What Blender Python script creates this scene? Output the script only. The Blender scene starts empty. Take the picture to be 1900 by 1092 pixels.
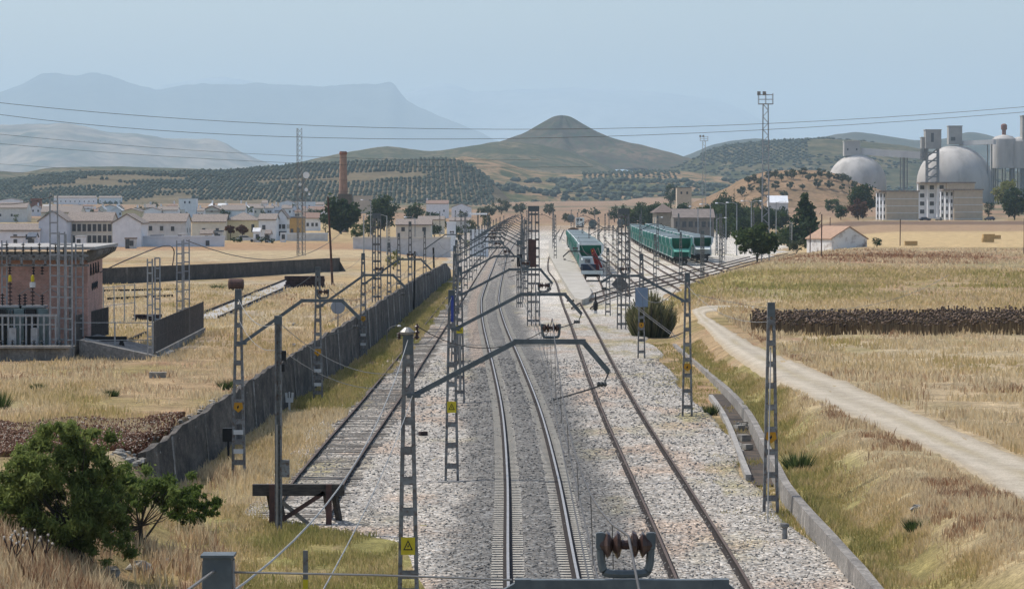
import bpy, math, random
import numpy as np
from mathutils import Vector
R = math.radians
random.seed(7); RNG = np.random.default_rng(11)
S = bpy.context.scene
COL = S.collection
# ---------------------------------------------------------------- camera (long lens on a road bridge over the line)
F, CX, CY, HOR, CAMZ = 6000.0, 950.0, 546.0, 385.0, 9.2
PITCH = math.atan((CY - HOR) / F)
cam = bpy.data.cameras.new('camera'); cam.lens = F / 1900 * 36; cam.sensor_width = 36
cam.clip_start = 0.5; cam.clip_end = 90000
camo = bpy.data.objects.new('camera', cam); COL.objects.link(camo)
camo.location = (0, 0, CAMZ); camo.rotation_euler = (math.pi / 2 - PITCH, 0, 0)
S.camera = camo
# ---------------------------------------------------------------- sky, sun, exposure
SUN_EL, SUN_AZ = R(56), R(-62)          # azimuth from +Y towards +X
w = bpy.data.worlds.new('World'); S.world = w; w.use_nodes = True
nt = w.node_tree; nt.nodes.clear()
sky = nt.nodes.new('ShaderNodeTexSky'); sky.sky_type = 'NISHITA'; sky.sun_disc = False
sky.sun_elevation = SUN_EL; sky.sun_rotation = SUN_AZ; sky.dust_density = 2.5; sky.air_density = 1.0
bg = nt.nodes.new('ShaderNodeBackground'); bg.inputs[1].default_value = 0.148
wo = nt.nodes.new('ShaderNodeOutputWorld')
nt.links.new(sky.outputs[0], bg.inputs[0]); nt.links.new(bg.outputs[0], wo.inputs[0])
sun = bpy.data.lights.new('sun', 'SUN'); sun.energy = 3.0; sun.angle = R(0.8); sun.color = (1.0, 0.955, 0.885)
suno = bpy.data.objects.new('sun', sun); COL.objects.link(suno)
sd = Vector((math.sin(SUN_AZ) * math.cos(SUN_EL), math.cos(SUN_AZ) * math.cos(SUN_EL), math.sin(SUN_EL)))
suno.rotation_euler = sd.to_track_quat('Z', 'Y').to_euler(); suno.location = (-40, 60, 80)
S.view_settings.view_transform = 'Standard'; S.view_settings.look = 'None'
S.view_settings.exposure = 0.25; S.view_settings.gamma = 1
S.cycles.volume_bounces = 2; S.cycles.max_bounces = 5; S.cycles.diffuse_bounces = 3
S.cycles.use_denoising = True
HAZE_DENSITY = 5.2e-5
HAZE_COLOR = (0.645, 0.85, 1.0)
# ---------------------------------------------------------------- picture <-> place
def ray(px, py):
    cx, cy = (px - CX) / F, -(py - CY) / F
    c, s = math.cos(PITCH), math.sin(PITCH)
    return Vector((cx, c + cy * s, -s + cy * c))
def at(px, py, Y):                       # point of the place seen at that pixel, Y metres away
    d = ray(px, py); t = Y / d.y
    return Vector((d.x * t, Y, CAMZ + d.z * t))
def onz(px, py, z):                      # ... lying on the level z
    d = ray(px, py); t = (z - CAMZ) / d.z
    return Vector((d.x * t, d.y * t, z))
# ---------------------------------------------------------------- value noise
def vnoise(x, y, seed=0):
    x = np.asarray(x, float); y = np.asarray(y, float)
    xi = np.floor(x).astype(np.int64); yi = np.floor(y).astype(np.int64)
    fx = x - xi; fy = y - yi; fx = fx * fx * (3 - 2 * fx); fy = fy * fy * (3 - 2 * fy)
    def h(a, b):
        n = (a * 374761393 + b * 668265263 + seed * 144665) & 0x7fffffff
        n = ((n ^ (n >> 13)) * 1274126177) & 0x7fffffff
        return ((n ^ (n >> 16)) & 0xffff) / 65535.0
    return (h(xi, yi) * (1 - fx) + h(xi + 1, yi) * fx) * (1 - fy) + (h(xi, yi + 1) * (1 - fx) + h(xi + 1, yi + 1) * fx) * fy
def fbm(x, y, seed=0, o=4):
    a, t, n = 1.0, 0.0, 0.0
    for k in range(o):
        t = t + a * vnoise(np.asarray(x) * 2 ** k, np.asarray(y) * 2 ** k, seed + k * 17); n += a; a *= 0.5
    return t / n
def sst(a, b, x):
    t = np.clip((np.asarray(x, float) - a) / (b - a), 0, 1); return t * t * (3 - 2 * t)
# ---------------------------------------------------------------- terrain of the place
WALL = [(100, -11.9), (112, -11.5), (143, -11.05), (205, -9.7), (320, -9.0), (445, -8.4)]
WALLTOP = [(100, 1.35), (112, 1.5), (143, 1.85), (205, 2.35), (320, 2.4), (445, 1.9)]
def itp(tab, y): return np.interp(y, [a for a, b in tab], [b for a, b in tab])
XR = [(20, 8.4), (80, 8.5), (103, 8.65), (136, 9.9), (161, 10.6), (221, 10.9), (260, 11.5), (301, 13), (413, 23.4), (541, 40), (700, 62), (1000, 90), (1500, 110)]
def far_z(y): return np.interp(y, [0, 700, 1240, 2000, 3500, 5000, 9000, 30000, 50000], [0, 0, 1.8, 6.5, 15.5, 29, 40, 60, 80])
def TH(x, y):
    x = np.asarray(x, float); y = np.asarray(y, float)
    fz = far_z(y)
    n = (fbm(x * 0.25, y * 0.25, 3, 3) - 0.5)
    xl = np.interp(y, [20, 100, 112, 143, 205, 320, 445, 700, 1500], [-12.5, -12.3, -12.05, -11.6, -10.25, -9.55, -9.2, -16, -30])
    wl = np.interp(y, [60, 95, 106, 112, 430, 520, 900], [4.5, 4.2, 1.6, 0.3, 0.3, 9, 40])
    zl = 1.3 + 0.1 * np.clip(n * 2, -1, 1)
    left = sst(0, 1, (xl - x) / wl + np.where(y < 108, 0.75, 0.0))
    xr = itp(XR, y)
    wr = np.interp(y, [20, 103, 160, 230, 300, 500, 900], [3.6, 3.4, 2.6, 3.0, 6, 8, 30])
    step = np.interp(y, [80, 200, 240], [0.55, 0.4, 0.0])
    zr = np.interp(y, [20, 110, 180, 250, 330, 650, 1240, 2000], [1.5, 1.25, 0.9, 0.65, 0.9, 1.25, 2.6, 3])
    rt = sst(0, 1, (x - xr) / wr)
    near_step = step * sst(0.15, 0.5, x - xr)
    z = -0.3 + left * (zl + 0.3) + np.maximum(near_step, rt * (zr + 0.3)) + fz
    z = z + np.where(x > xr + 1, n * 0.35, 0) * sst(1, 4, x - xr) * (1 - sst(150, 400, y) * 0.6)
    z = z + sst(1200, 3000, y) * (fbm(x * 0.004, y * 0.003, 9, 3) - 0.5) * 6
    return z
def th(x, y): return float(TH(x, y))
def G(px, py, dz=0.0):                   # ground point seen at a pixel
    d = ray(px, py); Y = 12.0 if py > 700 else 60.0
    st = 1.01; prev = Y
    while Y < 30000:
        t = Y / d.y; z = CAMZ + d.z * t
        if z <= th(d.x * t, Y) + dz: break
        prev = Y; Y *= st
    a, b = prev, Y
    for _ in range(18):
        m = (a + b) / 2; t = m / d.y
        if CAMZ + d.z * t <= th(d.x * t, m) + dz: b = m
        else: a = m
    t = b / d.y
    return Vector((d.x * t, b, th(d.x * t, b)))
# ---------------------------------------------------------------- materials
MATS = {}
def nodes(name):
    m = bpy.data.materials.new(name); m.use_nodes = True; t = m.node_tree
    return m, t, t.nodes['Principled BSDF']
def mixc(t, fac, a, b, mode='MIX'):
    n = t.nodes.new('ShaderNodeMix'); n.data_type = 'RGBA'; n.blend_type = mode
    for sock, v in ((n.inputs[0], fac), (n.inputs[6], a), (n.inputs[7], b)):
        if hasattr(v, 'is_output'): t.links.new(v, sock)
        elif isinstance(v, (int, float)): sock.default_value = v
        else: sock.default_value = (*v, 1)
    return n.outputs[2]
def ramp(t, fac, stops):
    n = t.nodes.new('ShaderNodeValToRGB'); e = n.color_ramp.elements
    while len(e) < len(stops): e.new(0.5)
    for k, (p, c) in enumerate(stops):
        e[k].position = p; e[k].color = (*c, 1) if not isinstance(c, (int, float)) else (c, c, c, 1)
    t.links.new(fac, n.inputs[0]); return n.outputs[0]
def coords(t, world=False, scale=(1, 1, 1)):
    if world: src = t.nodes.new('ShaderNodeNewGeometry').outputs['Position']
    else: src = t.nodes.new('ShaderNodeTexCoord').outputs['Object']
    mp = t.nodes.new('ShaderNodeMapping'); mp.inputs['Scale'].default_value = scale
    t.links.new(src, mp.inputs[0]); return mp.outputs[0]
def noise(t, co, scale, detail=5, rough=0.6):
    n = t.nodes.new('ShaderNodeTexNoise'); n.inputs['Scale'].default_value = scale
    n.inputs['Detail'].default_value = detail; n.inputs['Roughness'].default_value = rough
    t.links.new(co, n.inputs['Vector']); return n.outputs['Fac']
def bump(t, p, h, strength=0.4, dist=0.02):
    b = t.nodes.new('ShaderNodeBump'); b.inputs['Strength'].default_value = strength
    b.inputs['Distance'].default_value = dist
    t.links.new(h, b.inputs['Height']); t.links.new(b.outputs[0], p.inputs['Normal'])
def mat(name, c, c2=None, s=3.0, rough=0.85, metal=0.0, b=0.0, stretch=(1, 1, 1), lo=0.38, hi=0.62, world=False, c3=None, s3=20):
    if name in MATS: return MATS[name]
    m, t, p = nodes(name)
    p.inputs['Roughness'].default_value = rough; p.inputs['Metallic'].default_value = metal
    p.inputs['Specular IOR Level'].default_value = 0.25
    co = coords(t, world, stretch)
    c2 = c2 or tuple(v * 0.78 for v in c)
    f = noise(t, co, s)
    col = ramp(t, f, [(lo, c), (hi, c2)])
    if c3: col = mixc(t, ramp(t, noise(t, co, s3), [(0.5, 0.0), (0.68, 1.0)]), col, c3)
    t.links.new(col, p.inputs['Base Color'])
    if b: bump(t, p, noise(t, co, s * 6), b)
    MATS[name] = m; return m
def tintmat(name, stops, rough=0.8, transl=0.0):       # colour by a per-leaf random number
    m, t, p = nodes(name); a = t.nodes.new('ShaderNodeAttribute'); a.attribute_name = 'tint'
    col = ramp(t, a.outputs['Fac'], stops)
    p.inputs['Roughness'].default_value = rough; p.inputs['Specular IOR Level'].default_value = 0.15
    t.links.new(col, p.inputs['Base Color'])
    if transl:
        tr = t.nodes.new('ShaderNodeBsdfTranslucent'); t.links.new(col, tr.inputs[0])
        mx = t.nodes.new('ShaderNodeMixShader'); mx.inputs[0].default_value = transl
        t.links.new(p.outputs[0], mx.inputs[1]); t.links.new(tr.outputs[0], mx.inputs[2])
        t.links.new(mx.outputs[0], t.nodes['Material Output'].inputs[0])
    return m
def colattr_mat(name, f1=0.35, f2=2.5, amp=0.5, b=0.5, fine=(14, 0.5), rough=0.95):   # region colour x grain
    m, t, p = nodes(name); a = t.nodes.new('ShaderNodeAttribute'); a.attribute_name = 'region'
    co = coords(t, True)
    v1 = ramp(t, noise(t, co, f1, 6), [(0.3, 1 - amp), (0.7, 1 + amp * 0.6)])
    v2 = ramp(t, noise(t, co, f2, 6, 0.7), [(0.3, 1 - amp), (0.7, 1 + amp * 0.6)])
    v3 = ramp(t, noise(t, co, fine[0], 4, 0.7), [(0.3, 1 - fine[1]), (0.7, 1 + fine[1] * 0.8)])
    col = mixc(t, 1.0, mixc(t, 1.0, mixc(t, 1.0, a.outputs['Color'], v1, 'MULTIPLY'), v2, 'MULTIPLY'), v3, 'MULTIPLY')
    p.inputs['Roughness'].default_value = rough; p.inputs['Specular IOR Level'].default_value = 0.1
    t.links.new(col, p.inputs['Base Color'])
    if b: bump(t, p, noise(t, co, f2 * 2, 6, 0.7), b, 0.15)
    return m
# ---------------------------------------------------------------- mesh helpers
def npmesh(name, V, Fc, mats=None, tint=None, region=None, parent=None, smooth=False, mi=None):
    V = np.asarray(V, np.float32); Fc = np.asarray(Fc, np.int32); k = Fc.shape[1]
    me = bpy.data.meshes.new(name); me.vertices.add(len(V)); me.vertices.foreach_set('co', V.ravel())
    me.loops.add(Fc.size); me.loops.foreach_set('vertex_index', Fc.ravel())
    me.polygons.add(len(Fc)); me.polygons.foreach_set('loop_start', np.arange(0, Fc.size, k, dtype=np.int32))
    me.polygons.foreach_set('loop_total', np.full(len(Fc), k, np.int32))
    if tint is not None:
        me.attributes.new('tint', 'FLOAT', 'POINT').data.foreach_set('value', np.asarray(tint, np.float32))
    if region is not None:
        c = np.ones((len(V), 4), np.float32); c[:, :3] = region
        me.attributes.new('region', 'FLOAT_COLOR', 'POINT').data.foreach_set('color', c.ravel())
    for m in (mats if isinstance(mats, (list, tuple)) else [mats]): me.materials.append(m)
    if mi is not None: me.polygons.foreach_set('material_index', np.asarray(mi, np.int32))
    if smooth: me.polygons.foreach_set('use_smooth', np.ones(len(Fc), bool))
    me.update(calc_edges=True); me.validate()
    o = bpy.data.objects.new(name, me); COL.objects.link(o); o.parent = parent
    return o
class MB:
    def __init__(s): s.v, s.f, s.m = [], [], []
    def add(s, vs, fs, mi=0):
        n = len(s.v); s.v += [tuple(v) for v in vs]; s.f += [tuple(i + n for i in f) for f in fs]; s.m += [mi] * len(fs); return s
    def box(s, c, d, rz=0, mi=0, taper=1.0):
        x, y, z = (k / 2 for k in d); cs, sn = math.cos(rz), math.sin(rz); vs = []
        for zz in (-z, z):
            q = taper if zz > 0 else 1
            for a, b in ((-x, -y), (x, -y), (x, y), (-x, y)):
                a *= q; b *= q
                vs.append((c[0] + a * cs - b * sn, c[1] + a * sn + b * cs, c[2] + zz))
        return s.add(vs, [(3, 2, 1, 0), (4, 5, 6, 7), (0, 1, 5, 4), (1, 2, 6, 5), (2, 3, 7, 6), (3, 0, 4, 7)], mi)
    def bar(s, a, b, w, h, mi=0, w2=None, h2=None):
        a, b = Vector(a), Vector(b); d = (b - a).normalized()
        up = Vector((0, 0, 1)) if abs(d.z) < 0.97 else Vector((0, 1, 0))
        u = d.cross(up).normalized(); v = u.cross(d); vs = []
        for p, ww, hh in ((a, w, h), (b, w2 or w, h2 or h)):
            for i, j in ((-1, -1), (1, -1), (1, 1), (-1, 1)): vs.append(p + u * i * ww / 2 + v * j * hh / 2)
        return s.add(vs, [(0, 1, 2, 3), (7, 6, 5, 4), (4, 5, 1, 0), (5, 6, 2, 1), (6, 7, 3, 2), (7, 4, 0, 3)], mi)
    def tube(s, pts, r, n=6, mi=0, r2=None, cap=True):
        pts = [Vector(p) for p in pts]; N = len(pts); vs = []; fs = []
        for i, p in enumerate(pts):
            d = (pts[min(i + 1, N - 1)] - pts[max(i - 1, 0)]).normalized()
            up = Vector((0, 0, 1)) if abs(d.z) < 0.9 else Vector((0, 1, 0))
            u = d.cross(up).normalized(); v = u.cross(d)
            rr = r if r2 is None else r + (r2 - r) * i / (N - 1)
            for k in range(n):
                a = 2 * math.pi * k / n; vs.append(p + u * math.cos(a) * rr + v * math.sin(a) * rr)
        for i in range(N - 1):
            for k in range(n):
                k2 = (k + 1) % n; fs.append((i * n + k, i * n + k2, (i + 1) * n + k2, (i + 1) * n + k))
        if cap: fs += [tuple(range(n)), tuple(range((N - 1) * n, N * n))[::-1]]
        return s.add(vs, fs, mi)
    def lathe(s, c, prof, n=12, mi=0, axis='z'):
        vs, fs = [], []
        for r, z in prof:
            for k in range(n):
                a = 2 * math.pi * k / n; x, y = r * math.cos(a), r * math.sin(a)
                if axis == 'z': vs.append((c[0] + x, c[1] + y, c[2] + z))
                elif axis == 'x': vs.append((c[0] + z, c[1] + x, c[2] + y))
                else: vs.append((c[0] + x, c[1] + z, c[2] + y))
        for i in range(len(prof) - 1):
            for k in range(n):
                k2 = (k + 1) % n; fs.append((i * n + k, i * n + k2, (i + 1) * n + k2, (i + 1) * n + k))
        fs += [tuple(range(n))[::-1], tuple(range((len(prof) - 1) * n, len(prof) * n))]
        return s.add(vs, fs, mi)
    def prism(s, poly, a, b, axis='y', mi=0):            # polygon extruded along an axis
        n = len(poly); vs = []
        for t in (a, b):
            for p, q in poly: vs.append({'y': (p, t, q), 'x': (t, p, q), 'z': (p, q, t)}[axis])
        fs = [tuple(range(n)), tuple(range(n, 2 * n))[::-1]] + [(i, (i + 1) % n + 0, (i + 1) % n + n, i + n) for i in range(n)]
        return s.add(vs, fs, mi)
    def blob(s, c, r, seed=0, mi=0, rough=0.35, n=7, m=5):
        rr = random.Random(seed); vs = [(c[0], c[1], c[2] - r[2])]; fs = []
        for i in range(1, m):
            ph = -math.pi / 2 + math.pi * i / m
            for k in range(n):
                a = 2 * math.pi * k / n + i * 0.4; q = 1 - rough / 2 + rough * rr.random()
                vs.append((c[0] + r[0] * q * math.cos(ph) * math.cos(a), c[1] + r[1] * q * math.cos(ph) * math.sin(a), c[2] + r[2] * q * math.sin(ph)))
        vs.append((c[0], c[1], c[2] + r[2])); L = len(vs) - 1
        for k in range(n):
            fs.append((0, 1 + (k + 1) % n, 1 + k)); fs.append((L, L - n + k, L - n + (k + 1) % n))
            for i in range(m - 2):
                fs.append((1 + i * n + k, 1 + i * n + (k + 1) % n, 1 + (i + 1) * n + (k + 1) % n, 1 + (i + 1) * n + k))
        return s.add(vs, fs, mi)
    def build(s, name, mats, parent=None, smooth=False, loc=None):
        me = bpy.data.meshes.new(name); me.from_pydata(s.v, [], s.f)
        for m in (mats if isinstance(mats, (list, tuple)) else [mats]): me.materials.append(m)
        me.polygons.foreach_set('material_index', s.m)
        if smooth: me.polygons.foreach_set('use_smooth', [True] * len(s.f))
        import bmesh
        bm = bmesh.new(); bm.from_mesh(me); bmesh.ops.recalc_face_normals(bm, faces=bm.faces); bm.to_mesh(me); bm.free()
        o = bpy.data.objects.new(name, me); COL.objects.link(o); o.parent = parent
        if loc is not None: o.location = loc
        return o
def tag(o, label, cat, group=None, kind=None):
    if label: o['label'] = label
    if cat: o['category'] = cat
    if group: o['group'] = group
    if kind: o['kind'] = kind
    return o
def T(name, loc, label, cat, group=None, rz=0, scale=1):
    o = bpy.data.objects.new(name, None); COL.objects.link(o); o.location = loc; o.rotation_euler = (0, 0, rz)
    o.scale = (scale,) * 3 if isinstance(scale, (int, float)) else scale
    o.empty_display_size = 0.2
    return tag(o, label, cat, group)
def struct(o): o['kind'] = 'structure'; return o
def stuff(o, label, cat): return tag(o, label, cat, None, 'stuff')
def kids(o): return KID.get(o.name, list(o.children))
KID = {}
def copy_tree(o, parent=None):
    c = o.copy(); COL.objects.link(c); c.parent = parent
    for ch in o.children: copy_tree(ch, c)
    return c
ORD = ['nearest', 'second', 'third', 'fourth', 'fifth', 'sixth', 'seventh', 'eighth', 'ninth', 'tenth', 'eleventh', 'twelfth', 'thirteenth', 'fourteenth',
       'fifteenth', 'sixteenth', 'seventeenth', 'eighteenth', 'nineteenth', 'twentieth', 'twenty-first', 'twenty-second', 'twenty-third', 'twenty-fourth', 'twenty-fifth']
# ================================================================ LARGE STRUCTURE: ground, hills, roads, ballast
DRY, PALE, GOLD, RED, GREEN, BARE, PLOW = (np.array(c) for c in ((.40, .285, .16), (.48, .38, .235), (.50, .365, .19), (.26, .145, .085), (.25, .215, .07), (.40, .325, .23), (.19, .125, .085)))
def mixn(a, b, k): k = np.clip(k, 0, 1)[..., None]; return a * (1 - k) + b * k
def region(x, y):
    n1 = fbm(x * .09, y * .05, 21, 4); n2 = fbm(x * .5, y * .22, 33, 4); n3 = fbm(x * .03, y * .012, 45, 3)
    c = np.broadcast_to(DRY, x.shape + (3,)).copy()
    c = mixn(c, PALE, sst(.45, .65, n1)); c = mixn(c, RED * 1.25, sst(.58, .72, n2) * .6); c = mixn(c, GREEN, sst(.56, .7, fbm(x * .2, y * .1, 77, 4)) * .55)
    xl = itp(WALL, y); xr = itp(XR, y)
    L = x < xl; Rr = x > xr
    # left field
    k = sst(300, 360, y + n1 * 60) * L; c = mixn(c, GOLD, k * sst(.35, .55, n3 + .12 * n2) * .85)
    c = mixn(c, PALE * 1.05, L * sst(500, 560, y + n1 * 80) * (1 - sst(600, 640, y)) * .7)
    c = mixn(c, RED * 1.4, L * sst(600, 640, y + n1 * 50) * (1 - sst(690, 760, y)) * .6)
    c = mixn(c, BARE, L * sst(.5, .64, n2 * .5 + n1 * .5) * (y > 150) * (y < 400) * .7)
    # strip between wall and siding: greener
    mid = (x > xl) & (x < -5) & (y > 60)
    c = mixn(c, GREEN * 1.15, mid * sst(.4, .55, fbm(x * .35, y * .07, 5, 3)) * np.where(y > 165, .9, .55))
    near = (y < 101) & (x < -1.5)
    c = mixn(c, np.array((.26, .235, .08)), near * sst(.38, .52, fbm(x * .5, y * .25, 8, 3)) * sst(-12, -8, x) * .9)
    # right bank
    bk = Rr & (y < 175)
    c = mixn(c, np.array((.27, .235, .085)), bk * (1 - sst(1.5, 4.5, x - xr + 2.4 * (n2 - .5))) * sst(.3, .5, n1 + .25) * .85)
    c = mixn(c, PALE * 1.05, bk * sst(2.3, 3.6, x - xr + n2) * .6)
    c = mixn(c, np.array((.27, .22, .1)), (Rr & (y > 300) & (y < 480)) * sst(.4, .6, n1) * .6)
    c = mixn(c, GREEN * 1.35, (Rr & (y > 300) & (y < 470)) * (1 - sst(8, 24, x - xr)) * .7)
    c = mixn(c, GOLD * .95, (Rr & (y > 250) & (y < 285)) * sst(.3, .5, n1) * .7)
    c = mixn(c, RED * 1.5, (Rr & (y > 470) & (y < 600)) * sst(.4, .56, n1) * .6)
    c = mixn(c, GOLD * 1.12, Rr * sst(640, 655, y) * (1 - sst(880, 930, y)) * sst(58, 66, x) * .95)
    c = mixn(c, np.array((.37, .25, .15)), Rr * sst(890, 930, y) * (1 - sst(1050, 1090, y)))
    c = mixn(c, PLOW, Rr * sst(1060, 1100, y) * (1 - sst(1180, 1230, y)))
    # far land
    k = sst(1150, 1500, y); c = mixn(c, np.array((.30, .19, .12)), k * .85)
    c = mixn(c, np.array((.09, .10, .05)), k * sst(.54, .62, fbm(x * .012, y * .006, 61, 4)) * .8)
    return c
Yr = np.concatenate([np.linspace(-60, 30, 10)[:-1], np.geomspace(30, 700, 330)[:-1], np.geomspace(700, 30000, 110)])
us = np.concatenate([np.linspace(-.36, -.2, 24)[:-1], np.linspace(-.2, .2, 560), np.linspace(.2, .36, 24)[1:]])
U, YY = np.meshgrid(us, Yr); XX = U * (np.abs(YY) + 45)
ZZ = TH(XX, YY); nr, nc = XX.shape
idx = np.arange(nr * nc).reshape(nr, nc)
FQ = np.stack([idx[:-1, :-1], idx[:-1, 1:], idx[1:, 1:], idx[1:, :-1]], -1).reshape(-1, 4)
M_ground = colattr_mat('dry_ground', .5, 2.6, .38, .7, (11, .45))
struct(npmesh('ground', np.stack([XX, YY, ZZ], -1).reshape(-1, 3), FQ, M_ground, region=region(XX, YY).reshape(-1, 3), smooth=True))
# ---- track lines (x of centre against distance)
def line_from(px):                       # picture points of a track centre -> table (distance, x)
    return sorted([(lambda p: (p.y, p.x))(onz(a, b, 0)) for a, b in px])
MAIN = [(-50, 1.2), (20, 1.02)] + line_from([(1006.5, 1060), (988, 880), (967, 760), (943.5, 680), (917, 600), (909.5, 560), (912, 540), (922, 505), (935.7, 468)]) + [(900, 1.0), (1300, 8.0), (1700, 17)]
LEFT = line_from([(574, 925), (598, 879), (710.5, 733), (762, 663), (819, 586), (860, 529), (887, 492)]) + [(700, -4.6), (900, -2.4)]
LEFT[0] = (98.5, LEFT[0][1])
RIGHT = [(-50, 4.4), (20, 4.45)] + line_from([(1331, 1092), (1153, 760), (1115, 680), (1080, 600), (1060.5, 560), (1044, 520), (1028, 507 - 8)]) + [(640, 8.3), (900, 12.5), (1300, 21)]
from bisect import bisect
def smooth_tab(tab, y):                  # Catmull-Rom (cubic Hermite) through the table
    xs = [a for a, b in tab]; vs = [b for a, b in tab]; n = len(xs)
    i = min(max(bisect(xs, y) - 1, 0), n - 2)
    def sl(k):
        a, b = max(k - 1, 0), min(k + 1, n - 1); return (vs[b] - vs[a]) / (xs[b] - xs[a])
    h = xs[i + 1] - xs[i]; t = (y - xs[i]) / h
    return (2*t**3 - 3*t*t + 1) * vs[i] + (t**3 - 2*t*t + t) * h * sl(i) + (-2*t**3 + 3*t*t) * vs[i+1] + (t**3 - t*t) * h * sl(i+1)
def main_x(y): return smooth_tab(MAIN, y)
# ---- ballast sheet, lighter and dustier away from the running line
XL = [(-50, -2.6), (78, -2.5), (92, -3.4), (99, -7.9), (117, -8.5), (160, -8.3), (200, -7.5), (300, -7.2), (440, -7.3), (700, -16), (1000, -20), (1300, -14)]
XB = [(-50, 8.2), (103, 8.5), (136, 8.9), (161, 8.8), (221, 9.3), (260, 11.2), (301, 13), (413, 23), (541, 39.5), (700, 60), (1000, 74), (1300, 60)]
Yb = np.concatenate([np.linspace(-50, 30, 12)[:-1], np.geomspace(30, 1300, 420)])
tb = np.linspace(0, 1, 110)
xa = itp(XL, Yb) + (fbm(Yb * .07, Yb * 0, 4, 2) - .5) * np.interp(Yb, [0, 300, 1000], [1.0, 2, 10])
xb = itp(XB, Yb) + (fbm(Yb * .07, Yb * 0 + 9, 6, 2) - .5) * np.interp(Yb, [0, 300, 1000], [.7, 2, 12])
XX2 = xa[:, None] + (xb - xa)[:, None] * tb[None]; YY2 = np.repeat(Yb[:, None], len(tb), 1)
mx = np.array([main_x(v) for v in Yb])[:, None]
dm = XX2 - mx
shoulder = np.clip(1 - np.maximum(np.abs(dm) - 1.5, 0) / 1.0, 0, 1) * .13
ZZ2 = -0.285 + far_z(YY2) + shoulder + (fbm(XX2 * 1.5, YY2 * .7, 12, 3) - .5) * .05 + 0.105 * sst(2.0, 2.8, dm) * (1 - sst(9, 14, XX2))
ZZ2 += 0.088 * ((XX2 < -4.4) & (YY2 > 97)) + .0 * (dm > 2.6) * (dm < 6)
ZZ2 += .035 * (np.abs(dm) < .42) - .02 * ((np.abs(dm) > .5) & (np.abs(dm) < 1.35))
ZZ2[:, 0] -= .12; ZZ2[:, -1] -= .12
nzb = fbm(XX2 * .8, YY2 * .25, 71, 4)
dark = sst(-2.9, -2.0, dm + (nzb - .5) * 1.2) * (1 - sst(2.1, 3.3, dm + (nzb - .5) * 1.4)) * (1 - sst(250, 520, YY2) * .45)
LIGHT = np.array((.345, .322, .285)); GREYB = np.array((.15, .146, .136)); PINK = np.array((.36, .28, .215))
cb = mixn(np.broadcast_to(LIGHT, dm.shape + (3,)), PINK, sst(.54, .7, fbm(XX2 * .55, YY2 * .2, 91, 4)) * .75)
cb = mixn(cb, GREYB, dark)
cb = mixn(cb, PINK * .95, (np.abs(dm + 1.6) < .5) * (YY2 > 190) * .5)
cb = mixn(cb, np.array((.58, .55, .49)), sst(240, 330, YY2) * sst(3.5, 6, dm) * .75)
gp = sst(.60, .68, fbm(XX2 * .32, YY2 * .11, 55, 4)) * sst(1.6, 2.4, np.abs(dm)) * np.where((dm > 7) | (dm < -7), 1, .45)
gp = np.maximum(gp, sst(.5, .58, fbm(XX2 * .5, YY2 * .12, 58, 3)) * (XX2 > 7.0) * (YY2 > 105) * (YY2 < 200) * .9)
cb = mixn(cb, np.array((.27, .235, .12)), gp * (.35 + .65 * sst(.4, .6, fbm(XX2 * 2.2, YY2 * .8, 57, 3))) * .8)
cb = mixn(cb, np.array((.22, .20, .18)), sst(.45, .6, fbm(XX2 * .12, YY2 * .02, 95, 3)) * sst(300, 420, YY2) * .35)
cb = mixn(cb, np.array((.30, .22, .15)), sst(950, 1250, YY2) * .8)
def ballast_mat():
    m, t, p = nodes('ballast_stones'); a = t.nodes.new('ShaderNodeAttribute'); a.attribute_name = 'region'
    co = coords(t, True)
    v = t.nodes.new('ShaderNodeTexVoronoi'); v.inputs['Scale'].default_value = 13.0; t.links.new(co, v.inputs['Vector'])
    sep = t.nodes.new('ShaderNodeSeparateColor'); t.links.new(v.outputs['Color'], sep.inputs[0])
    st = ramp(t, sep.outputs[0], [(0, .25), (.3, .72), (.75, 1.2), (1, 2.3)])
    wv = ramp(t, noise(t, co, 2.2, 6, .7), [(.3, .78), (.7, 1.22)])
    w2 = ramp(t, noise(t, co, .35, 5, .6), [(.3, .84), (.7, 1.14)])
    warm = mixc(t, sep.outputs[1], (1.06, .98, .9), (.95, 1.0, 1.05))
    col = mixc(t, 1, mixc(t, 1, mixc(t, 1, mixc(t, 1, a.outputs['Color'], st, 'MULTIPLY'), wv, 'MULTIPLY'), w2, 'MULTIPLY'), warm, 'MULTIPLY')
    t.links.new(col, p.inputs['Base Color']); p.inputs['Roughness'].default_value = .95; p.inputs['Specular IOR Level'].default_value = .1
    inv = t.nodes.new('ShaderNodeMath'); inv.operation = 'SUBTRACT'; inv.inputs[0].default_value = 1; t.links.new(v.outputs['Distance'], inv.inputs[1])
    bump(t, p, inv.outputs[0], .8, .03)
    return m
nr, nc = XX2.shape; idx = np.arange(nr * nc).reshape(nr, nc)
FQ = np.stack([idx[:-1, :-1], idx[:-1, 1:], idx[1:, 1:], idx[1:, :-1]], -1).reshape(-1, 4)
M_ballast = ballast_mat()
struct(npmesh('ballast_bed', np.stack([XX2, YY2, ZZ2], -1).reshape(-1, 3), FQ, M_ballast, region=cb.reshape(-1, 3), smooth=True))
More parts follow.
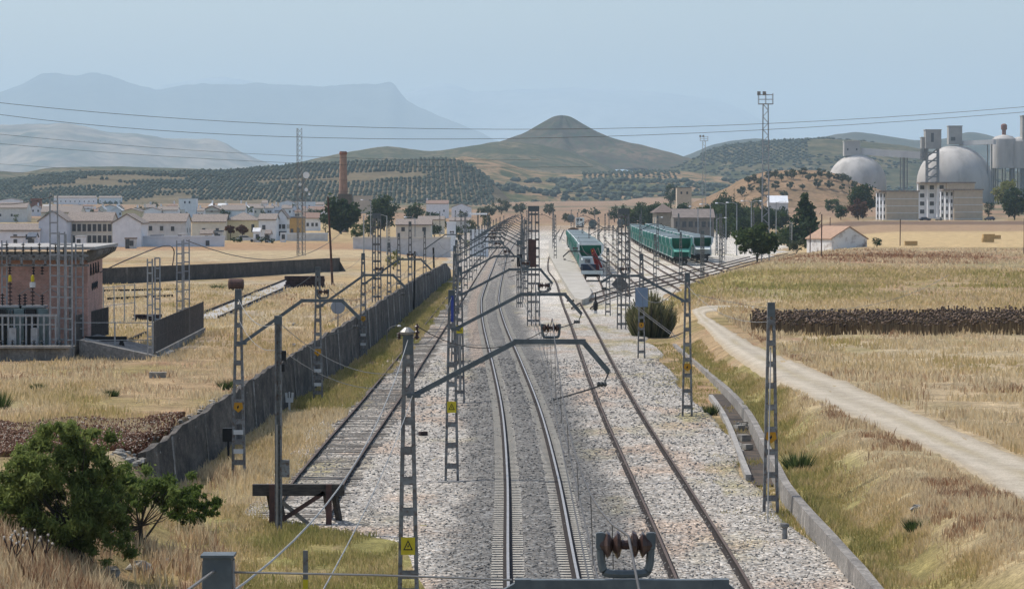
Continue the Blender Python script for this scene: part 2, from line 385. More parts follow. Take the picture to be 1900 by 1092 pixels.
# ---- dirt road on the right
RL = [(2050, 1030), (1860, 915), (1700, 825), (1500, 742), (1400, 690), (1345, 648), (1312, 612), (1290, 586), (1284, 574), (1300, 569), (1345, 567), (1400, 569)]
RR = [(2120, 930), (1925, 860), (1700, 765), (1600, 722), (1450, 660), (1390, 634), (1340, 604), (1312, 588), (1312, 580), (1330, 577), (1360, 573), (1400, 574)]
def catmull(P, n=10):
    out = []
    for i in range(len(P) - 1):
        p0, p1, p2, p3 = P[max(i - 1, 0)], P[i], P[i + 1], P[min(i + 2, len(P) - 1)]
        for k in range(n):
            t = k / n; out.append(tuple(.5 * (2*b + (c - a) * t + (2*a - 5*b + 4*c - d) * t*t + (3*b - a - 3*c + d) * t**3) for a, b, c, d in zip(p0, p1, p2, p3)))
    return out + [tuple(P[-1])]
ra = catmull([tuple(G(*p).xy) for p in RL]); rb = catmull([tuple(G(*p).xy) for p in RR])
V, RGc, ncol = [], [], 15
for i, (a, b) in enumerate(zip(ra, rb)):
    ja = (fbm(i * .31, 0, 3, 3) - .5) * 1.1; jb = (fbm(i * .31, 5, 3, 3) - .5) * 1.1
    L = math.hypot(b[0] - a[0], b[1] - a[1])
    for k in range(ncol):
        t = k / (ncol - 1); t = (-ja * .3 - .3) / L * (1 - t) + t + (jb * .3 + .3) / L * t
        x, y = a[0] + (b[0] - a[0]) * t, a[1] + (b[1] - a[1]) * t
        V.append((x, y, th(x, y) + (.045 if 0 < k < ncol - 1 else -.03)))
        u = k / (ncol - 1); rut = math.exp(-((u - .28) / .1) ** 2) + math.exp(-((u - .72) / .1) ** 2)
        e = max(0, 1 - min(u, 1 - u) / .2) * (.6 + .8 * float(fbm(x * .8, y * .3, 9, 3)))
        mid_ = math.exp(-((u - .5) / .09) ** 2) * max(0, float(fbm(x * .3, y * .08, 12, 2)) - .35) * 1.6
        c = np.array((.44, .385, .30)) * (1 + .12 * rut) * (1 - .1 * (1 - rut) * fbm(x, y, 2, 3))
        e = min(1, e); c = c * (1 - mid_) + np.array((.38, .31, .17)) * mid_; RGc.append(c * (1 - e * .6) + np.array((.38, .29, .17)) * e * .6)
ROAD_A, ROAD_B = list(ra), list(rb)
nr = len(ra); idx = np.arange(nr * ncol).reshape(nr, ncol)
FQ = np.stack([idx[:-1, :-1], idx[:-1, 1:], idx[1:, 1:], idx[1:, :-1]], -1).reshape(-1, 4)
struct(npmesh('dirt_road', V, FQ, colattr_mat('road_dust', .8, 4, .16, .3, (18, .25)), region=np.array(RGc), smooth=True))
# ---- hills and mountains, each with its own distance and depth
def hill(sil, Y, front, back, m, rough=.12, base=None, fs=.006, cols=(.2, .17, .09), c2=(.08, .09, .045), scrub=.02, thr=(.48, .58), nx=260, ny=46, sharp=1.3, name='hill', c3=None, rug=.035):
    xs = np.array([(p[0] - CX) / F * Y for p in sil]); zs = np.array([CAMZ + (HOR - p[1]) / F * Y for p in sil])
    X = np.linspace(xs[0], xs[-1], nx)
    H = np.array([smooth_tab(list(zip(xs, zs)), v) for v in X])
    H = H + (fbm(X * fs * 9, X * 0 + Y * .001, 77, 5) - .5) * rug * (H.max() - far_z(Y))
    tt = np.concatenate([np.linspace(-1, 0, ny), np.linspace(0, 1, ny // 2)[1:]])
    b = np.minimum(H, far_z(Y - front) - 6)
    V = np.zeros((len(tt), nx, 3))
    for i, t in enumerate(tt):
        d = -t * front if t < 0 else t * back
        yy = Y - d if t < 0 else Y + d
        p = (1 - abs(t)) ** sharp if t < 0 else (1 - abs(t))
        p = p * p * (3 - 2 * p) * .5 + p * .5
        sx = X * (yy / Y)
        n = fbm(sx * fs + 3, np.full(nx, yy) * fs, 31, 5) - .5
        n2 = fbm(sx * fs * 5 + 3, np.full(nx, yy) * fs * 5, 37, 3) - .5
        z = b + (H - b) * np.clip(p + n * rough * 4 * p * (1 - p) * 2, 0, 1.0) - 3 * (1 - p)
        z += n2 * rough * .12 * (H - b) * np.where(t == 0, .35, 1)
        V[i, :, 0] = sx; V[i, :, 1] = yy; V[i, :, 2] = z
    nr, nc = len(tt), nx; idx = np.arange(nr * nc).reshape(nr, nc)
    FQ = np.stack([idx[:-1, :-1], idx[:-1, 1:], idx[1:, 1:], idx[1:, :-1]], -1).reshape(-1, 4)
    o = struct(npmesh(name, V.reshape(-1, 3), FQ, m, smooth=True))
    return V, o
def hillmat(name, c, c2, scale, thr, c3=None, s3=.002, speck=None):
    m, t, p = nodes(name); co = coords(t, True)
    col = ramp(t, noise(t, co, scale, 7, .65), [(thr[0], c), (thr[1], c2)])
    if c3: col = mixc(t, ramp(t, noise(t, co, s3, 5), [(.45, 0.0), (.58, 1.0)]), col, c3)
    if speck: col = mixc(t, ramp(t, noise(t, co, speck[0], 3, .6), [(.5, 0.0), (.6, 1.0)]), col, speck[1])
    col = mixc(t, 1, col, ramp(t, noise(t, co, scale * 6, 5), [(.3, .7), (.7, 1.25)]), 'MULTIPLY')
    t.links.new(col, p.inputs['Base Color']); p.inputs['Roughness'].default_value = 1; p.inputs['Specular IOR Level'].default_value = 0
    return m
HM_olive = hillmat('olive_soil', (.17, .135, .085), (.12, .10, .065), .03, (.4, .6))
HM_tan = hillmat('tan_slope', (.27, .18, .105), (.10, .10, .05), .012, (.46, .56), speck=(.05, (.06, .07, .035)))
HM_scrub = hillmat('scrub_slope', (.15, .12, .07), (.06, .065, .035), .012, (.42, .58), speck=(.06, (.05, .06, .03)))
HM_cone = hillmat('cone_slope', (.085, .068, .044), (.042, .042, .027), .012, (.42, .58), c3=(.16, .115, .075), s3=.006, speck=(.07, (.055, .065, .035)))
HM_mid = hillmat('rocky_ridge', (.20, .17, .14), (.09, .10, .08), .0025, (.42, .56), c3=(.27, .23, .18), s3=.004)
HM_far = hillmat('mountain_rock', (.11, .12, .11), (.08, .09, .08), .001, (.4, .6))
hill([(-900, 330), (-300, 225), (-100, 195), (0, 172), (40, 156), (70, 143), (84, 137), (98, 135), (140, 139), (180, 138), (240, 153), (290, 166), (306, 165), (340, 159), (420, 156), (560, 158), (600, 159), (640, 156), (690, 157), (715, 153), (726, 153), (735, 162), (744, 176), (756, 188), (790, 204), (830, 220), (900, 250), (1000, 285), (1150, 325)], 33000, 6000, 3000, HM_far, .25, name='mountain', fs=.0006, nx=400)
hill([(150, 330), (280, 172), (340, 152), (440, 148), (520, 170), (600, 230), (700, 200), (745, 176), (790, 160), (830, 154), (880, 170), (960, 168), (1060, 164), (1200, 168), (1300, 180), (1380, 205), (1430, 235), (1550, 270), (1700, 300), (2000, 330)], 44000, 6000, 2500, hillmat('haze_paled_rock', (.34, .33, .30), (.26, .26, .24), .0008, (.4, .6)), .2, name='mountain', fs=.0004)  # rock colour paled so the range sinks into the haze
hill([(-500, 300), (-200, 240), (0, 232), (60, 230), (130, 230), (200, 245), (250, 247), (300, 257), (345, 258), (400, 258), (435, 275), (490, 300), (560, 316), (700, 340)], 15000, 3000, 1500, HM_mid, .3, fs=.0016)
hill([(1180, 320), (1270, 290), (1330, 266), (1400, 258), (1460, 262), (1520, 256), (1560, 249), (1590, 246), (1640, 252), (1710, 262), (1750, 258), (1785, 247), (1800, 245), (1830, 250), (1880, 265), (1960, 275), (2200, 320)], 9500, 1800, 1200, hillmat('blue_ridge', (.09, .085, .06), (.05, .055, .04), .004, (.4, .6)), .25, fs=.002)
hill([(380, 345), (480, 318), (560, 300), (640, 284), (715, 272), (745, 275), (800, 280), (860, 273), (930, 263), (1000, 268), (1080, 290), (1150, 320)], 5600, 900, 700, HM_scrub, .25, fs=.004)
V_right, _ = hill([(1230, 320), (1290, 292), (1330, 276), (1400, 265), (1480, 260), (1540, 257), (1600, 262), (1700, 275), (1800, 300), (1950, 330)], 5200, 1100, 700, hillmat('green_slope', (.13, .11, .065), (.06, .066, .036), .012, (.42, .58), speck=(.05, (.045, .052, .03))), .2, fs=.004)
# the cone: a solid of revolution with a worn outline
def cone_hill():
    sil = [(790, 318), (850, 284), (930, 262), (975, 246), (1010, 226), (1028, 217), (1045, 214.5), (1060, 218), (1082, 231), (1115, 250), (1150, 264), (1200, 276), (1250, 286), (1300, 300), (1360, 322)]
    Y0 = 6300; cxw = (1045 - CX) / F * Y0
    xs = [(p[0] - CX) / F * Y0 - cxw for p in sil]; zs = [CAMZ + (HOR - p[1]) / F * Y0 for p in sil]
    tab = list(zip(xs, zs)); A, Rn = 120, 70; V = []
    for i in range(Rn):
        for k in range(A):
            a = 2 * math.pi * k / A; ca = math.cos(a); q = i / (Rn - 1)
            rl, rr_ = q * -xs[0], q * xs[-1]; wgt = (1 + ca) / 2
            r = rl * (1 - wgt) + rr_ * wgt
            z = smooth_tab(tab, max(-r, xs[0])) * (1 - wgt) + smooth_tab(tab, min(r, xs[-1])) * wgt
            x, y = cxw + r * ca, Y0 + r * math.sin(a)
            n = float(fbm(x * .012, y * .012, 5, 4)) - .5; g = float(vnoise(a * 6, q * 2, 3)) - .5
            edge = abs(math.sin(a))
            V.append((x, y, z + (n * 26 + g * 20) * min(1, q * 4) * (.25 + .75 * edge)))
    idx = np.arange(Rn * A).reshape(Rn, A); nx_ = np.roll(idx, -1, 1)
    FQ = np.stack([idx[:-1], nx_[:-1], nx_[1:], idx[1:]], -1).reshape(-1, 4)
    struct(npmesh('hill', V, FQ, HM_cone, smooth=True))
cone_hill()
V_tan, _ = hill([(640, 345), (760, 308), (830, 293), (870, 291), (930, 300), (985, 316), (1050, 322), (1100, 321), (1180, 319), (1260, 318), (1330, 326), (1420, 340), (1560, 352), (1800, 365), (2000, 398)], 4300, 1400, 500, HM_tan, .3, fs=.006)
V_olive, _ = hill([(-320, 350), (-100, 342), (0, 336), (60, 329), (130, 321), (200, 320), (300, 318), (400, 318), (500, 311), (560, 306), (640, 302), (720, 300), (800, 296), (835, 296), (870, 307), (900, 326), (925, 350), (950, 374), (975, 398)], 3400, 800, 500, HM_olive, .06, fs=.004, sharp=1.0)
hill([(-400, 350), (-200, 335), (0, 318), (40, 320), (90, 312), (180, 309), (260, 310), (380, 314), (480, 320), (600, 340)], 4800, 500, 400, HM_scrub, .1, fs=.005)
V_knoll, _ = hill([(1230, 398), (1290, 374), (1340, 352), (1380, 331), (1420, 319), (1470, 316), (1530, 318), (1560, 326), (1600, 342), (1650, 356), (1720, 366), (1800, 372), (1900, 398)], 2050, 320, 260, hillmat('knoll_earth', (.27, .18, .11), (.2, .14, .085), .06, (.4, .6)), .12, fs=.02, nx=120)
# ---- olive groves: thousands of small crowns, in rows
def lowblob(n=6, rng=RNG):
    v = [(0, 0, -.25)]
    for z, r in ((.1, .9), (.55, 1.0), (.9, .6)):
        for k in range(n): a = 2 * math.pi * k / n + z; v.append((r * math.cos(a), r * math.sin(a), z))
    v.append((0, 0, 1.12)); f = []
    for k in range(n):
        k2 = (k + 1) % n
        f += [(0, 1 + k2, 1 + k), (1 + k, 1 + k2, 1 + n + k2), (1 + k, 1 + n + k2, 1 + n + k), (1 + n + k, 1 + n + k2, 1 + 2*n + k2), (1 + n + k, 1 + 2*n + k2, 1 + 2*n + k), (1 + 2*n + k, 1 + 2*n + k2, 1 + 3*n)]
    return np.array(v), np.array(f)
BV, BF = lowblob()
def grove(name, pts, r, h, m, label):
    pts = np.asarray(pts); n = len(pts); sc = r * (.75 + .5 * RNG.random(n)); ang = RNG.random(n) * 6.28
    ca, sa = np.cos(ang)[:, None], np.sin(ang)[:, None]
    jit = 1 + (RNG.random((n, len(BV), 3)) - .5) * .5
    B = BV[None] * jit
    x = (B[..., 0] * ca - B[..., 1] * sa) * sc[:, None]; y = (B[..., 0] * sa + B[..., 1] * ca) * sc[:, None]; z = B[..., 2] * (h / r * sc)[:, None]
    V = np.stack([x + pts[:, 0:1], y + pts[:, 1:2], z + pts[:, 2:3]], -1).reshape(-1, 3)
    Fc = (BF[None] + (np.arange(n) * len(BV))[:, None, None]).reshape(-1, 3)
    o = npmesh(name, V, Fc, m, tint=np.repeat(RNG.random(n), len(BV))); return stuff(o, label, 'olive grove')
M_olive = tintmat('olive_leaves', [(0, (.03, .045, .03)), (.5, (.045, .062, .042)), (1, (.07, .085, .06))])
def surf_pts(V, spx, spy, keep, rot=.0, jit=.25):
    nr, nc = V.shape[:2]; out = []
    x0, x1 = V[:, :, 0].min(), V[:, :, 0].max(); y0, y1 = V[0, 0, 1], V[-1, 0, 1]
    c, s = math.cos(rot), math.sin(rot); R_ = max(x1 - x0, y1 - y0)
    a = np.arange(-R_, R_, spx); b = np.arange(-R_, R_, spy); A, B = np.meshgrid(a, b)
    A = A + (RNG.random(A.shape) - .5) * jit * spx; B = B + (RNG.random(A.shape) - .5) * jit * spy
    X = (x0 + x1) / 2 + A * c - B * s; Y = (y0 + y1) / 2 + A * s + B * c
    X, Y = X.ravel(), Y.ravel(); ok = (Y > y0) & (Y < y1); X, Y = X[ok], Y[ok]
    rows = V[:, 0, 1]; fi = np.interp(Y, rows, np.arange(nr)); i = np.clip(fi.astype(int), 0, nr - 2); ti = fi - i
    xa_ = V[i, 0, 0] * (1 - ti) + V[i + 1, 0, 0] * ti; xb_ = V[i, -1, 0] * (1 - ti) + V[i + 1, -1, 0] * ti
    fj = (X - xa_) / (xb_ - xa_) * (nc - 1); ok = (fj > 0) & (fj < nc - 1); X, Y, i, ti, fj = X[ok], Y[ok], i[ok], ti[ok], fj[ok]
    j = fj.astype(int); tj = fj - j
    Z = (V[i, j, 2] * (1 - tj) + V[i, j + 1, 2] * tj) * (1 - ti) + (V[i + 1, j, 2] * (1 - tj) + V[i + 1, j + 1, 2] * tj) * ti
    px = CX + F * X / Y; py = HOR - (Z - CAMZ) / Y * F
    k = keep(px, py, X, Y); return np.stack([X[k], Y[k], Z[k]], -1)
gap = lambda X, Y: fbm(X * .01, Y * .01, 88, 3)
grove('olive_grove', surf_pts(V_olive, 4.5, 23.0, lambda px, py, X, Y: (px > -90) & (px < 915) & (gap(X, Y) < .66) & (RNG.random(len(X)) < 1.97), .22, .18), 1.95, 2.6, M_olive, 'dense grey-green olive grove covering the long hill behind the town')
grove('olive_grove', surf_pts(V_tan, 9, 20, lambda px, py, X, Y: (px > 1080) & (px < 1260) & (py < 345), -.75, .15), 2.3, 2.6, M_olive, 'slanting olive rows on the pale slope below the cone hill')
grove('scrub_thicket', surf_pts(V_tan, 13, 13, lambda px, py, X, Y: (px > 850) & (px < 1420) & (py > 335) & (fbm(X * .012, Y * .02, 14, 3) > .5), .3, .9), 4.2, 4.0, M_olive, 'dark scrub patches on the low tan slope beyond the station')
grove('olive_grove', surf_pts(V_right, 10, 24, lambda px, py, X, Y: (px > 1300) & (px < 1500) & (py < 305), .12, .15), 2.9, 3.4, M_olive, 'upright olive rows on the ridge right of the cone hill')
grove('scrub_thicket', surf_pts(V_right, 16, 18, lambda px, py, X, Y: (px > 1240) & (px < 1900) & (fbm(X * .008, Y * .008, 15, 3) > .55), .3, .9), 3.6, 2.6, M_olive, 'dark scrub on the ridge behind the cement domes')
# ---- loose stones lying on the ballast, near part
n = 14000; Ys_ = 70 * (200 / 70) ** (RNG.random(n) ** 1.15); ts_ = RNG.random(n)
fi = np.interp(Ys_, Yb, np.arange(len(Yb))); i_ = np.clip(fi.astype(int), 0, len(Yb) - 2); q_ = fi - i_
fj = ts_ * (len(tb) - 1); j_ = np.clip(fj.astype(int), 0, len(tb) - 2); p_ = fj - j_
def bil(A): return (A[i_, j_] * (1 - p_) + A[i_, j_ + 1] * p_) * (1 - q_) + (A[i_ + 1, j_] * (1 - p_) + A[i_ + 1, j_ + 1] * p_) * q_
Xs_, Zs_, dk_ = bil(XX2), bil(ZZ2), bil(dark)
s_ = (.022 + .03 * RNG.random(n))[:, None, None] * np.clip(Ys_ / 110, .8, 1.5)[:, None, None]
dirs = np.array([(1, 0, 0), (0, 1, 0), (-1, 0, 0), (0, -1, 0), (0, 0, .8), (0, 0, -.5)], float)
Vs = np.stack([Xs_, Ys_, Zs_ + .012], -1)[:, None] + dirs[None] * s_ * (.6 + .8 * RNG.random((n, 6, 1))) + (RNG.random((n, 6, 3)) - .5) * s_ * .5
fo = np.array([(0, 1, 4), (1, 2, 4), (2, 3, 4), (3, 0, 4), (1, 0, 5), (2, 1, 5), (3, 2, 5), (0, 3, 5)])
stuff(npmesh('loose_ballast', Vs.reshape(-1, 3), (fo[None] + (np.arange(n) * 6)[:, None, None]).reshape(-1, 3), tintmat('loose_stone', [(0, (.12, .117, .11)), (.35, (.18, .175, .165)), (.6, (.28, .27, .25)), (.85, (.36, .345, .315)), (1, (.32, .27, .22))], .95), tint=np.repeat(np.clip(RNG.random(n) * (1 - .5 * dk_) * .8 + .17 * (1 - dk_), 0, 1), 6)), 'loose grey and pale stones scattered over the ballast between the tracks', 'ballast stones')
# ================================================================ RAILWAY
M_steel = mat('galvanised_steel', (.25, .255, .25), (.15, .152, .148), 4, .65, .2, c3=(.13, .09, .07), s3=9)
M_steel_dk = mat('weathered_steel', (.085, .09, .09), (.055, .058, .06), 5, .6, .2)
M_paint = mat('grey_green_paint', (.13, .15, .155), (.095, .11, .115), 6, .55, .1)
M_conc = mat('concrete', (.36, .34, .31), (.26, .245, .22), 3, .9, b=.3)
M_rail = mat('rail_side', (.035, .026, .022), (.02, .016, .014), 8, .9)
M_railtop = mat('rail_polished', (.36, .35, .34), (.28, .27, .26), 3, .5, .3)
M_railrust = mat('rail_rusty', (.12, .085, .065), (.085, .06, .048), 6, .75, .1)
M_yel = mat('sign_yellow', (.62, .50, .03), (.55, .43, .03), 3, .6)
M_ora = mat('sign_faded_orange', (.50, .25, .02), (.42, .2, .02), 3, .7)
M_blk = mat('black', (.015, .015, .016), (.025, .025, .025), 5, .6)
M_white = mat('white_enamel', (.62, .62, .6), (.54, .54, .52), 3, .5)
M_brown = mat('insulator_brown', (.06, .035, .03), (.09, .06, .05), 4, .35)
M_wire = mat('wire', (.07, .065, .06), (.1, .095, .09), 3, .6, .3)
M_wirelt = mat('wire_aluminium', (.30, .29, .27), (.24, .23, .21), 3, .5, .4)
M_sleep_c = mat('sleeper_concrete', (.44, .41, .345), (.36, .33, .28), 2, .95)
M_sleep_w = mat('sleeper_timber', (.26, .235, .2), (.17, .15, .125), 1.2, .95, stretch=(1, 8, 8), b=.4)
M_rustpost = mat('rusty_post', (.11, .06, .05), (.07, .045, .04), 4, .85)
M_tar = mat('tarred_timber', (.045, .04, .037), (.085, .075, .065), 3, .9, stretch=(1, 6, 6))

def sweep_rail(mb, tab, off, y0, y1, step, zt=0.0, top=1):
    prof = [(-.036, 0), (-.036, -.035), (-.01, -.05), (-.01, -.13), (-.13, -.142), (.13, -.142), (.01, -.13), (.01, -.05), (.036, -.035), (.036, 0)]  # foot widened: its dark band takes in clips, grease and the rail's shadow
    ys = []; y = y0
    while y < y1: ys.append(y); y += step if y < 400 else step * 3
    ys.append(y1); vs, fs, ms = [], [], []; n = len(prof)
    for y in ys:
        x = smooth_tab(tab, y); dx = (smooth_tab(tab, y + .5) - smooth_tab(tab, y - .5))
        ux, uy = 1 / math.hypot(1, dx), -dx / math.hypot(1, dx)
        for a, b in prof: vs.append((x + (off + a) * ux, y + (off + a) * uy, b + zt + float(far_z(y))))
    for i in range(len(ys) - 1):
        for k in range(n):
            k2 = (k + 1) % n; fs.append((i * n + k, i * n + k2, (i + 1) * n + k2, (i + 1) * n + k)); ms.append(top if k == n - 1 else 0)
    q = len(mb.v); mb.v += vs; mb.f += [tuple(j + q for j in f) for f in fs]; mb.m += ms
    mb.f += [tuple(q + k for k in range(n)), tuple(q + len(vs) - n + k for k in range(n))]; mb.m += [0, 0]
def track(label, tab, y0, y1, step, ms, zt, top, sl_len, sl_gap, sl_z, sl_n, y_sl, rest_to, group=None, sl_w=.26, jit=0):
    t = T('railway_track', (0, 0, 0), label, 'railway track', group)
    for off in (-.87, .87):
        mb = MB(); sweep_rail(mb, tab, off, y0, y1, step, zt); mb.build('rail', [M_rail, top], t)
    rr = random.Random(len(label)); y = y_sl; n = 0; rest = MB()
    sh = lambda mb, c, a: [mb.box((c[0] + q * .87 * math.cos(a), c[1] + q * .87 * math.sin(a), c[2]), (.86, sl_w, .2), a) for q in (-1, 1)] if ms is M_sleep_c else mb.box(c, (sl_len, sl_w, .2), a)
    base = MB(); sh(base, (0, 0, -.1), 0)
    if ms is M_sleep_c: base.box((0, 0, -.12), (1, .08, .08))
    base = base.build('sleeper', ms, t)
    while y < rest_to:
        x = smooth_tab(tab, y); a = math.atan(smooth_tab(tab, y + .5) - smooth_tab(tab, y - .5))
        dx, dr, dz = (rr.uniform(-1, 1) * jit for _ in range(3))
        if n < sl_n:
            s = base if n == 0 else base.copy()
            if n: COL.objects.link(s); s.parent = t
            s.location = (x + dx * .12, y, sl_z + float(far_z(y)) + dz * .02); s.rotation_euler = (0, dr * .01, -a + dr * .02)
        else: sh(rest, (x + dx * .12, y, sl_z - .1 + float(far_z(y)) + dz * .02), -a)
        n += 1; y += sl_gap
    if rest.v:
        o = rest.build('sleeper_run', ms, t); o['kind'] = 'stuff'
    return t
track('main running track with shiny rails on concrete sleepers in grey ballast', MAIN, 15, 1250, 1.5, M_sleep_c, 0, M_railtop, 2.6, .6, -.145, 100, 76, 420)
track('disused rusty siding on timber sleepers ending at the buffer stop', LEFT, 98, 880, 2, M_sleep_w, -.06, M_railrust, 2.6, .62, -.185, 100, 98.2, 330, jit=1)
track('dull brown siding track to the right of the main line, sleepers nearly buried', RIGHT, 15, 1150, 2, M_sleep_w, -.03, M_railrust, 2.5, .6, -.205, 100, 76, 260, jit=1)
def yard_track(label, tab, y0, y1):
    t = T('railway_track', (0, 0, 0), label, 'railway track', 'yard tracks')
    for off in (-.87, .87):
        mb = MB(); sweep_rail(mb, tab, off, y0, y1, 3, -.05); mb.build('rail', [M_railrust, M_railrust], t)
ROWA = [(300, 20.5), (440, 26.2), (526, 27.6), (700, 30.2), (876, 33.0), (1100, 38)]
ROWB = [(300, 26), (440, 31.2), (557, 32.9), (700, 35.1), (876, 38), (1100, 43)]
CRANE = [(250, 6.2), (330, 8.6), (412, 10.3), (560, 12.2), (732, 14.0), (900, 16.5), (1100, 21)]
yard_track('yard track under the front row of green hopper wagons', ROWA, 430, 1050)
yard_track('yard track under the back row of green hopper wagons', ROWB, 470, 1050)
yard_track('yard track under the crane wagon and its train', CRANE, 330, 1000)
for k, lab in enumerate(('first empty yard track beside the crane train', 'middle empty yard track between crane train and hopper row', 'empty yard track next to the front hopper row')):
    f = (k + 1) / 4
    tab = [(y, smooth_tab(CRANE, y) * (1 - f) + smooth_tab(ROWA, y) * f + (1 - min(1, max(0, (y - 330) / 120))) * (1.5 + k)) for y in (300, 370, 440, 560, 700, 876, 1050)]
    yard_track(lab, tab, 345 + k * 22, 1000)
CUR = sorted([(lambda p: (p.y, p.x))(onz(a, b, 0)) for a, b in ((1078, 572), (1095, 561), (1135, 548), (1190, 536), (1260, 521), (1330, 505), (1400, 486), (1470, 470))])
def poly_track(label, pts, group):
    t = T('railway_track', (0, 0, 0), label, 'railway track', group)
    P = catmull([tuple(p) for p in pts], 8)
    for off in (-.85, .85):
        L = []
        for i, p in enumerate(P):
            a, b = P[max(i - 1, 0)], P[min(i + 1, len(P) - 1)]; d = Vector((b[0] - a[0], b[1] - a[1])).normalized()
            L.append((p[0] - d.y * off, p[1] + d.x * off, 0.0))
        mb = MB()
        for a, b in zip(L, L[1:]): mb.bar(a, b, .09, .16)
        mb.build('rail', M_railrust, t)
poly_track('turnout track curving off to the right in front of the wagon yard', [(x, y) for y, x in CUR], 'turnout tracks')
poly_track('second turnout track curving close behind the first one', [(onz(a, b, 0).x, onz(a, b, 0).y) for a, b in ((1066, 558), (1085, 556), (1120, 543), (1180, 527), (1260, 508), (1330, 494), (1400, 476))], 'turnout tracks')
# ---- buffer stop
bs = G(530, 977); bs.x = smooth_tab(LEFT, 98.5) - .0; bs.y = 96.8
t = T('buffer_stop', (bs.x, bs.y, th(bs.x, bs.y) + .02), 'dark timber buffer stop with rusty posts at the end of the left siding', 'buffer stop')
MB().box((0, .1, 1.02), (2.75, .3, .34)).build('buffer_beam', M_tar, t)
for x in (-.78, .92):
    MB().bar((x, -.12, -.15), (x, -.12, 1.2), .17, .14).build('post', M_rustpost, t)
    MB().bar((x - .12, .3, .9), (x - .02, 1.2, -.1), .16, .14).build('back_strut', M_tar, t)
    MB().bar((x + .14, .3, .9), (x + .3, .55, -.1), .16, .14).build('back_strut', M_tar, t)
MB().bar((-.68, .0, 0), (.78, .0, .95), .1, .13).build('brace', M_rustpost, t)
MB().bar((-.6, .06, .75), (.35, .06, -.05), .1, .12).build('brace', M_sleep_w, t)
# ---- catenary masts: two tapering channel legs joined by batten plates
def mast_parts(H, w0, w1, dep, pitch, legs=2, thin=.085):
    """returns mesh builders at the origin: legs, battens, cap"""
    L = []
    xs = [-.5, .5] if legs == 2 else [-.5, -.17, .17, .5]
    for s in xs:
        mb = MB()
        mb.bar((s * w0, -dep / 2, 0), (s * w1, -dep / 2, H), thin, .02); mb.bar((s * w0, dep / 2, 0), (s * w1, dep / 2, H), thin, .02)
        q = .5 if s > 0 else -.5
        mb.bar((s * w0 + q * thin * .9, 0, 0), (s * w1 + q * thin * .9, 0, H), .014, dep)
        L.append(mb)
    B = MB(); z = .55
    pairs = [(0, 1)] if legs == 2 else [(0, 1), (2, 3), (1, 2)]
    while z < H - .3:
        w = w0 + (w1 - w0) * z / H
        for a, b in pairs:
            xa_, xb_ = xs[a] * w, xs[b] * w
            if legs == 4 and (a, b) == (1, 2) and int(z / pitch) % 2: continue
            for yy in (-dep / 2 - .014, dep / 2 + .014): B.box(((xa_ + xb_) / 2, yy, z), (xb_ - xa_ + thin * .9, .012, .17))
        z += pitch * (1.08 - .16 * z / H)
    C = MB().box((0, 0, H - .18), (w1 + thin - .01, dep + .05, .42)).box((0, 0, H + .035), (w1 + .11, dep + .08, .02))
    return L, B, C
def link_mesh(o, parent):
    c = o.copy(); COL.objects.link(c); c.parent = parent; return c
PROTO = {}
def proto(kind):
    if kind not in PROTO:
        H, w0, w1, dep, pitch, legs = {'single': (6.6, .42, .14, .18, .68, 2), 'short': (5.6, .4, .14, .18, .68, 2), 'tall': (8.2, .46, .16, .2, .68, 2),
                                       'double': (9.6, .98, .80, .3, .7, 4), 'doublemid': (7.4, .72, .62, .28, .7, 4), 'doublelow': (6.4, .5, .42, .26, .7, 4)}[kind]
        L, B, C = mast_parts(H, w0, w1, dep, pitch, legs)
        PROTO[kind] = (H, [l for l in L], B, C, {})
    return PROTO[kind]
def put(key, mb, name, m, parent):          # first use builds the mesh, later uses share it
    if key in SHARED:
        o = bpy.data.objects.new(name, SHARED[key]); COL.objects.link(o); o.parent = parent; return o
    o = mb().build(name, m, parent); SHARED[key] = o.data; return o
SHARED = {}
def tri_plate(z, y=-.13, s=.3):
    mb = MB(); mb.box((0, y, z), (s * 1.05, .012, s * 1.3))
    mb.prism([(-.36 * s, z - .3 * s), (.36 * s, z - .3 * s), (0, z + .45 * s)], y - .016, y - .008, 'y', 1)
    mb.prism([(-.24 * s, z - .22 * s), (.24 * s, z - .22 * s), (0, z + .3 * s)], y - .022, y - .017, 'y', 0)
    mb.prism([(.05 * s, z + .17 * s), (-.08 * s, z - .02 * s), (-.01 * s, z - .02 * s), (-.05 * s, z - .17 * s), (.09 * s, z + .04 * s), (.02 * s, z + .04 * s)], y - .027, y - .023, 'y', 1)
    return mb
def diamond_plate(z, y=-.13, s=.17):
    return MB().prism([(0, z - s * 1.1), (s, z - .2 * s), (s * .8, z + s), (-s * .8, z + s), (-s, z - .2 * s)], y - .012, y, 'y').prism([(-.02, z - .4 * s), (.03, z + .1 * s), (.0, z + .5 * s), (-.05, z + .05 * s)], y - .018, y - .013, 'y', 1)
def insulator(c, axis, L, r, n=5):
    mb = MB(); prof = [(.02, 0)]
    for k in range(n):
        z = L * (k + .2) / n; prof += [(.03, z), (r, z + L / n * .15), (r * .9, z + L / n * .3), (.03, z + L / n * .5)]
    prof += [(.02, L)]
    return mb.lathe(c, prof, 10, 0, axis)
ARM = dict(x0=.13, z0=5.3, x1=2.42, x2=3.92, z1=6.5, x3=4.5, z3=5.82)
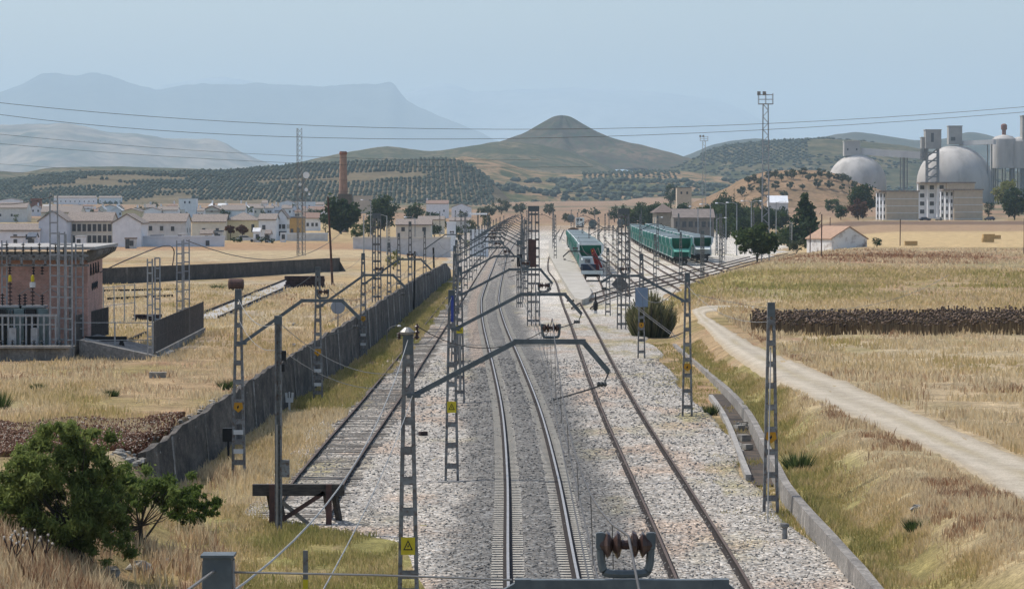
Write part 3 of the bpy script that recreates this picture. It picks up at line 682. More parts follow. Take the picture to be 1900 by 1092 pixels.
def add_arm(t, s, far, a=ARM, ins=True, key='arm'):
    def arm():
        mb = MB(); w = .085
        P = [(s * a['x0'], 0, a['z0']), (s * a['x1'], 0, a['z1']), (s * a['x2'], 0, a['z1']), (s * a['x3'], 0, a['z3'])]
        for p, q in zip(P, P[1:]): mb.bar(p, q, .10, .115)
        for p in P[1:3]: mb.box(p, (.12, .115, .122))
        mb.box((s * a['x0'], 0, a['z0']), (.3, .3, .1))
        return mb
    o = put((key, s), arm, 'arm', M_paint if not far else M_steel_dk, t)
    if ins:
        xc = a['x1'] + .52 * (a['x2'] - a['x1'])
        def brk():
            mb = MB(); x = s * xc; z = a['z1'] + .07
            mb.tube(catmull([(x - .19, 0, z + .33), (x - .19, 0, z + .2), (x - .175, 0, z + .07), (x - .12, 0, z + .03), (x + .12, 0, z + .03), (x + .175, 0, z + .07), (x + .19, 0, z + .2), (x + .19, 0, z + .33)], 4), .032, 7)
            for d in (-.19, .19): mb.box((x + d, 0, z + .27), (.07, .07, .11))
            return mb
        b = put((key, 'brk', s), brk, 'insulator_bracket', M_paint, o)
        def rib():
            mb = MB(); x = s * xc; z = a['z1'] + .31
            mb.lathe((x - .2, 0, z), [(.035, 0), (.05, .03), (.10, .06), (.085, .08), (.04, .1), (.105, .135), (.09, .155), (.035, .17), (.035, .23), (.105, .25), (.09, .28), (.04, .3), (.10, .325), (.06, .36), (.035, .4)], 12, 0, 'x')
            return mb
        put((key, 'rib', s), rib, 'insulator', M_brown, o)
        def steady():
            mb = MB(); mb.tube([(s * a['x3'], 0, a['z3']), (s * (a['x3'] - .12), -.05, a['z3'] - .28), (s * (a['x3'] - .55), -.05, a['z3'] - .42), (s * (a['x3'] - 1.25), -.05, a['z3'] - .62)], .02, 6)
            mb.lathe((s * (a['x3'] - .15) - .12, -.05, a['z3'] - .27), [(.03, 0), (.07, .03), (.04, .07), (.07, .11), (.04, .15), (.07, .19), (.03, .22)], 8, 0, 'x')
            return mb
        put((key, 'steady', s), steady, 'steady_arm', M_steel_dk, o)
    return o
def mast(loc, label, kind='single', arm=None, far=False, sign=None, group='lattice catenary masts', foot=True, a=ARM, H=None, key='arm', rust=False):
    h, L, B, C, _ = proto(kind)
    t = T('catenary_mast', loc, label, 'mast', group)
    if H: t.scale = (1, 1, H / h)
    m = M_steel if not far else M_steel
    for k, l in enumerate(L): put((kind, 'leg', k), lambda: l, 'leg', m, t)
    put((kind, 'batten'), lambda: B, 'lattice', M_steel, t)
    put((kind, 'cap'), lambda: C, 'cap', M_paint, t)
    if foot: put((kind, 'foot'), lambda: MB().box((0, 0, -.08), (.95 if kind in ('single', 'short', 'tall') else 1.5, .8, .24)), 'footing', M_conc, t)
    if arm: add_arm(t, arm, far, a, key=key)
    if sign:
        typ, z = sign
        if typ == 'tri': tri_plate(z).build('warning_sign', [M_yel, M_blk], t)
        else: diamond_plate(z).build('warning_sign', [M_ora, M_blk], t)
    return t
def base(px, py): p = G(px, py); return (p.x, p.y, p.z - .02)
# row carrying the main-line arms, left of the main track
mast((-2.22, 24.4, -.32), 'lattice mast under the bridge, only its box top and arm in view', arm=1, H=6.86, a=dict(ARM, x1=2.3, x2=3.8, z1=6.40, z0=5.2), key='armfg')
YM = [72.4, 112, 157, 199, 242, 286, 330, 374, 418, 462, 506, 550, 594, 638, 682, 726, 770, 830, 890]
MX = {72.4: (757 - 950) / 6000 * 72.4, 112: (838 - 950) / 6000 * 112, 157: (853 - 950) / 6000 * 157}
MLAB = ['tall grey mast at the near left of the main track with a yellow warning triangle', 'mast left of the main track on a concrete footing, yellow triangle on its lower half',
        'mast left of the main track just behind the footed one, yellow triangle and grey conduit']
for i, y in enumerate(YM):
    x = MX.get(y, main_x(y) - 3.1)
    z = -.3 + float(far_z(y))
    lab = MLAB[i] if i < 3 else 'left-hand main line mast, %s of its row counting away from the bridge' % ORD[i + 1]
    t = mast((x, y, z), lab, arm=1, far=i > 2, sign=('tri', {0: 1.93, 1: 2.6, 2: 3.6}[i]) if i < 3 else None, foot=i in (1, 2) or i > 2)
    if i == 0:
        MB().lathe((-.02, 0, 6.62), [(.1, 0), (.16, .05), (.17, .1), (.06, .2)], 10).build('cap_cowl', M_wirelt, t)
        MB().box((0, -.135, .9), (.36, .012, .17)).build('number_plate', M_steel, t)
        for s in (-.2, .2): insulator((s, 0, 6.55), 'z', .35 if s > 0 else .16, .06, 3).build('insulator', M_brown, t)
    if i == 1: MB().box((.02, -.16, 6.0), (.1, .02, .9)).build('blue_plate', mat('plate_blue', (.05, .07, .25), (.06, .09, .3), 3), t)
    if i == 2: MB().tube([(.02, -.17, .6), (.02, -.17, 3.4)], .06, 8).build('conduit', M_wirelt, t)
# left row beside the wall (arms reach over the siding)
AL = dict(x0=.13, z0=4.75, x1=2.25, x2=3.65, z1=6.25, x3=4.3, z3=5.6)
for px, py, kind, arm, lab, sg in ((443, 885, 'single', 1, 'nearest mast against the dark stained wall, orange plate and two white plates', 'dia'),
                              (590, 748, 'single', 1, 'mast at the foot of the wall, second from the near end, orange plate', 'dia'),
                              (674, 664, 'single', 1, 'mast at the foot of the wall, third from the near end, orange plate', 'dia'),
                              (722, 602, 'single', None, 'mast at the foot of the wall, fourth from the near end, no arm', None),
                              (761, 577, 'tall', None, 'taller thin mast by the wall beside a black pole', None),
                              (788, 541, 'single', 1, 'mast near the far end of the wall with an arm to the right', None)):
    b = base(px, py); t = mast(b, lab, kind, arm, far=False, sign=(sg, 2.5) if sg else None, a=AL, key='armL', foot=False)
    if py > 540:
        for z in ((1.62, .95) if px < 600 else (1.5, .9)): MB().box((0, -.135, z), (.34, .012, .16)).build('number_plate', M_white, t)
# masts standing left of the wall
for px, py, kind, H, lab in ((699, 562, 'doublemid', 7.4, 'broad double lattice mast in the dry field just behind the wall'), (740, 548, 'single', 5.6, 'slim mast behind the wall, right of the broad double mast'),
                             (553, 470, 'single', 4.5, 'short grey mast in the field below the tall radio tower'), (816, 440, 'single', 7.5, 'mast among the low buildings left of the station'),
                             (722, 470, 'single', 6.0, 'mast in the golden field in front of the bushy trees'), (845, 455, 'tall', 8.5, 'tall mast left of the main line near the station canopy')):
    b = base(px, py); mast(b, lab, kind, None, True, H=H, foot=False)
# right-hand masts
mast(base(1430, 955), 'mast at the near right beside the concrete drain wall, orange plate, no arm', 'single', None, sign=('dia', 2.45), H=6.55)
t = mast(base(1275, 776), 'mast on the right bank with an arm slanting up to the left, orange plate', 'single', -1, sign=('dia', 2.35), H=6.55, a=dict(ARM, x1=2.2, x2=3.4, z1=6.5, z0=5.35, x3=3.9, z3=6.2), key='armR', foot=False)
t = mast(base(1190, 668), 'mast at the broom bush bearing a blue-grey sign back and an orange plate', 'single', None, sign=('dia', 2.2), foot=False)
MB().box((0, -.16, 3.95), (.8, .03, 1.2)).build('sign_back', mat('sign_back_blue', (.20, .27, .36), (.17, .23, .32), 2, .6), t)
RM = [(1128, 588, 'single', 6.0, -1, 'mast between the sidings with a footing, left of the tall double mast'), (1157, 613, 'double', 9.4, None, 'tall double lattice mast on the right behind the grey diamond sign'),
      (990, 607, 'double', 9.6, None, 'tall double lattice mast with a rusty panel between main line and right siding'), (964, 572, 'doublelow', 6.4, None, 'double mast carrying the black signal beside the main track'),
      (1215, 538, 'single', 6.4, None, 'mast in the yard in front of the hopper wagons, left one of three'), (1263, 525, 'single', 6.4, None, 'mast in the yard at the near end of the front hopper wagon'),
      (1303, 517, 'doublelow', 6.4, None, 'double mast at the yard edge between the two hopper row ends'), (1337, 494, 'doublelow', 8.5, None, 'double lattice mast right of the hopper rows'),
      (1165, 470, 'tall', 8.0, None, 'mast beside the far end of the front hopper row'), (1110, 470, 'tall', 7.5, None, 'mast behind the crane train in the yard'),
      (1145, 500, 'single', 6.4, None, 'mast next to the crane wagon, on its right side'), (1060, 440, 'tall', 8.0, None, 'distant mast left of the crane train'), (1130, 440, 'tall', 8, None, 'distant mast between the crane train and hopper row'),
      (1190, 440, 'tall', 8, None, 'distant mast in front of the station shed'), (1398, 470, 'tall', 9.0, None, 'mast left of the round green tree by the floodlight tower'), (1466, 455, 'single', 6, None, 'mast beside the dark tree right of the floodlight tower')]
for px, py, kind, H, arm, lab in RM:
    t = mast(base(px, py), lab, kind, arm, True, H=H, a=dict(ARM, x1=2.2, x2=3.4, z1=6.3, z0=5.2, x3=3.9, z3=5.8), key='armR2', foot=py > 560)
    if px == 990: MB().box((-.1, -.19, 5.9), (.62, .03, 2.2)).build('rusty_panel', M_rustpost, t)
    if px == 964:
        q = MB().box((0, -.28, 4.55), (.46, .16, 1.15)).build('signal_head', M_blk, t)
        for z in (4.2, 4.55, 4.9): MB().lathe((0, -.42, z), [(.1, 0), (.13, .02), (.13, .1)], 10, 0, 'y').build('signal_hood', M_blk, q)
        MB().box((0, -.3, 3.75), (.8, .5, .05)).tube([(-.4, -.55, 3.78), (-.4, -.55, 4.3)], .02).tube([(.4, -.55, 3.78), (.4, -.55, 4.3)], .02).build('signal_platform', M_steel, t)
# far masts right of the main track
for i, y in enumerate([330, 380, 430, 480, 540, 600, 660, 720, 780, 850, 920]):
    mast((main_x(y) + 3.6, y, -.3 + float(far_z(y))), 'mast right of the main line, %s of the distant row leading to the station' % ORD[i], 'single' if i % 3 else 'tall', -1, True, a=ARM, foot=True)
for i, (x, y, k) in enumerate([(17, 470, 'single'), (22.5, 500, 'tall'), (12.4, 520, 'single'), (17.5, 560, 'single'), (23.8, 600, 'tall'), (13.5, 620, 'single'), (19, 660, 'tall'), (25.5, 700, 'single'), (15, 740, 'tall'), (21, 780, 'single'), (27.5, 820, 'tall'), (16.5, 860, 'single'), (23, 900, 'tall'), (9.0, 700, 'tall'), (7.5, 560, 'tall'), (10.5, 820, 'tall'), (33, 640, 'tall'), (36, 700, 'tall'), (40.5, 640, 'tall'), (38.6, 590, 'single'), (-8.8, 560, 'tall'), (-9.2, 640, 'tall'), (-10.5, 720, 'tall'), (-6, 800, 'tall'), (12, 950, 'tall'), (6, 1000, 'tall')]):
    mast((x, y, th(x, y)), 'slim yard mast among the far sidings, %s counting away from the camera' % (ORD + ['last but one', 'last'])[i], k, (-1 if i % 3 == 0 else 1) if 9 < x < 30 and i % 2 == 0 else None, True, foot=False, key='armY', H=6.4 if k == 'single' else 8.2, group='slim yard masts')
# ---- overhead wires
def sag(a, b, s, n=10):
    a, b = Vector(a), Vector(b); return [a.lerp(b, k / n) - Vector((0, 0, 4 * s * (k / n) * (1 - k / n))) for k in range(n + 1)]
def span(tab, off, y0, y1, lab, r=.011, drop=True, zm=6.72, zc=5.17):
    t = T('overhead_line', (0, 0, 0), lab, 'overhead wire', 'overhead line spans')
    x0, x1 = smooth_tab(tab, y0) + off, smooth_tab(tab, y1) + off; e0, e1 = float(far_z(y0)), float(far_z(y1))
    mes = sag((x0, y0, zm + e0), (x1, y1, zm + e1), 1.0, 12)
    MB().tube(mes, r, 5).build('messenger_wire', M_wire, t)
    for d in (-.05, .05): MB().tube([(x0 + d, y0, zc + e0), ((x0 + x1) / 2 + d, (y0 + y1) / 2, zc - .03 + (e0 + e1) / 2), (x1 + d, y1, zc + e1)], r, 5).build('contact_wire', M_wire, t)
    if drop:
        for k in range(1, 12, 2):
            p = mes[k]; MB().tube([p, (p.x + .03, p.y, zc + .0)], r * .45, 4).build('dropper', M_wire, t)
ys = [-22, 24.4] + YM
for i in range(len(ys) - 1):
    if ys[i] > 690: break
    span([(y, x) for y, x in zip([-60] + ys, [1.05] + [smooth_tab(MAIN, y) + .1 if y > 40 else .88 for y in ys])], 0, ys[i], ys[i + 1], 'overhead contact line above the main track, %s span from the bridge' % ORD[i], .011 if i < 5 else .016, i < 6)
RS = [24, 99.5, 145, 200, 280, 330, 380, 430, 480, 540, 600]
for i in range(1, len(RS) - 1):
    span(RIGHT, .1, RS[i], RS[i + 1], 'overhead contact line above the right siding, %s span from the near end' % ORD[i - 1], .012, i < 3)
LS = [114, 157, 205, 262, 330, 420]
for i in range(len(LS) - 1):
    span(LEFT, .1, LS[i], LS[i + 1], 'overhead contact line above the left siding, %s span from the buffer stop' % ORD[i], .011, i < 2, zm=6.4)
def wire(pts, r, lab, m=M_wire, name='overhead_wire', group=None):
    o = MB().tube(pts, r, 5).build(name, m); return tag(o, lab, 'wire', group)
def cap_of(px, py_top, base_px, base_py): b = G(base_px, base_py); return at(px, py_top, b.y)
fgp = Vector((-2.2, 24.4, 6.2)); A = Vector((MX[72.4], 72.4, 6.2)); B_ = Vector((MX[112], 112, 6.1)); Cc = Vector((MX[157], 157, 6.1))
wire(sag(fgp + Vector((-.05, 0, 0)), A + Vector((0, 0, .05)), .75, 16), .011, 'pale earth cable sagging from the bottom-edge mast top to the tall near mast', M_wirelt)
wire([at(398, 1060, 24.4), at(700, 1066, 24.4), at(950, 1075, 24.4)], .009, 'pale stay wire running level from the bottom-edge mast top to its arm', M_wirelt)
wire([at(398, 1058, 24.3), at(340, 1100, 23.6)], .012, 'pale stay wire dropping left off the bottom-edge mast top', M_wirelt)
wire(sag((-1.75, 24.4, 5.75), A + Vector((.1, 0, -1.2)), .25, 12), .008, 'thin grey wire rising beside the buffer stop to the tall near mast', M_wirelt)
wire(sag(A + Vector((.12, 0, -.05)), at(1030, 640, 72.4), .02, 4), .008, 'thin tie wire from the tall near mast to its arm', M_wirelt)
wire(sag(A + Vector((.2, 0, .35)), at(1012, 612, 72.4), .45, 10), .011, 'dark jumper wire drooping from the tall near mast insulator to the arm insulator', M_wire)
MB_top = [A, B_, Cc] + [Vector((main_x(y) - 3.1, y, 6.1 + float(far_z(y)))) for y in YM[3:12]]
for i in range(len(MB_top) - 1): wire(sag(MB_top[i], MB_top[i + 1], .6, 8), .011, 'earth wire along mast tops left of the main track, %s span from the near end' % ORD[i], M_wire, group='earth wires')
# ---- grey H-section post by the buffer stop and its cables
pb = G(517, 985); 
t = T('feeder_post', (pb.x, pb.y, pb.z - .05), 'slim grey steel post standing in front of the buffer stop', 'post')
H = CAMZ - (584 - HOR) / F * pb.y - pb.z
MB().bar((-.075, 0, 0), (-.075, 0, H), .05, .17).bar((.075, 0, 0), (.075, 0, H), .05, .17).box((0, 0, H / 2), (.1, .03, H)).build('shaft', M_steel, t)
MB().box((0, 0, H - .1), (.22, .2, .26)).build('cap', M_paint, t)
MB().box((.16, .02, H - 1.15), (.14, .2, .3)).box((.14, .02, H - 1.5), (.1, .14, .22)).build('switch_box', M_blk, t)
MB().box((.2, 0, 1.9), (.24, .2, .5)).build('cable_box', M_steel, t)
MB().tube([(-.03, -.1, 0), (-.03, -.1, 3.2)], .03, 6).build('conduit', M_wirelt, t)
ptop = Vector((pb.x, pb.y, pb.z + H - .2)); m1 = Vector(base(443, 885)) + Vector((0, 0, 6.3)); m2 = Vector(base(590, 748)) + Vector((0, 0, 6.3))
wire(sag(ptop, at(745, 690, 112), .55, 12), .012, 'upper pale cable from the slim post across to the near mast', M_wirelt)
wire(sag(ptop - Vector((0, 0, .75)), at(745, 715, 112), .5, 12), .010, 'lower pale cable from the slim post across to the near mast', M_wirelt)
wire(sag(m1, ptop, .45, 8), .012, 'pale cable from the wall mast to the slim post', M_wirelt)
wire(sag(m1 - Vector((0, 0, .7)), ptop - Vector((0, 0, .8)), .4, 8), .009, 'thin lower cable from the wall mast to the slim post', M_wirelt)
Lm = [Vector(base(a, b)) + Vector((0, 0, 6.5)) for a, b in ((443, 885), (590, 748), (674, 664), (722, 602), (761, 577), (788, 541))]
for i in range(len(Lm) - 1): wire(sag(Lm[i], Lm[i + 1], .5, 8), .009, 'wire along the mast tops by the wall, %s span from the near end' % ORD[i], M_wire, group='wall side wires')
Rm = [Vector(base(1430, 955)) + Vector((0, 0, 6.2)), Vector(base(1275, 776)) + Vector((0, 0, 6.2)), Vector(base(1190, 668)) + Vector((0, 0, 6.2)), Vector(base(1128, 588)) + Vector((0, 0, 5.8))]
gp_ = G(1456, 1000)
wire([Rm[0] + Vector((-.02, -.1, -1.0)), Vector((gp_.x - .25, gp_.y + 3, gp_.z + .2))], .022, 'pale stay cable running down the near right mast to the ground', M_wirelt)
wire(sag(Rm[1] - Vector((0, 0, .5)), at(1760, 510, 240), 1.6, 12), .012, 'thin pale wire drooping from the right bank mast across the field', M_wirelt)
wire(sag(Rm[1] - Vector((0, 0, .2)), Rm[0] - Vector((0, 0, .2)), .5, 8), .008, 'thin wire between the two near right masts', M_wirelt)
# ---- transmission lines crossing the whole view
for k, (l, m_, r, Y) in enumerate((((-60, 184), (950, 240), (1960, 193), 420), ((-60, 204), (850, 258), (1960, 203), 420), ((-60, 243), (520, 288), (1000, 296), 520), ((-60, 261), (560, 303), (1100, 309), 520), ((-60, 300), (480, 330), (900, 336), 640), ((-60, 312), (700, 357), (1300, 346), 700))):
    a, b, c = at(*l, Y * .93), at(*m_, Y), at(*r, Y * 1.1)
    P = [a * ((1 - q) * (1 - 2 * q)) + b * (4 * q * (1 - q)) + c * (q * (2 * q - 1)) for q in [i / 24 for i in range(25)]]
    wire(P, (.03, .03, .026, .026, .024, .022)[k], ('highest', 'second highest', 'third highest', 'fourth highest', 'fifth highest', 'lowest')[k] + ' of the power lines crossing the whole view', M_wire, 'power_line', 'power lines across the view')
# ================================================================ WALLS, SUBSTATION
def wallmat(name, c, c2, long_=False):
    m, t, p = nodes(name); co = coords(t, False, (.9, .2, .1) if long_ else (.9, .28, .1)); co2 = coords(t, False, (1, .45, 1) if long_ else (1, 1, 1))
    a = ramp(t, noise(t, co2, 1.1, 7, .75), [(.36, c2), (.5, tuple((u + v) * .42 for u, v in zip(c, c2))), (.66, c)])
    a = mixc(t, ramp(t, noise(t, co, 1.3, 6, .75), [(.5, 0.), (.64, .75)]), a, tuple(v * .6 for v in c2))
    a = mixc(t, ramp(t, noise(t, co, 2.1, 5, .7), [(.62, 0.), (.7, .6)]), a, tuple(min(1, v * 1.7) for v in c))
    a = mixc(t, 1, a, ramp(t, noise(t, co2, 7, 6, .75), [(.3, .55), (.7, 1.35)]), 'MULTIPLY')
    t.links.new(a, p.inputs['Base Color']); p.inputs['Roughness'].default_value = .95; bump(t, p, noise(t, co2, 4, 7, .75), .7, .08); return m
M_wallblk = wallmat('shaded_stained_wall', (.165, .142, .115), (.024, .02, .017), True)  # dark base takes in the shade of this face; blotches are stains
M_wallpale = wallmat('wall_whitewash', (.42, .40, .37), (.2, .19, .18))
M_dark_wall = wallmat('backlit_wall', (.13, .115, .1), (.06, .052, .047))  # shade of the backlit face is put into this dark colour
M_pil = wallmat('weathered_pilaster', (.24, .22, .19), (.07, .065, .06))
def boundary_wall():
    t = T('boundary_wall', (0, 0, 0), 'long dark stained retaining wall with pale vertical streaks left of the siding', 'wall')
    ys = list(np.arange(104, 445, 1.0)); mb = MB(); vs = []; n = len(ys); cp = MB()
    for i, y in enumerate(ys):
        x = itp(WALL, y); h = itp(WALLTOP, y) + .12 * (vnoise(y * .21, 1, 4) - .5) + .16 * (vnoise(y * 1.3, 3, 4) - .5); h = float(h)
        if y > 420: h -= (y - 420) * .05
        vs += [(x - .42, y, -.6), (x - .3, y, h - .1 * vnoise(y * .6, 2, 5)), (x - .04, y, h), (x + .12, y, -.6)]
    fs = []
    for i in range(n - 1):
        for k in range(3): fs.append((i * 4 + k, i * 4 + k + 1, i * 4 + 5 + k, i * 4 + 4 + k))
    fs += [(0, 1, 2, 3), ((n - 1) * 4 + 3, (n - 1) * 4 + 2, (n - 1) * 4 + 1, (n - 1) * 4)]
    mb.add(vs, fs); mb.build('wall_face', M_wallblk, t)
    rr = random.Random(3); y = 110.0; k = 0
    while y < 430:
        x = float(itp(WALL, y)); h = float(itp(WALLTOP, y)) - .06
        a = rr.uniform(.05, .16); b0 = MB()
        b0.add([(x + .13, y - a, -.4), (x + .16, y + a * .6, -.4), (x + .01, y + a, h), (x - .03, y - a, h - .05), (x - .1, y, -.4), (x - .1, y, h)], [(0, 1, 2, 3), (0, 3, 5, 4), (1, 4, 5, 2), (3, 2, 5)])
        b0.build('pilaster', M_wallpale if k % 4 != 1 else M_pil, t); y += 9.8 + rr.uniform(-.8, .8); k += 1
boundary_wall()
rb = MB(); rr = random.Random(5)
for i in range(700):
    y = 103 + 70 * rr.random() ** 1.3; x = float(itp(WALL, y)) - .12 - .9 * rr.random() ** 1.5
    s = rr.uniform(.05, .17); rb.blob((x, y, max(th(x, y), float(itp(WALLTOP, y)) - .25 - .5 * (float(itp(WALL, y)) - x))), (s, s, s * .6), i, 0, .7, 5, 3)
M_stone = mat('grey_stone', (.34, .32, .28), (.2, .185, .16), 3, .95, b=.4)
stuff(rb.build('rubble', M_stone), 'grey rubble heaped along the near top of the dark stained wall', 'rubble')
# dark wall in the field
def field_wall():
    P = [G(196, 527), G(420, 516), G(628, 503)]; Pt = [G(135, 530)] + P
    t = T('field_wall', (0, 0, 0), 'long low dark wall standing across the dry field behind the substation', 'wall')
    mb = MB()
    for a, b in zip(Pt, Pt[1:]): mb.bar((a.x, a.y, a.z + .75), (b.x, b.y, b.z + .75), .4, 1.85)
    mb.build('wall_face', M_dark_wall, t)
    e = Pt[-1]; MB().prism([(e.x, e.z), (e.x + .9, e.z), (e.x + .15, e.z + 1.3), (e.x, e.z + 1.5)], e.y - .3, e.y + .3, 'y').build('broken_end', M_dark_wall, t)
    for a, b in zip(Pt, Pt[1:]):
        L = (b - a).length
        for k in range(1, int(L / 4)):
            p = a.lerp(b, k * 4 / L); MB().box((p.x, p.y - .22, p.z + .75), (.2, .1, 1.7)).build('pilaster', M_wallpale if k % 3 == 0 else M_dark_wall, t)
field_wall()
# right-hand drain wall and channel
def drain():
    pts = [(20, 7.9), (60, 8.15), (80, 8.42), (92, 8.5), (103, 8.62), (113, 9.0), (124, 9.45), (136, 9.95), (148, 10.35), (161, 10.6), (190, 10.85), (221, 10.9)]
    mb = MB(); vs = []
    for y in np.arange(20, 222, 3.0):
        x = smooth_tab(pts, y) + .1; z = -.1 + .42 * (1 - sst(120, 215, y)) + .03 * (float(vnoise(y * .3, 0, 4)) - .5); z = float(z)
        vs += [(x - .06, y, -.6), (x - .02, y, z), (x + .24, y, z + .0), (x + .3, y, -.6)]
    n = len(vs) // 4
    mb.add(vs, [(i * 4 + k, i * 4 + k + 1, i * 4 + 5 + k, i * 4 + 4 + k) for i in range(n - 1) for k in range(3)] + [(0, 1, 2, 3), (4*n-1, 4*n-2, 4*n-3, 4*n-4)])
    t = T('drain_wall', (0, 0, 0), 'low stained concrete drain wall along the foot of the right bank', 'wall')
    mb.build('wall_face', wallmat('drain_concrete', (.36, .33, .29), (.2, .185, .165)), t)
    k = MB(); vs = []
    for y in np.arange(112, 163, 3.0):
        x = smooth_tab(pts, y) - .75; vs += [(x - .1, y, -.5), (x - .1, y, -.05), (x + .1, y, -.05), (x + .1, y, -.75)]
    n = len(vs) // 4
    k.add(vs, [(i * 4 + q, i * 4 + q + 1, i * 4 + 5 + q, i * 4 + 4 + q) for i in range(n - 1) for q in range(3)] + [(0, 1, 2, 3), (4*n-1, 4*n-2, 4*n-3, 4*n-4)])
    k.build('channel_kerb', M_conc, t)
    f = MB(); vs = []
    for y in np.arange(110, 166, 3.0):
        x = smooth_tab(pts, y); vs += [(x - .66, y, -.245), (x + .05, y, -.245)]
    n = len(vs) // 2; f.add(vs, [(2*i, 2*i+1, 2*i+3, 2*i+2) for i in range(n - 1)]); f.build('channel_floor', mat('drain_mud', (.10, .075, .055), (.045, .04, .035), 1.5, .9), t)
    for y, s in ((126, .2), (131, .25), (137, .22)):
        b = MB().box((smooth_tab(pts, y) - .35, y, -.12), (s * 1.6, s * 2, s), .4).build('fallen_slab', M_stone); tag(b, {126: 'pale broken slab lying nearest in the drain channel', 131: 'middle broken slab lying in the drain channel', 137: 'farthest broken slab lying in the drain channel'}[y], 'slab')
drain()
# ---- brick substation
M_brick = None
def brickmat():
    m, t, p = nodes('pink_brick'); co = coords(t)
    b = t.nodes.new('ShaderNodeTexBrick'); b.inputs['Scale'].default_value = 3.2; b.inputs['Color1'].default_value = (.50, .27, .21, 1); b.inputs['Color2'].default_value = (.38, .21, .165, 1); b.inputs['Mortar'].default_value = (.48, .37, .31, 1)
    b.inputs['Mortar Size'].default_value = .02; mp = t.nodes.new('ShaderNodeMapping'); mp.inputs['Rotation'].default_value = (R(90), 0, 0); t.links.new(co, mp.inputs[0]); t.links.new(mp.outputs[0], b.inputs[0])
    c = mixc(t, 1, b.outputs[0], ramp(t, noise(t, co, .9, 6, .7), [(.3, .7), (.7, 1.25)]), 'MULTIPLY')
    c = mixc(t, ramp(t, noise(t, co, 2.5, 5, .7), [(.55, 0.), (.7, .6)]), c, (.4, .3, .26))
    t.links.new(c, p.inputs['Base Color']); p.inputs['Roughness'].default_value = .95; return m
M_brick = brickmat(); M_lt = mat('light_galvanised', (.36, .375, .385), (.27, .28, .29), 5, .5, .35)
M_tank = mat('transformer_green_grey', (.15, .20, .20), (.11, .15, .15), 3, .5)
M_concst = wallmat('stained_concrete', (.33, .31, .28), (.19, .18, .16))
ys_ = G(100, 668).y; gz = th(-24, ys_)
def SX(px, Y): return (px - CX) / F * Y
def SZ(py, Y): return CAMZ + (HOR - py) / F * Y
def substation():
    Y = ys_ + 5.5
    t = T('substation_building', (0, 0, 0), 'pink brick substation with an overhanging concrete roof and scrawled graffiti on its corner', 'building')
    xr, xl = SX(162, Y), SX(-260, Y); zt = SZ(478, Y); D = 16; sk = 1.3     # right flank runs back and to the right
    yc = Y; MB().prism([(xl, yc), (xr, yc), (SX(190, yc + D), yc + D), (xl, yc + D)], gz - .2, zt, 'z').build('brick_walls', M_brick, t)
    rz = SZ(462, Y)
    MB().prism([(xl - 1, yc - .9), (SX(176, yc - .9), yc - .9), (SX(219, yc + D + 1), yc + D + 1), (xl - 1, yc + D + 1)], rz - .02, rz + .13, 'z').build('roof_slab', mat('roof_concrete', (.42, .40, .37), (.32, .305, .28), 2, .9), t)
    b = MB()
    for k in range(7):
        q = k / 6; yy = yc + q * D; x = SX(162, yc) * (1 - q) + SX(190, yc + D) * q
        b.prism([(x, rz - .06), (x + .85, rz - .06), (x + .75, rz - .3), (x, rz - .75)], yy - .14, yy + .14, 'y')
    b.build('roof_corbels', M_concst, t)
    MB().box(((xl + xr) / 2, yc - .35, rz - .35), (xr - xl, .5, .45)).build('cornice', M_concst, t)
    g = MB(); rr = random.Random(4); dx = (SX(190, yc + D) - xr) / D       # scrawl on the flank
    def fl(u, z): return (xr + dx * u + .025, yc + u, z)
    for k in range(4):
        u = 2.5 + k * 2.6; z = SZ(508, yc + 4)
        g.tube([fl(u, z + rr.uniform(-.1, .1)), fl(u + .35, z + .55), fl(u + 1.3, z - .05)], .03, 4); g.tube([fl(u + .3, z + .2), fl(u + 1.5, z + .3)], .025, 4)
        z -= .8; u = 4 + k * 1.6; g.tube([fl(u, z), fl(u + .4, z + .3), fl(u + .7, z - .1), fl(u + 1.2, z + .25)], .025, 4)
    g.build('graffiti', M_blk, t)
    # platform
    p = T('substation_platform', (0, 0, 0), 'stained concrete platform carrying the transformers in front of the brick substation', 'platform')
    zt2 = SZ(645, ys_); MB().box((SX(-30, ys_) - 3, ys_ + 3, (gz + zt2) / 2 - .3), (SX(200, ys_) - SX(-30, ys_) + 8.4, 6, zt2 - gz + .6)).build('platform_block', M_concst, p)
    MB().box((SX(-30, ys_) - 3, ys_ + .1, zt2 + .05), (SX(200, ys_) - SX(-30, ys_) + 8.6, .7, .12)).build('coping', M_conc, p)
    return zt2
PZ = substation(); Yt = ys_ + 2.4
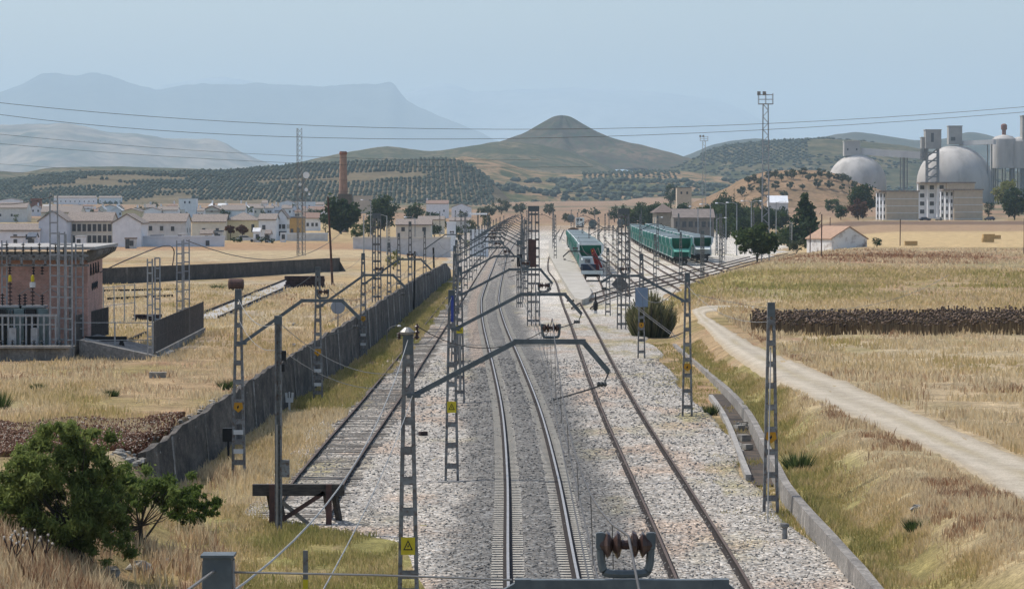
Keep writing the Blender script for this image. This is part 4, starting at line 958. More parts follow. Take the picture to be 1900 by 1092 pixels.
for k, (px, lab, top) in enumerate(((20, 'grey-green transformer at the left edge with a yellow tipped bushing', M_yel), (62, 'grey-green transformer with a white collared yellow tipped bushing, beside the lattice gantry', M_white))):
    x = SX(px, Yt); w = 1.15
    t = T('transformer', (x, Yt, PZ), lab, 'transformer')
    MB().box((0, 0, 1.15), (w, 1.2, 1.75)).box((0, 0, .15), (w + .2, 1.3, .3)).build('tank', M_tank, t)
    MB().box((0, 0, 2.07), (w + .16, 1.35, .1)).build('lid', M_lt, t)
    f = MB()
    for q in range(7): f.box((-w / 2 + .1 + q * .16, -.68, 1.15), (.05, .2, 1.5))
    f.build('cooling_fins', M_steel, t)
    for q, (dx, h) in enumerate(((-.05, 1.25), (-.45, .65), (.45, .6))):
        b = insulator((dx, 0, 2.1), 'z', h, .14 if q == 0 else .12, 6 if q == 0 else 4).build('bushing', M_blk if q else M_brown, t)
        if q == 0: MB().lathe((dx, 0, 2.1 + h), [(.09, 0), (.1, .15), (.07, .32), (.02, .36)], 10).build('bushing_cap', top if k == 0 else M_yel, b)
        if q == 0 and k == 1: MB().lathe((dx, 0, 2.1 + h - .3), [(.15, 0), (.16, .12), (.15, .28)], 10).build('collar', M_white, b)
    MB().tube([(.45, 0, 2.7), (.9, -.1, 3.0), (1.5, 0, 2.6)], .025, 5).build('lead', M_wirelt, t)
def ladder_mast(px, py0, py1, wpx, Y, lab, n=None, m=M_lt):
    z0, z1 = SZ(py1, Y), SZ(py0, Y); w = wpx / F * Y; x = SX(px, Y)
    t = T('lattice_post', (x, Y, z0), lab, 'post', 'substation lattice posts')
    H = z1 - z0
    for s in (-1, 1): MB().bar((s * w / 2, 0, -.1), (s * w / 2, 0, H), .07, .07).build('leg', m, t)
    b = MB(); z = .3
    while z < H: b.box((0, -.045, z), (w, .02, .07)); b.box((0, .05, z), (w, .02, .07)); z += .55
    b.build('lattice', m, t); return t
for px, a, b, w_, Yk, lab in ((100, 360, 640, 14, ys_ + 1.2, 'tallest lattice post on the substation platform'), (115, 430, 640, 10, ys_ + 2.2, 'lattice post just right of the tallest one'), (128, 434, 641, 11, ys_ + 1.4, 'third lattice post from the left on the platform'), (147, 452, 620, 13, ys_ + 4.4, 'rightmost lattice post against the brick front'),
                               (8, 446, 640, 9, ys_ + 3, 'lattice post at the left edge of the platform'), (278, 480, 655, 9, ys_ + 1, 'left front post of the cable gantry beyond the platform'), (292, 478, 640, 9, ys_ + 8, 'second post of the cable gantry beyond the platform'), (333, 446, 620, 10, ys_ + 22, 'third post of the cable gantry, carrying the cable loop'), (346, 444, 615, 10, ys_ + 26, 'far right post of the cable gantry')):
    ladder_mast(px, a, b, w_, Yk, lab)
Yb_ = ys_ + 2.8
t = T('busbar_frame', (0, 0, 0), 'grey steel busbar frame with rows of dark insulators above the brick front', 'steel frame')
f = MB(); zb1, zb2 = SZ(492, Yb_), SZ(474, Yb_)
for z in (zb1, zb2): f.box((SX(40, Yb_), Yb_, z), (SX(165, Yb_) - SX(-85, Yb_), .1, .12))
for px in range(-70, 165, 22): f.box((SX(px, Yb_), Yb_, (zb1 + zb2) / 2), (.12, .1, zb2 - zb1))
for px in (-60, 130): f.box((SX(px, Yb_), Yb_, (PZ + zb1) / 2), (.14, .14, zb1 - PZ))
f.build('frame', M_steel, t)
for px in range(-62, 120, 15): insulator((SX(px, Yb_), Yb_, zb2 + .05), 'z', .62 if px % 2 else .42, .11, 4).build('insulator', M_blk, t)
for px in (18, 62, 78): insulator((SX(px, Yb_), Yb_, zb1 - .5), 'z', .45, .1, 3).build('insulator', M_blk, t)
t = T('steel_rack', (0, 0, 0), 'grey steel rack of switchgear standing along the platform front', 'steel rack')
f = MB(); Yk = ys_ + .9; zr = SZ(585, Yk)
for px in range(-40, 105, 11): f.box((SX(px, Yk), Yk, (PZ + zr) / 2), (.09, .09, zr - PZ))
f.box((SX(30, Yk), Yk, zr), (SX(105, Yk) - SX(-45, Yk), .12, .12)).box((SX(30, Yk), Yk, SZ(602, Yk)), (SX(105, Yk) - SX(-45, Yk), .05, .06)); f.build('frame', M_lt, t)
for px in (2, 36, 57, 80): MB().box((SX(px, Yk + .8), Yk + .8, PZ + 1), (.5, .5, 1.9)).build('cabinet', M_blk if px % 4 else M_tank, t)
for px in (24, 64): MB().box((SX(px, Yk), Yk - .1, PZ + .5), (.35, .3, 1.0)).build('switch_post', M_lt, t)
for px in (5, 25, 46, 65, 80, 108, 115): insulator((SX(px, Yk), Yk - .5, PZ), 'z', .4, .12, 3).build('insulator', M_blk, t)
def rail_fence(pts, h, lab, name='mesh_fence', step=2.2, m=M_lt, pale=None, zof=0):
    t = T(name, (0, 0, 0), lab, 'fence'); r_ = MB()
    for a, b in zip(pts, pts[1:]):
        L = (b - a).length; n = max(1, int(L / step))
        for k in range(n + 1):
            p = a.lerp(b, k / n); MB().box((p.x, p.y, p.z + h / 2 + zof), (.07, .07, h)).build('post', m, t)
        for q in (.04, .5, .98): r_.bar((a.x, a.y, a.z + h * q + zof), (b.x, b.y, b.z + h * q + zof), .03, .04)
        if pale:
            k = int(L / pale)
            for i in range(k): p = a.lerp(b, i / k); r_.box((p.x, p.y, p.z + h / 2 + zof), (.05, .03, h * .98))
    r_.build('rails', m, t)
rail_fence([G(140, 664), G(286, 664)], 1.9, 'open pale rail fence in front of the concrete ramp', step=1.6)
M_fdk = mat('dark_paling', (.09, .085, .08), (.13, .12, .11), 4, .8)
a, b = G(287, 666), G(377, 618)
rail_fence([a, b], 1.75, 'dark close paling fence running back beside the ramp', 'paling_fence', 2.4, M_fdk, .21, .25)
tag(MB().bar((a.x, a.y, a.z + .1), (b.x, b.y, b.z + .1), .3, .5).build('fence_plinth', M_concst), 'low concrete plinth under the dark paling fence', 'plinth')
a2, b2 = Vector((SX(142, ys_ + 3), ys_ + 3, PZ)), Vector((SX(200, ys_ + 17), ys_ + 17, PZ))
rail_fence([a2, b2], 1.6, 'dark paling fence along the foot of the brick flank', 'paling_fence', 2.4, M_fdk, .25)
rail_fence([G(192, 604), G(250, 596)], 2.6, 'thin pale fence across the field right of the brick corner')
rp = MB(); p0, p1 = G(140, 668), G(250, 610)
rp.prism([(p0.x, p0.z + 1.0), (p0.x + 4.2, p0.z + .1), (p0.x + 4.2, p0.z - .3), (p0.x, p0.z - .3)], p0.y + 1.5, p0.y + 9, 'y'); tag(rp.build('loading_ramp', M_concst), 'dark concrete ramp descending from the substation platform', 'ramp')
sp = G(188, 662); t = T('bogie_frame', (sp.x, sp.y + .4, sp.z), 'small dark iron buffer frame at the end of the ramp track', 'buffer')
for s in (-.7, .8): MB().bar((s, 0, 0), (s + .25, 0, 1.0), .14, .12).bar((s + .5, 0, 0), (s + .2, 0, 1.0), .14, .12).build('strut', M_blk, t)
MB().bar((-.9, 0, .95), (1.3, 0, .95), .2, .25).build('buffer_beam', M_blk, t)
wire(catmull([tuple(Vector((SX(186, ys_ + 9), ys_ + 9, SZ(505, ys_ + 9)))), tuple(Vector((SX(235, ys_ + 12), ys_ + 12, SZ(482, ys_ + 12)))), tuple(Vector((SX(300, ys_ + 18), ys_ + 18, SZ(457, ys_ + 18)))), tuple(Vector((SX(322, ys_ + 21), ys_ + 21, SZ(462, ys_ + 21)))), tuple(Vector((SX(320, ys_ + 21), ys_ + 21, SZ(492, ys_ + 21))))], 6), .035, 'thick dark cable looping from the brick corner to the cable gantry', M_brown, 'feeder_cable')
wire(sag((SX(346, ys_ + 26), ys_ + 26, SZ(446, ys_ + 26)), at(640, 425, 380), 2.2, 14), .03, 'dark cable sagging from the cable gantry towards the round dark tree', M_wire, 'feeder_cable')
wire(sag((SX(100, ys_ + 1.2), ys_ + 1.2, SZ(364, ys_ + 1.2)), (SX(-60, ys_), ys_, SZ(372, ys_)), .3, 6), .02, 'thin line from the tallest lattice post to the left', M_wire, 'feeder_cable')
# side track beyond the fence (pale bed between rusty rails)
sp0, sp1 = G(380, 592), G(560, 515)
mb = MB().bar((sp0.x, sp0.y, sp0.z + .02), (sp1.x, sp1.y, sp1.z + .02), 2.2, .1); struct(mb.build('side_path', mat('pale_trackbed', (.42, .40, .37), (.34, .32, .29), 1, .95)))
tt_ = T('railway_track', (0, 0, 0), 'short old track on a pale bed beyond the substation fence', 'railway track'); d = (sp1 - sp0).normalized(); nrm = Vector((d.y, -d.x, 0))
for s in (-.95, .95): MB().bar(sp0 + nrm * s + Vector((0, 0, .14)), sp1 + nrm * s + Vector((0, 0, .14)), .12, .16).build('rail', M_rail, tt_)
for (pa, pb, lab) in (((190, 541), (330, 538), 'upper old rail lying in the grass behind the substation'), ((200, 556), (320, 550), 'lower old rail lying in the grass behind the substation'), ((225, 640), (270, 620), 'dark rail lying beside the ramp')):
    tag(MB().bar(G(*pa) + Vector((0, 0, .1)), G(*pb) + Vector((0, 0, .1)), .14, .18).build('loose_rail', M_rail), lab, 'rail')
# ---- odds and ends in the left field
def box_stack(px0, px1, py, h, lab, m, name, cat, n=5):
    a, b = G(px0, py), G(px1, py); t = T(name, a.lerp(b, .5), lab, cat); L = (b - a).length; rr = random.Random(px0)
    for i in range(n):
        for j in range(3):
            pass
    mb = MB()
    for j in range(4): mb.box((rr.uniform(-.15, .15), rr.uniform(-.2, .2), h * (j + .5) / 4), (L * rr.uniform(.9, 1), 1.2, h / 4 * .96), rr.uniform(-.02, .02))
    for j in range(n): mb.box((-L / 2 + L * (j + .5) / n, -.62, h * .5), (.12, .06, h * .95))
    mb.build('timbers', m, t)
M_tim = mat('old_timber', (.06, .04, .04), (.03, .022, .022), 3, .95)
box_stack(529, 600, 533, 1.15, 'long dark stack of old sleepers lying in the dry field', M_tim, 'sleeper_stack', 'timber stack')
box_stack(250, 300, 595, .45, 'low heap of old timber near the ramp fence', M_tim, 'timber_heap', 'timber stack')
p = G(438, 538); t = T('rusty_tank', p, 'small dark rusty tank lying in the field before the low wall', 'tank'); MB().lathe((-.75, 0, .55), [(.3, 0), (.52, .06), (.56, .2), (.56, 1.3), (.52, 1.44), (.3, 1.5)], 14, 0, 'x').build('barrel', M_rustpost, t); MB().box((0, 0, .05), (1.3, .8, .1)).build('cradle', M_tim, t)
p = G(293, 700); tag(MB().box((0, 0, .12), (.8, .45, .26), .1).build('concrete_block', M_stone, None, loc=p), 'grey concrete block lying alone in the near left field', 'block')
p = G(628, 632); p.x = float(itp(WALL, p.y)) - .8; p.z = th(p.x, p.y); t = T('round_sign', p, 'round grey back of a trackside sign on a post above the wall', 'sign')
MB().lathe((0, 0, 1.9), [(.42, 0), (.44, .02), (.42, .04)], 20, 0, 'y').build('disc', mat('sign_grey', (.30, .33, .36), (.26, .29, .32), 3, .6), t); MB().box((0, .06, 1.2), (.07, .07, 2.5)).build('post', M_steel, t)
p = G(1150, 612); t = T('diamond_sign', p, 'grey back of a large diamond shaped sign on a post by the turnout', 'sign')
zc = SZ(527, p.y) - p.z; MB().prism([(-.66, zc), (0, zc + .74), (.66, zc), (0, zc - .74)], -.03, .03, 'y').build('panel', mat('panel_grey', (.16, .165, .165), (.12, .125, .125), 2, .7), t); MB().box((.1, .08, zc / 2), (.1, .1, zc)).build('post', M_steel, t)
p = G(424, 858); t = T('relay_box', p, 'black box on a post at the foot of the dark stained wall', 'box'); MB().box((0, 0, 1.05), (.42, .3, .5)).build('case', M_blk, t); MB().box((0, 0, .42), (.08, .08, .85)).build('post', M_blk, t)
p = G(537, 766); t = T('distance_post', p, 'small white forked distance post at the foot of the wall', 'post'); MB().box((0, 0, .3), (.09, .07, .6)).build('post', M_white, t); MB().prism([(-.17, .5), (.17, .5), (.2, .95), (.1, .95), (.08, .7), (.03, .7), (.03, .98), (-.03, .98), (-.03, .7), (-.08, .7), (-.1, .95), (-.2, .95)], -.03, .03, 'y').build('plate', M_white, t)
p = G(718, 640); t = T('hook_lamp', p, 'thin hooked lamp post beside the left siding', 'lamp post'); MB().tube(catmull([(0, 0, 0), (0, 0, .7), (.08, 0, 1.1), (.45, 0, 1.32), (.8, 0, 1.36)], 5), .03, 6).build('hook', M_wirelt, t); MB().lathe((.85, 0, 1.27), [(.05, 0), (.15, .03), (.08, .14)], 10).build('lamp_head', M_white, t)
p = G(1456, 1006); t = T('marker_post', p, 'short blue-grey pipe post beside the near right mast', 'post'); MB().lathe((0, 0, 0), [(.08, 0), (.07, .42), (.13, .46), (.13, .54), (.06, .56)], 10).build('pipe', M_steel, t)
p = onz(567, 1112, -.3); p.z = th(p.x, p.y); t = T('marker_post', p, 'short marker post with a yellow foot near the bottom edge', 'post'); MB().box((0, 0, .85), (.12, .06, .7)).build('plate', M_steel, t); MB().box((0, 0, .25), (.12, .07, .5)).build('foot', M_yel, t)
p = G(1105, 584); t = T('shunt_signal', p, 'small dark dwarf signal standing beside the turnout', 'signal'); MB().lathe((0, 0, 0), [(.16, 0), (.12, .4), (.2, .5), (.22, 1.0), (.1, 1.25), (.05, 1.9)], 8).build('body', M_blk, t); MB().box((0, -.2, .25), (.3, .05, .22)).build('plate', M_white, t)
p = G(1395, 790); t = T('debris_heap', p, 'broken pale slabs tipped on the bank behind the drain', 'rubble')
for k in range(5): MB().box((random.uniform(-.35, .35), random.uniform(-.5, .5), .1), (.45, .6, .12), random.random() * 3).build('slab', M_stone, t)
for px, py, s, lab in ((1703, 948, .2, 'white stone lying alone on the near right bank'), (1228, 582, .2, 'nearer white stone by the bend of the dirt road'), (545, 643, .2, 'white stone in the grass above the wall, nearer one'), (546, 604, .22, 'white stone in the grass above the wall, farther one'), (318, 1052, .28, 'pale boulder among the weeds at the bottom left'), (258, 1062, .34, 'large pale boulder beside the near tree foot'), (205, 1068, .26, 'pale boulder left of the large one by the near tree'), (1230, 570, .18, 'farther white stone by the bend of the dirt road')):
    p = G(px, py); tag(MB().blob((0, 0, s * .3), (s, s * .8, s * .65), px, 0, .5, 8, 6).build('stone', M_stone, None, loc=p), lab, 'stone')
tag(MB().box((0, 0, .1), (.35, .18, .16), .6).build('timber_chunk', M_tim, None, loc=G(785, 808)), 'dark chunk of timber lying on the ballast by the near mast', 'timber')
p = G(1140, 770)
# ================================================================ ROLLING STOCK
M_wgreen = mat('wagon_green', (.01, .135, .09), (.008, .10, .07), .8, .5)
M_wlight = mat('wagon_light_green', (.16, .42, .33), (.10, .32, .25), .9, .5)
M_wpale = mat('wagon_pale', (.66, .70, .68), (.50, .56, .54), .7, .6)
M_load = mat('hopper_inside', (.045, .05, .045), (.03, .032, .03), 1.5, .95)
M_under = mat('underframe', (.03, .028, .027), (.05, .045, .04), 3, .8)
def hopper(label, pale):
    t = T('hopper_wagon', (0, 0, 0), label, 'wagon')
    b = MB(); L = 5.7
    prof = [(-.95, 1.25), (.95, 1.25), (1.0, 1.5), (1.5, 2.6), (1.5, 4.05), (-1.5, 4.05), (-1.5, 2.6), (-1.0, 1.5)]
    n = len(prof); vs = []
    for y, shrink in ((-L, 0), (L, 0)):
        for x, z in prof: vs.append((x, y * (1 if z > 2.4 else .72), z))
    b.add(vs, [tuple(range(n)), tuple(range(n, 2 * n))] + [(i, (i + 1) % n, (i + 1) % n + n, i + n) for i in range(n)])
    b.build('hopper_body', M_wgreen, t)
    for ys_k, w_, m_ in ((-L, .34, M_wpale if pale else M_wlight), (-L * .4, .26, M_wlight if pale else M_wpale), (L * .25, .3, M_wpale if pale else M_wlight), (L, .4, M_wlight)):
        r = MB()
        for s in (-1, 1):
            P = [(1.5, 4.15), (1.5 + w_, 4.15), (1.5 + w_, 3.3), (1.12 + w_, 2.55), (1.55, 1.25), (1.5, .95), (1.3, .95), (1.0, 2.2), (1.5, 3.0)]
            r.prism([(s * a, z) for a, z in P], ys_k - .12, ys_k + .12, 'y')
        r.build('side_rib', m_, t)
    MB().box((0, 0, 4.02), (2.9, 2 * L - .2, .1)).build('hopper_inside', M_load, t)
    r = MB()
    for s in (-1, 1): r.bar((s * 1.54, -L - .05, 4.1), (s * 1.54, L + .05, 4.1), .16, .16)
    
    for y in (-3.4, -1, 1, 3.4): r.box((0, y, 4.14), (3, .5, .22))
    r.build('top_rim', M_wpale, t)
    for y in (-L, L): MB().box((0, y, 4.12), (3.1, .16, .22)).build('end_rim', M_wpale if pale else M_wgreen, t)
    for s in (-1, 1):
        MB().add([(-1.25, s * (L + .9), 2.0), (1.25, s * (L + .9), 2.0), (1.3, s * (L + .05), 2.5), (-1.3, s * (L + .05), 2.5), (-1.25, s * (L + .9), 1.94), (1.25, s * (L + .9), 1.94), (1.3, s * (L + .05), 2.44), (-1.3, s * (L + .05), 2.44)],
                 [(0, 1, 2, 3), (7, 6, 5, 4), (0, 4, 5, 1), (1, 5, 6, 2), (2, 6, 7, 3), (3, 7, 4, 0)]).build('end_lip', M_wpale if pale else M_wlight, t)
        MB().box((0, s * (L + .1), 1.45), (2.3, .12, .9)).build('end_bulkhead', M_wgreen if not pale else M_wpale, t)
        g = MB()
        for y in (-.9, .9):
            for x in (-.87, .87): g.lathe((x - .06, s * 4.6 + y, .46), [(.46, 0), (.46, .12)], 12, 0, 'x')
        g.box((-.98, s * 4.6, .5), (.1, 2.7, .25)).box((.98, s * 4.6, .5), (.1, 2.7, .25)).box((0, s * 4.6, .6), (1.9, .4, .3)); g.build('bogie', M_under, t)
        bf = MB()
        for x in (-.87, .87): bf.lathe((x, s * (L + .95) - .1, 1.02), [(.09, -.3), (.09, .1), (.24, .12), (.24, .18)] if s > 0 else [(.24, -.08), (.24, -.02), (.09, 0), (.09, .4)], 10, 0, 'y')
        bf.build('buffers', M_under, t)
    MB().box((-1.2, 0, 1.0), (.2, 13.0, .28)).box((1.2, 0, 1.0), (.2, 13.0, .28)).box((0, -6.4, 1.0), (2.5, .2, .32)).box((0, 6.4, 1.0), (2.5, .2, .32)).build('underframe', M_under, t)
    MB().box((-1.38, 0, 1.05), (.12, 13.0, .12)).box((1.38, 0, 1.05), (.12, 13.0, .12)).build('sill_strip', M_wpale, t)
    return t
def row(tab, y0, n, gap, lab, group, protos, skip=None):
    for k in range(n):
        p = protos[k % len(protos)] if k not in (0,) else protos[0]
        y = y0 + 6.7 * gap / 14.4 + k * gap
        o = copy_tree(p)
        x = smooth_tab(tab, y); a = math.atan((smooth_tab(tab, y + 5) - smooth_tab(tab, y - 5)) / 10)
        o.location = (x, y, .02 + float(far_z(y))); o.rotation_euler = (0, 0, -a); o.scale = (1, gap / 14.4, 1)
        o['label'] = lab % ORD[k]; o['category'] = 'wagon'; o['group'] = group
hg, hp = hopper('x', False), hopper('x', True)
row(ROWA, 526, 16, 22, 'green hopper wagon in the front row, %s from the near end', 'front row of hopper wagons', [hg, hg, hg, hp, hg])
row(ROWB, 557, 15, 22, 'green and white hopper wagon in the back row, %s from the near end', 'back row of hopper wagons', [hp, hg])
row(CRANE, 444, 13, 21, 'green hopper wagon behind the red crane wagon, %s one back', 'hopper wagons behind the crane wagon', [hp, hg, hp])
for p in (hg, hp):
    for c in list(p.children): bpy.data.objects.remove(c)
    bpy.data.objects.remove(p)
# crane wagon
M_red = mat('crane_red', (.26, .025, .02), (.2, .02, .016), 2, .5); M_navy = mat('cab_dark_blue', (.03, .04, .075), (.02, .03, .05), 3, .5)
y = 416; t = T('crane_wagon', (smooth_tab(CRANE, y), y, .02), 'flat works wagon with a folded red crane at the near end of the train', 'wagon', rz=-.035)
MB().box((0, 0, 1.05), (2.8, 10, .35)).build('deck', M_under, t)
MB().box((0, -5.1, .95), (2.75, .22, .45)).build('buffer_beam', M_wpale, t)
MB().box((0, 2.0, 2.0), (2.5, 2.2, 1.6)).build('cab', M_wpale, t)
for s in (-.65, .65): MB().box((s, .87, 2.3), (.7, .05, .5)).build('cab_window', M_steel, t)
MB().box((-.5, -2.3, 1.6), (1.9, 3.6, .75)).build('engine_box', M_navy, t)
MB().lathe((.5, -2.6, 1.25), [(.45, 0), (.4, .5), (.25, .8), (.25, 1.3)], 12).build('crane_base', M_red, t)
MB().bar((.5, -2.6, 2.2), (.0, -2.8, 3.9), .42, .45, 0, .34, .4).bar((.0, -2.85, 3.9), (1.25, -3.3, 1.5), .38, .4, 0, .22, .24).bar((.1, -3.1, 3.5), (.8, -3.3, 2.0), .16, .16).build('crane_boom', M_red, t)
MB().tube([(.2, -2.5, 2.4), (.05, -3.05, 3.7)], .07, 6).build('hydraulic_ram', M_yel, t)
for s in (-3.2, 3.2):
    g = MB()
    for x in (-.87, .87): g.lathe((x - .06, s, .46), [(.46, 0), (.46, .12)], 12, 0, 'x')
    g.box((0, s, .5), (2, .8, .3)); g.build('wheelset', M_under, t)
for x in (-1.3, 1.3): MB().box((x, -1, 1.7), (.05, 7.5, .06)).box((x, -4.6, 1.5), (.05, .05, .6)).box((x, -1.5, 1.5), (.05, .05, .6)).build('handrail', M_lt, t)
y = 722; t = T('box_wagon', (smooth_tab(CRANE, y) - .2, y, .02), 'rusty brown domed wagon at the far end of the crane train', 'wagon', rz=-.025)
M_rustw = mat('wagon_rust', (.20, .125, .08), (.13, .085, .06), .8, .9)
MB().prism([(-1.4, .9), (1.4, .9), (1.45, 3.8), (1.05, 4.5), (.3, 4.75), (-.3, 4.75), (-1.05, 4.5), (-1.45, 3.8)], -6, 6, 'y').build('body', M_rustw, t); MB().box((0, 0, .6), (2.4, 11, .5)).build('underframe', M_under, t)
# distant rake of tank and flat wagons
M_tankw = mat('tank_grey_green', (.10, .13, .125), (.07, .09, .09), 1, .7)
for k, (px, py, kind, lab) in enumerate(((1076, 424, 'loco', 'pale grey locomotive front among the distant wagons'), (1100, 427, 'tank', 'dark tank wagon right of the distant pale locomotive'), (1152, 424, 'tank', 'dark tank wagon standing alone in the far yard'), (1060, 414, 'tank', 'dark wagon behind the distant pale locomotive'))):
    p = G(px, py); t = T('railway_wagon', (p.x, p.y, p.z), lab, 'wagon', 'wagons in the far yard', -.05)
    if kind == 'loco':
        MB().box((0, 0, 2.6), (2.9, 12, 3.0)).build('body', M_wpale, t)
        for s in (-.65, .65): MB().box((s, -6.03, 3.3), (.9, .06, .8)).build('windscreen', M_blk, t)
    else:
        MB().lathe((0, -6, 2.3), [(.8, 0), (1.3, .15), (1.4, .6), (1.4, 11.4), (1.3, 11.85), (.8, 12)], 14, 0, 'y').build('barrel', M_tankw, t)
    MB().box((0, 0, .7), (2.5, 12.4, .5)).build('underframe', M_under, t)
# loading platform
pl = [onz(a, b, .35) for a, b in ((1018, 470), (1030, 492), (1044, 517), (1058, 541), (1067, 553), (1080, 556), (1092, 552), (1098, 544), (1094, 532), (1080, 510), (1062, 482), (1049, 462), (1036, 440), (1018, 440))]
ppl = T('loading_platform', (0, 0, 0), 'long pale dusty loading platform with a rounded end between the sidings', 'platform')
MB().prism([(p.x, p.y) for p in pl], -.35, .38, 'z').build('slab', mat('platform_dust', (.46, .43, .375), (.36, .335, .29), .35, .95, world=True, c3=(.30, .27, .22), s3=.9, b=.3), ppl)
# ================================================================ BUILDINGS
M_wh = mat('whitewash', (.80, .81, .82), (.70, .71, .72), .8, .9); M_whb = mat('blue_grey_wall', (.62, .66, .71), (.54, .58, .63), .7, .9)
M_cream = mat('cream_wall', (.68, .64, .55), (.6, .56, .48), .8, .9); M_och = mat('ochre_wall', (.52, .33, .13), (.45, .29, .12), .8, .9); M_yelw = mat('pale_yellow_wall', (.62, .55, .36), (.54, .48, .31), .8, .9)
M_tile = mat('roof_tile', (.285, .24, .205), (.19, .16, .14), 1.6, .95, stretch=(3, 1, 1)); M_tiler = mat('roof_tile_red', (.28, .19, .15), (.20, .135, .105), 1.6, .95, stretch=(3, 1, 1)); M_metal = mat('roof_sheet', (.10, .12, .15), (.07, .085, .11), 1, .6)
M_win = mat('window_dark', (.05, .055, .06), (.09, .095, .1), 2, .3); M_grey = mat('grey_render', (.62, .62, .61), (.52, .52, .51), .9, .95); M_rustb = mat('rust_render', (.23, .105, .075), (.18, .085, .06), 1, .9)
M_tan = mat('tan_brick', (.50, .42, .32), (.44, .37, .28), .7, .9)
def house(name, label, px0, px1, py_e, py_b, D, roof='x', rh=1.6, wall=M_wh, rm=M_tile, wins=(), Y=None, rz=0, oh=.35, doors=(), chim=None, trim=None, cat='house', wsz=(.75, 1.05), sidew=0):
    if Y is None or (py_b <= 416 and px1 < 920): Y = G((px0 + px1) / 2, py_b).y
    x0, x1 = SX(px0, Y), SX(px1, Y); w = x1 - x0; zb = SZ(py_b, Y); H = SZ(py_e, Y) - zb
    t = T(name, ((x0 + x1) / 2, Y, zb), label, cat, None, rz)
    h = w / 2; lo = min(-1.0, th((x0 + x1) / 2, Y) - zb - 1.0)
    if roof == 'flat':
        MB().box((0, D / 2, (H + lo) / 2), (w, D, H - lo)).build('wall', wall, t); MB().box((0, D / 2, H + .12), (w + .2, D + .2, .3)).build('roof', rm, t)
    elif roof == 'y':                                  # gable end faces the viewer
        MB().prism([(-h, lo), (h, lo), (h, H), (0, H + rh), (-h, H)], 0, D, 'y').build('wall', wall, t)
        MB().prism([(-h - oh, H - oh * rh / h + .05), (0, H + rh + .05), (h + oh, H - oh * rh / h + .05), (h + oh, H - oh * rh / h + .27), (0, H + rh + .29), (-h - oh, H - oh * rh / h + .27)], -oh * .6, D + oh * .6, 'y').build('roof', rm, t)
    elif roof == 'x':                                  # ridge parallel to the front
        MB().prism([(0, lo), (D, lo), (D, H), (D / 2, H + rh), (0, H)], -h, h, 'x').build('wall', wall, t)
        MB().prism([(-oh, H - oh * rh / (D / 2) + .05), (D / 2, H + rh + .05), (D + oh, H - oh * rh / (D / 2) + .05), (D + oh, H - oh * rh / (D / 2) + .27), (D / 2, H + rh + .29), (-oh, H - oh * rh / (D / 2) + .27)], -h - oh * .5, h + oh * .5, 'x').build('roof', rm, t)
    else:                                              # hip
        MB().box((0, D / 2, (H + lo) / 2), (w, D, H - lo)).build('wall', wall, t); k = min(h, D / 2) * .95; o = oh
        MB().add([(-h - o, -o, H), (h + o, -o, H), (h + o, D + o, H), (-h - o, D + o, H), (-h + k, D / 2, H + rh), (h - k, D / 2, H + rh), (-h - o, -o, H - .15), (h + o, -o, H - .15), (h + o, D + o, H - .15), (-h - o, D + o, H - .15)],
                 [(0, 1, 5, 4), (1, 2, 5), (2, 3, 4, 5), (3, 0, 4), (6, 7, 1, 0), (7, 8, 2, 1), (8, 9, 3, 2), (9, 6, 0, 3), (9, 8, 7, 6)]).build('roof', rm, t)
    for wn in wins:
        u, v = wn[:2]; ww, wh = wn[2:] if len(wn) > 2 else wsz
        f = MB().box((-h + u * w, -.02, v * H), (ww, .1, wh)).build('window', M_win, t)
        MB().box((-h + u * w, -.09, v * H - wh / 2 - .05), (ww + .2, .14, .1)).build('sill', wall, f)
    for k in range(sidew): MB().box((h + .02, D * (k + .5) / sidew, H * .6), (.1, wsz[0], wsz[1])).build('window', M_win, t)
    for u, ww in doors: MB().box((-h + u * w, -.03, 1.05), (ww, .12, 2.1)).build('door', M_win, t)
    if chim: MB().box((-h + chim * w, D / 2, H + rh + .5), (.7, .7, 1.6)).build('chimney', wall if not trim else trim, t)
    if trim and roof == 'y':
        s = (h + oh); MB().bar((-s, -.3, H - .1), (0, -.3, H + rh + .05), .15, .35).bar((s, -.3, H - .1), (0, -.3, H + rh + .05), .15, .35).box((0, -.12, H), (w, .2, .3)).build('trim', trim, t)
    return t
grid = lambda nx, ny, x0=.06, x1=.95, y0=.3, y1=.78: [(x0 + (x1 - x0) * i / max(nx - 1, 1), y0 + (y1 - y0) * j / max(ny - 1, 1)) for i in range(nx) for j in range(ny)]
# front rows (seen over the dry field)
house('house', 'long low white house at the far left with a tan roof', -40, 74, 428, 457, 9, 'x', 1.2, M_wh, M_tile, [(.6, .6), (.8, .6)])
house('terrace_house', 'two-storey terrace with many dark balcony windows left of the white gable', 124, 208, 411, 456, 10, 'x', 1.7, M_cream, M_tile, grid(9, 2, .05, .95, .28, .75), wsz=(.75, 1.5))
house('house', 'blue-grey blank gable end of the balcony terrace', 72, 123.5, 410, 457, 11, 'y', 1.9, M_whb, M_tile)  # the gable's shade is put into its wall colour as blue-grey
house('house', 'white blank gable standing beside the balcony terrace', 209, 262, 414, 458, 12, 'y', 1.7, M_wh, M_tile)
house('house', 'grey shaded long house with a broad tan roof right of the white gable', 263, 345, 412, 450, 12, 'x', 1.7, M_grey, M_tile, [(.2, .7), (.45, .7), (.7, .68)], sidew=2)
house('house', 'small white annex in front of the grey long house', 306, 328, 424, 449, 5, 'flat', 0, M_wh, M_wh)
house('house', 'pale cream house with two small windows left of the yellow house', 356, 419, 412, 446, 10, 'x', 1.6, M_cream, M_tile, [(.35, .55), (.75, .55)])
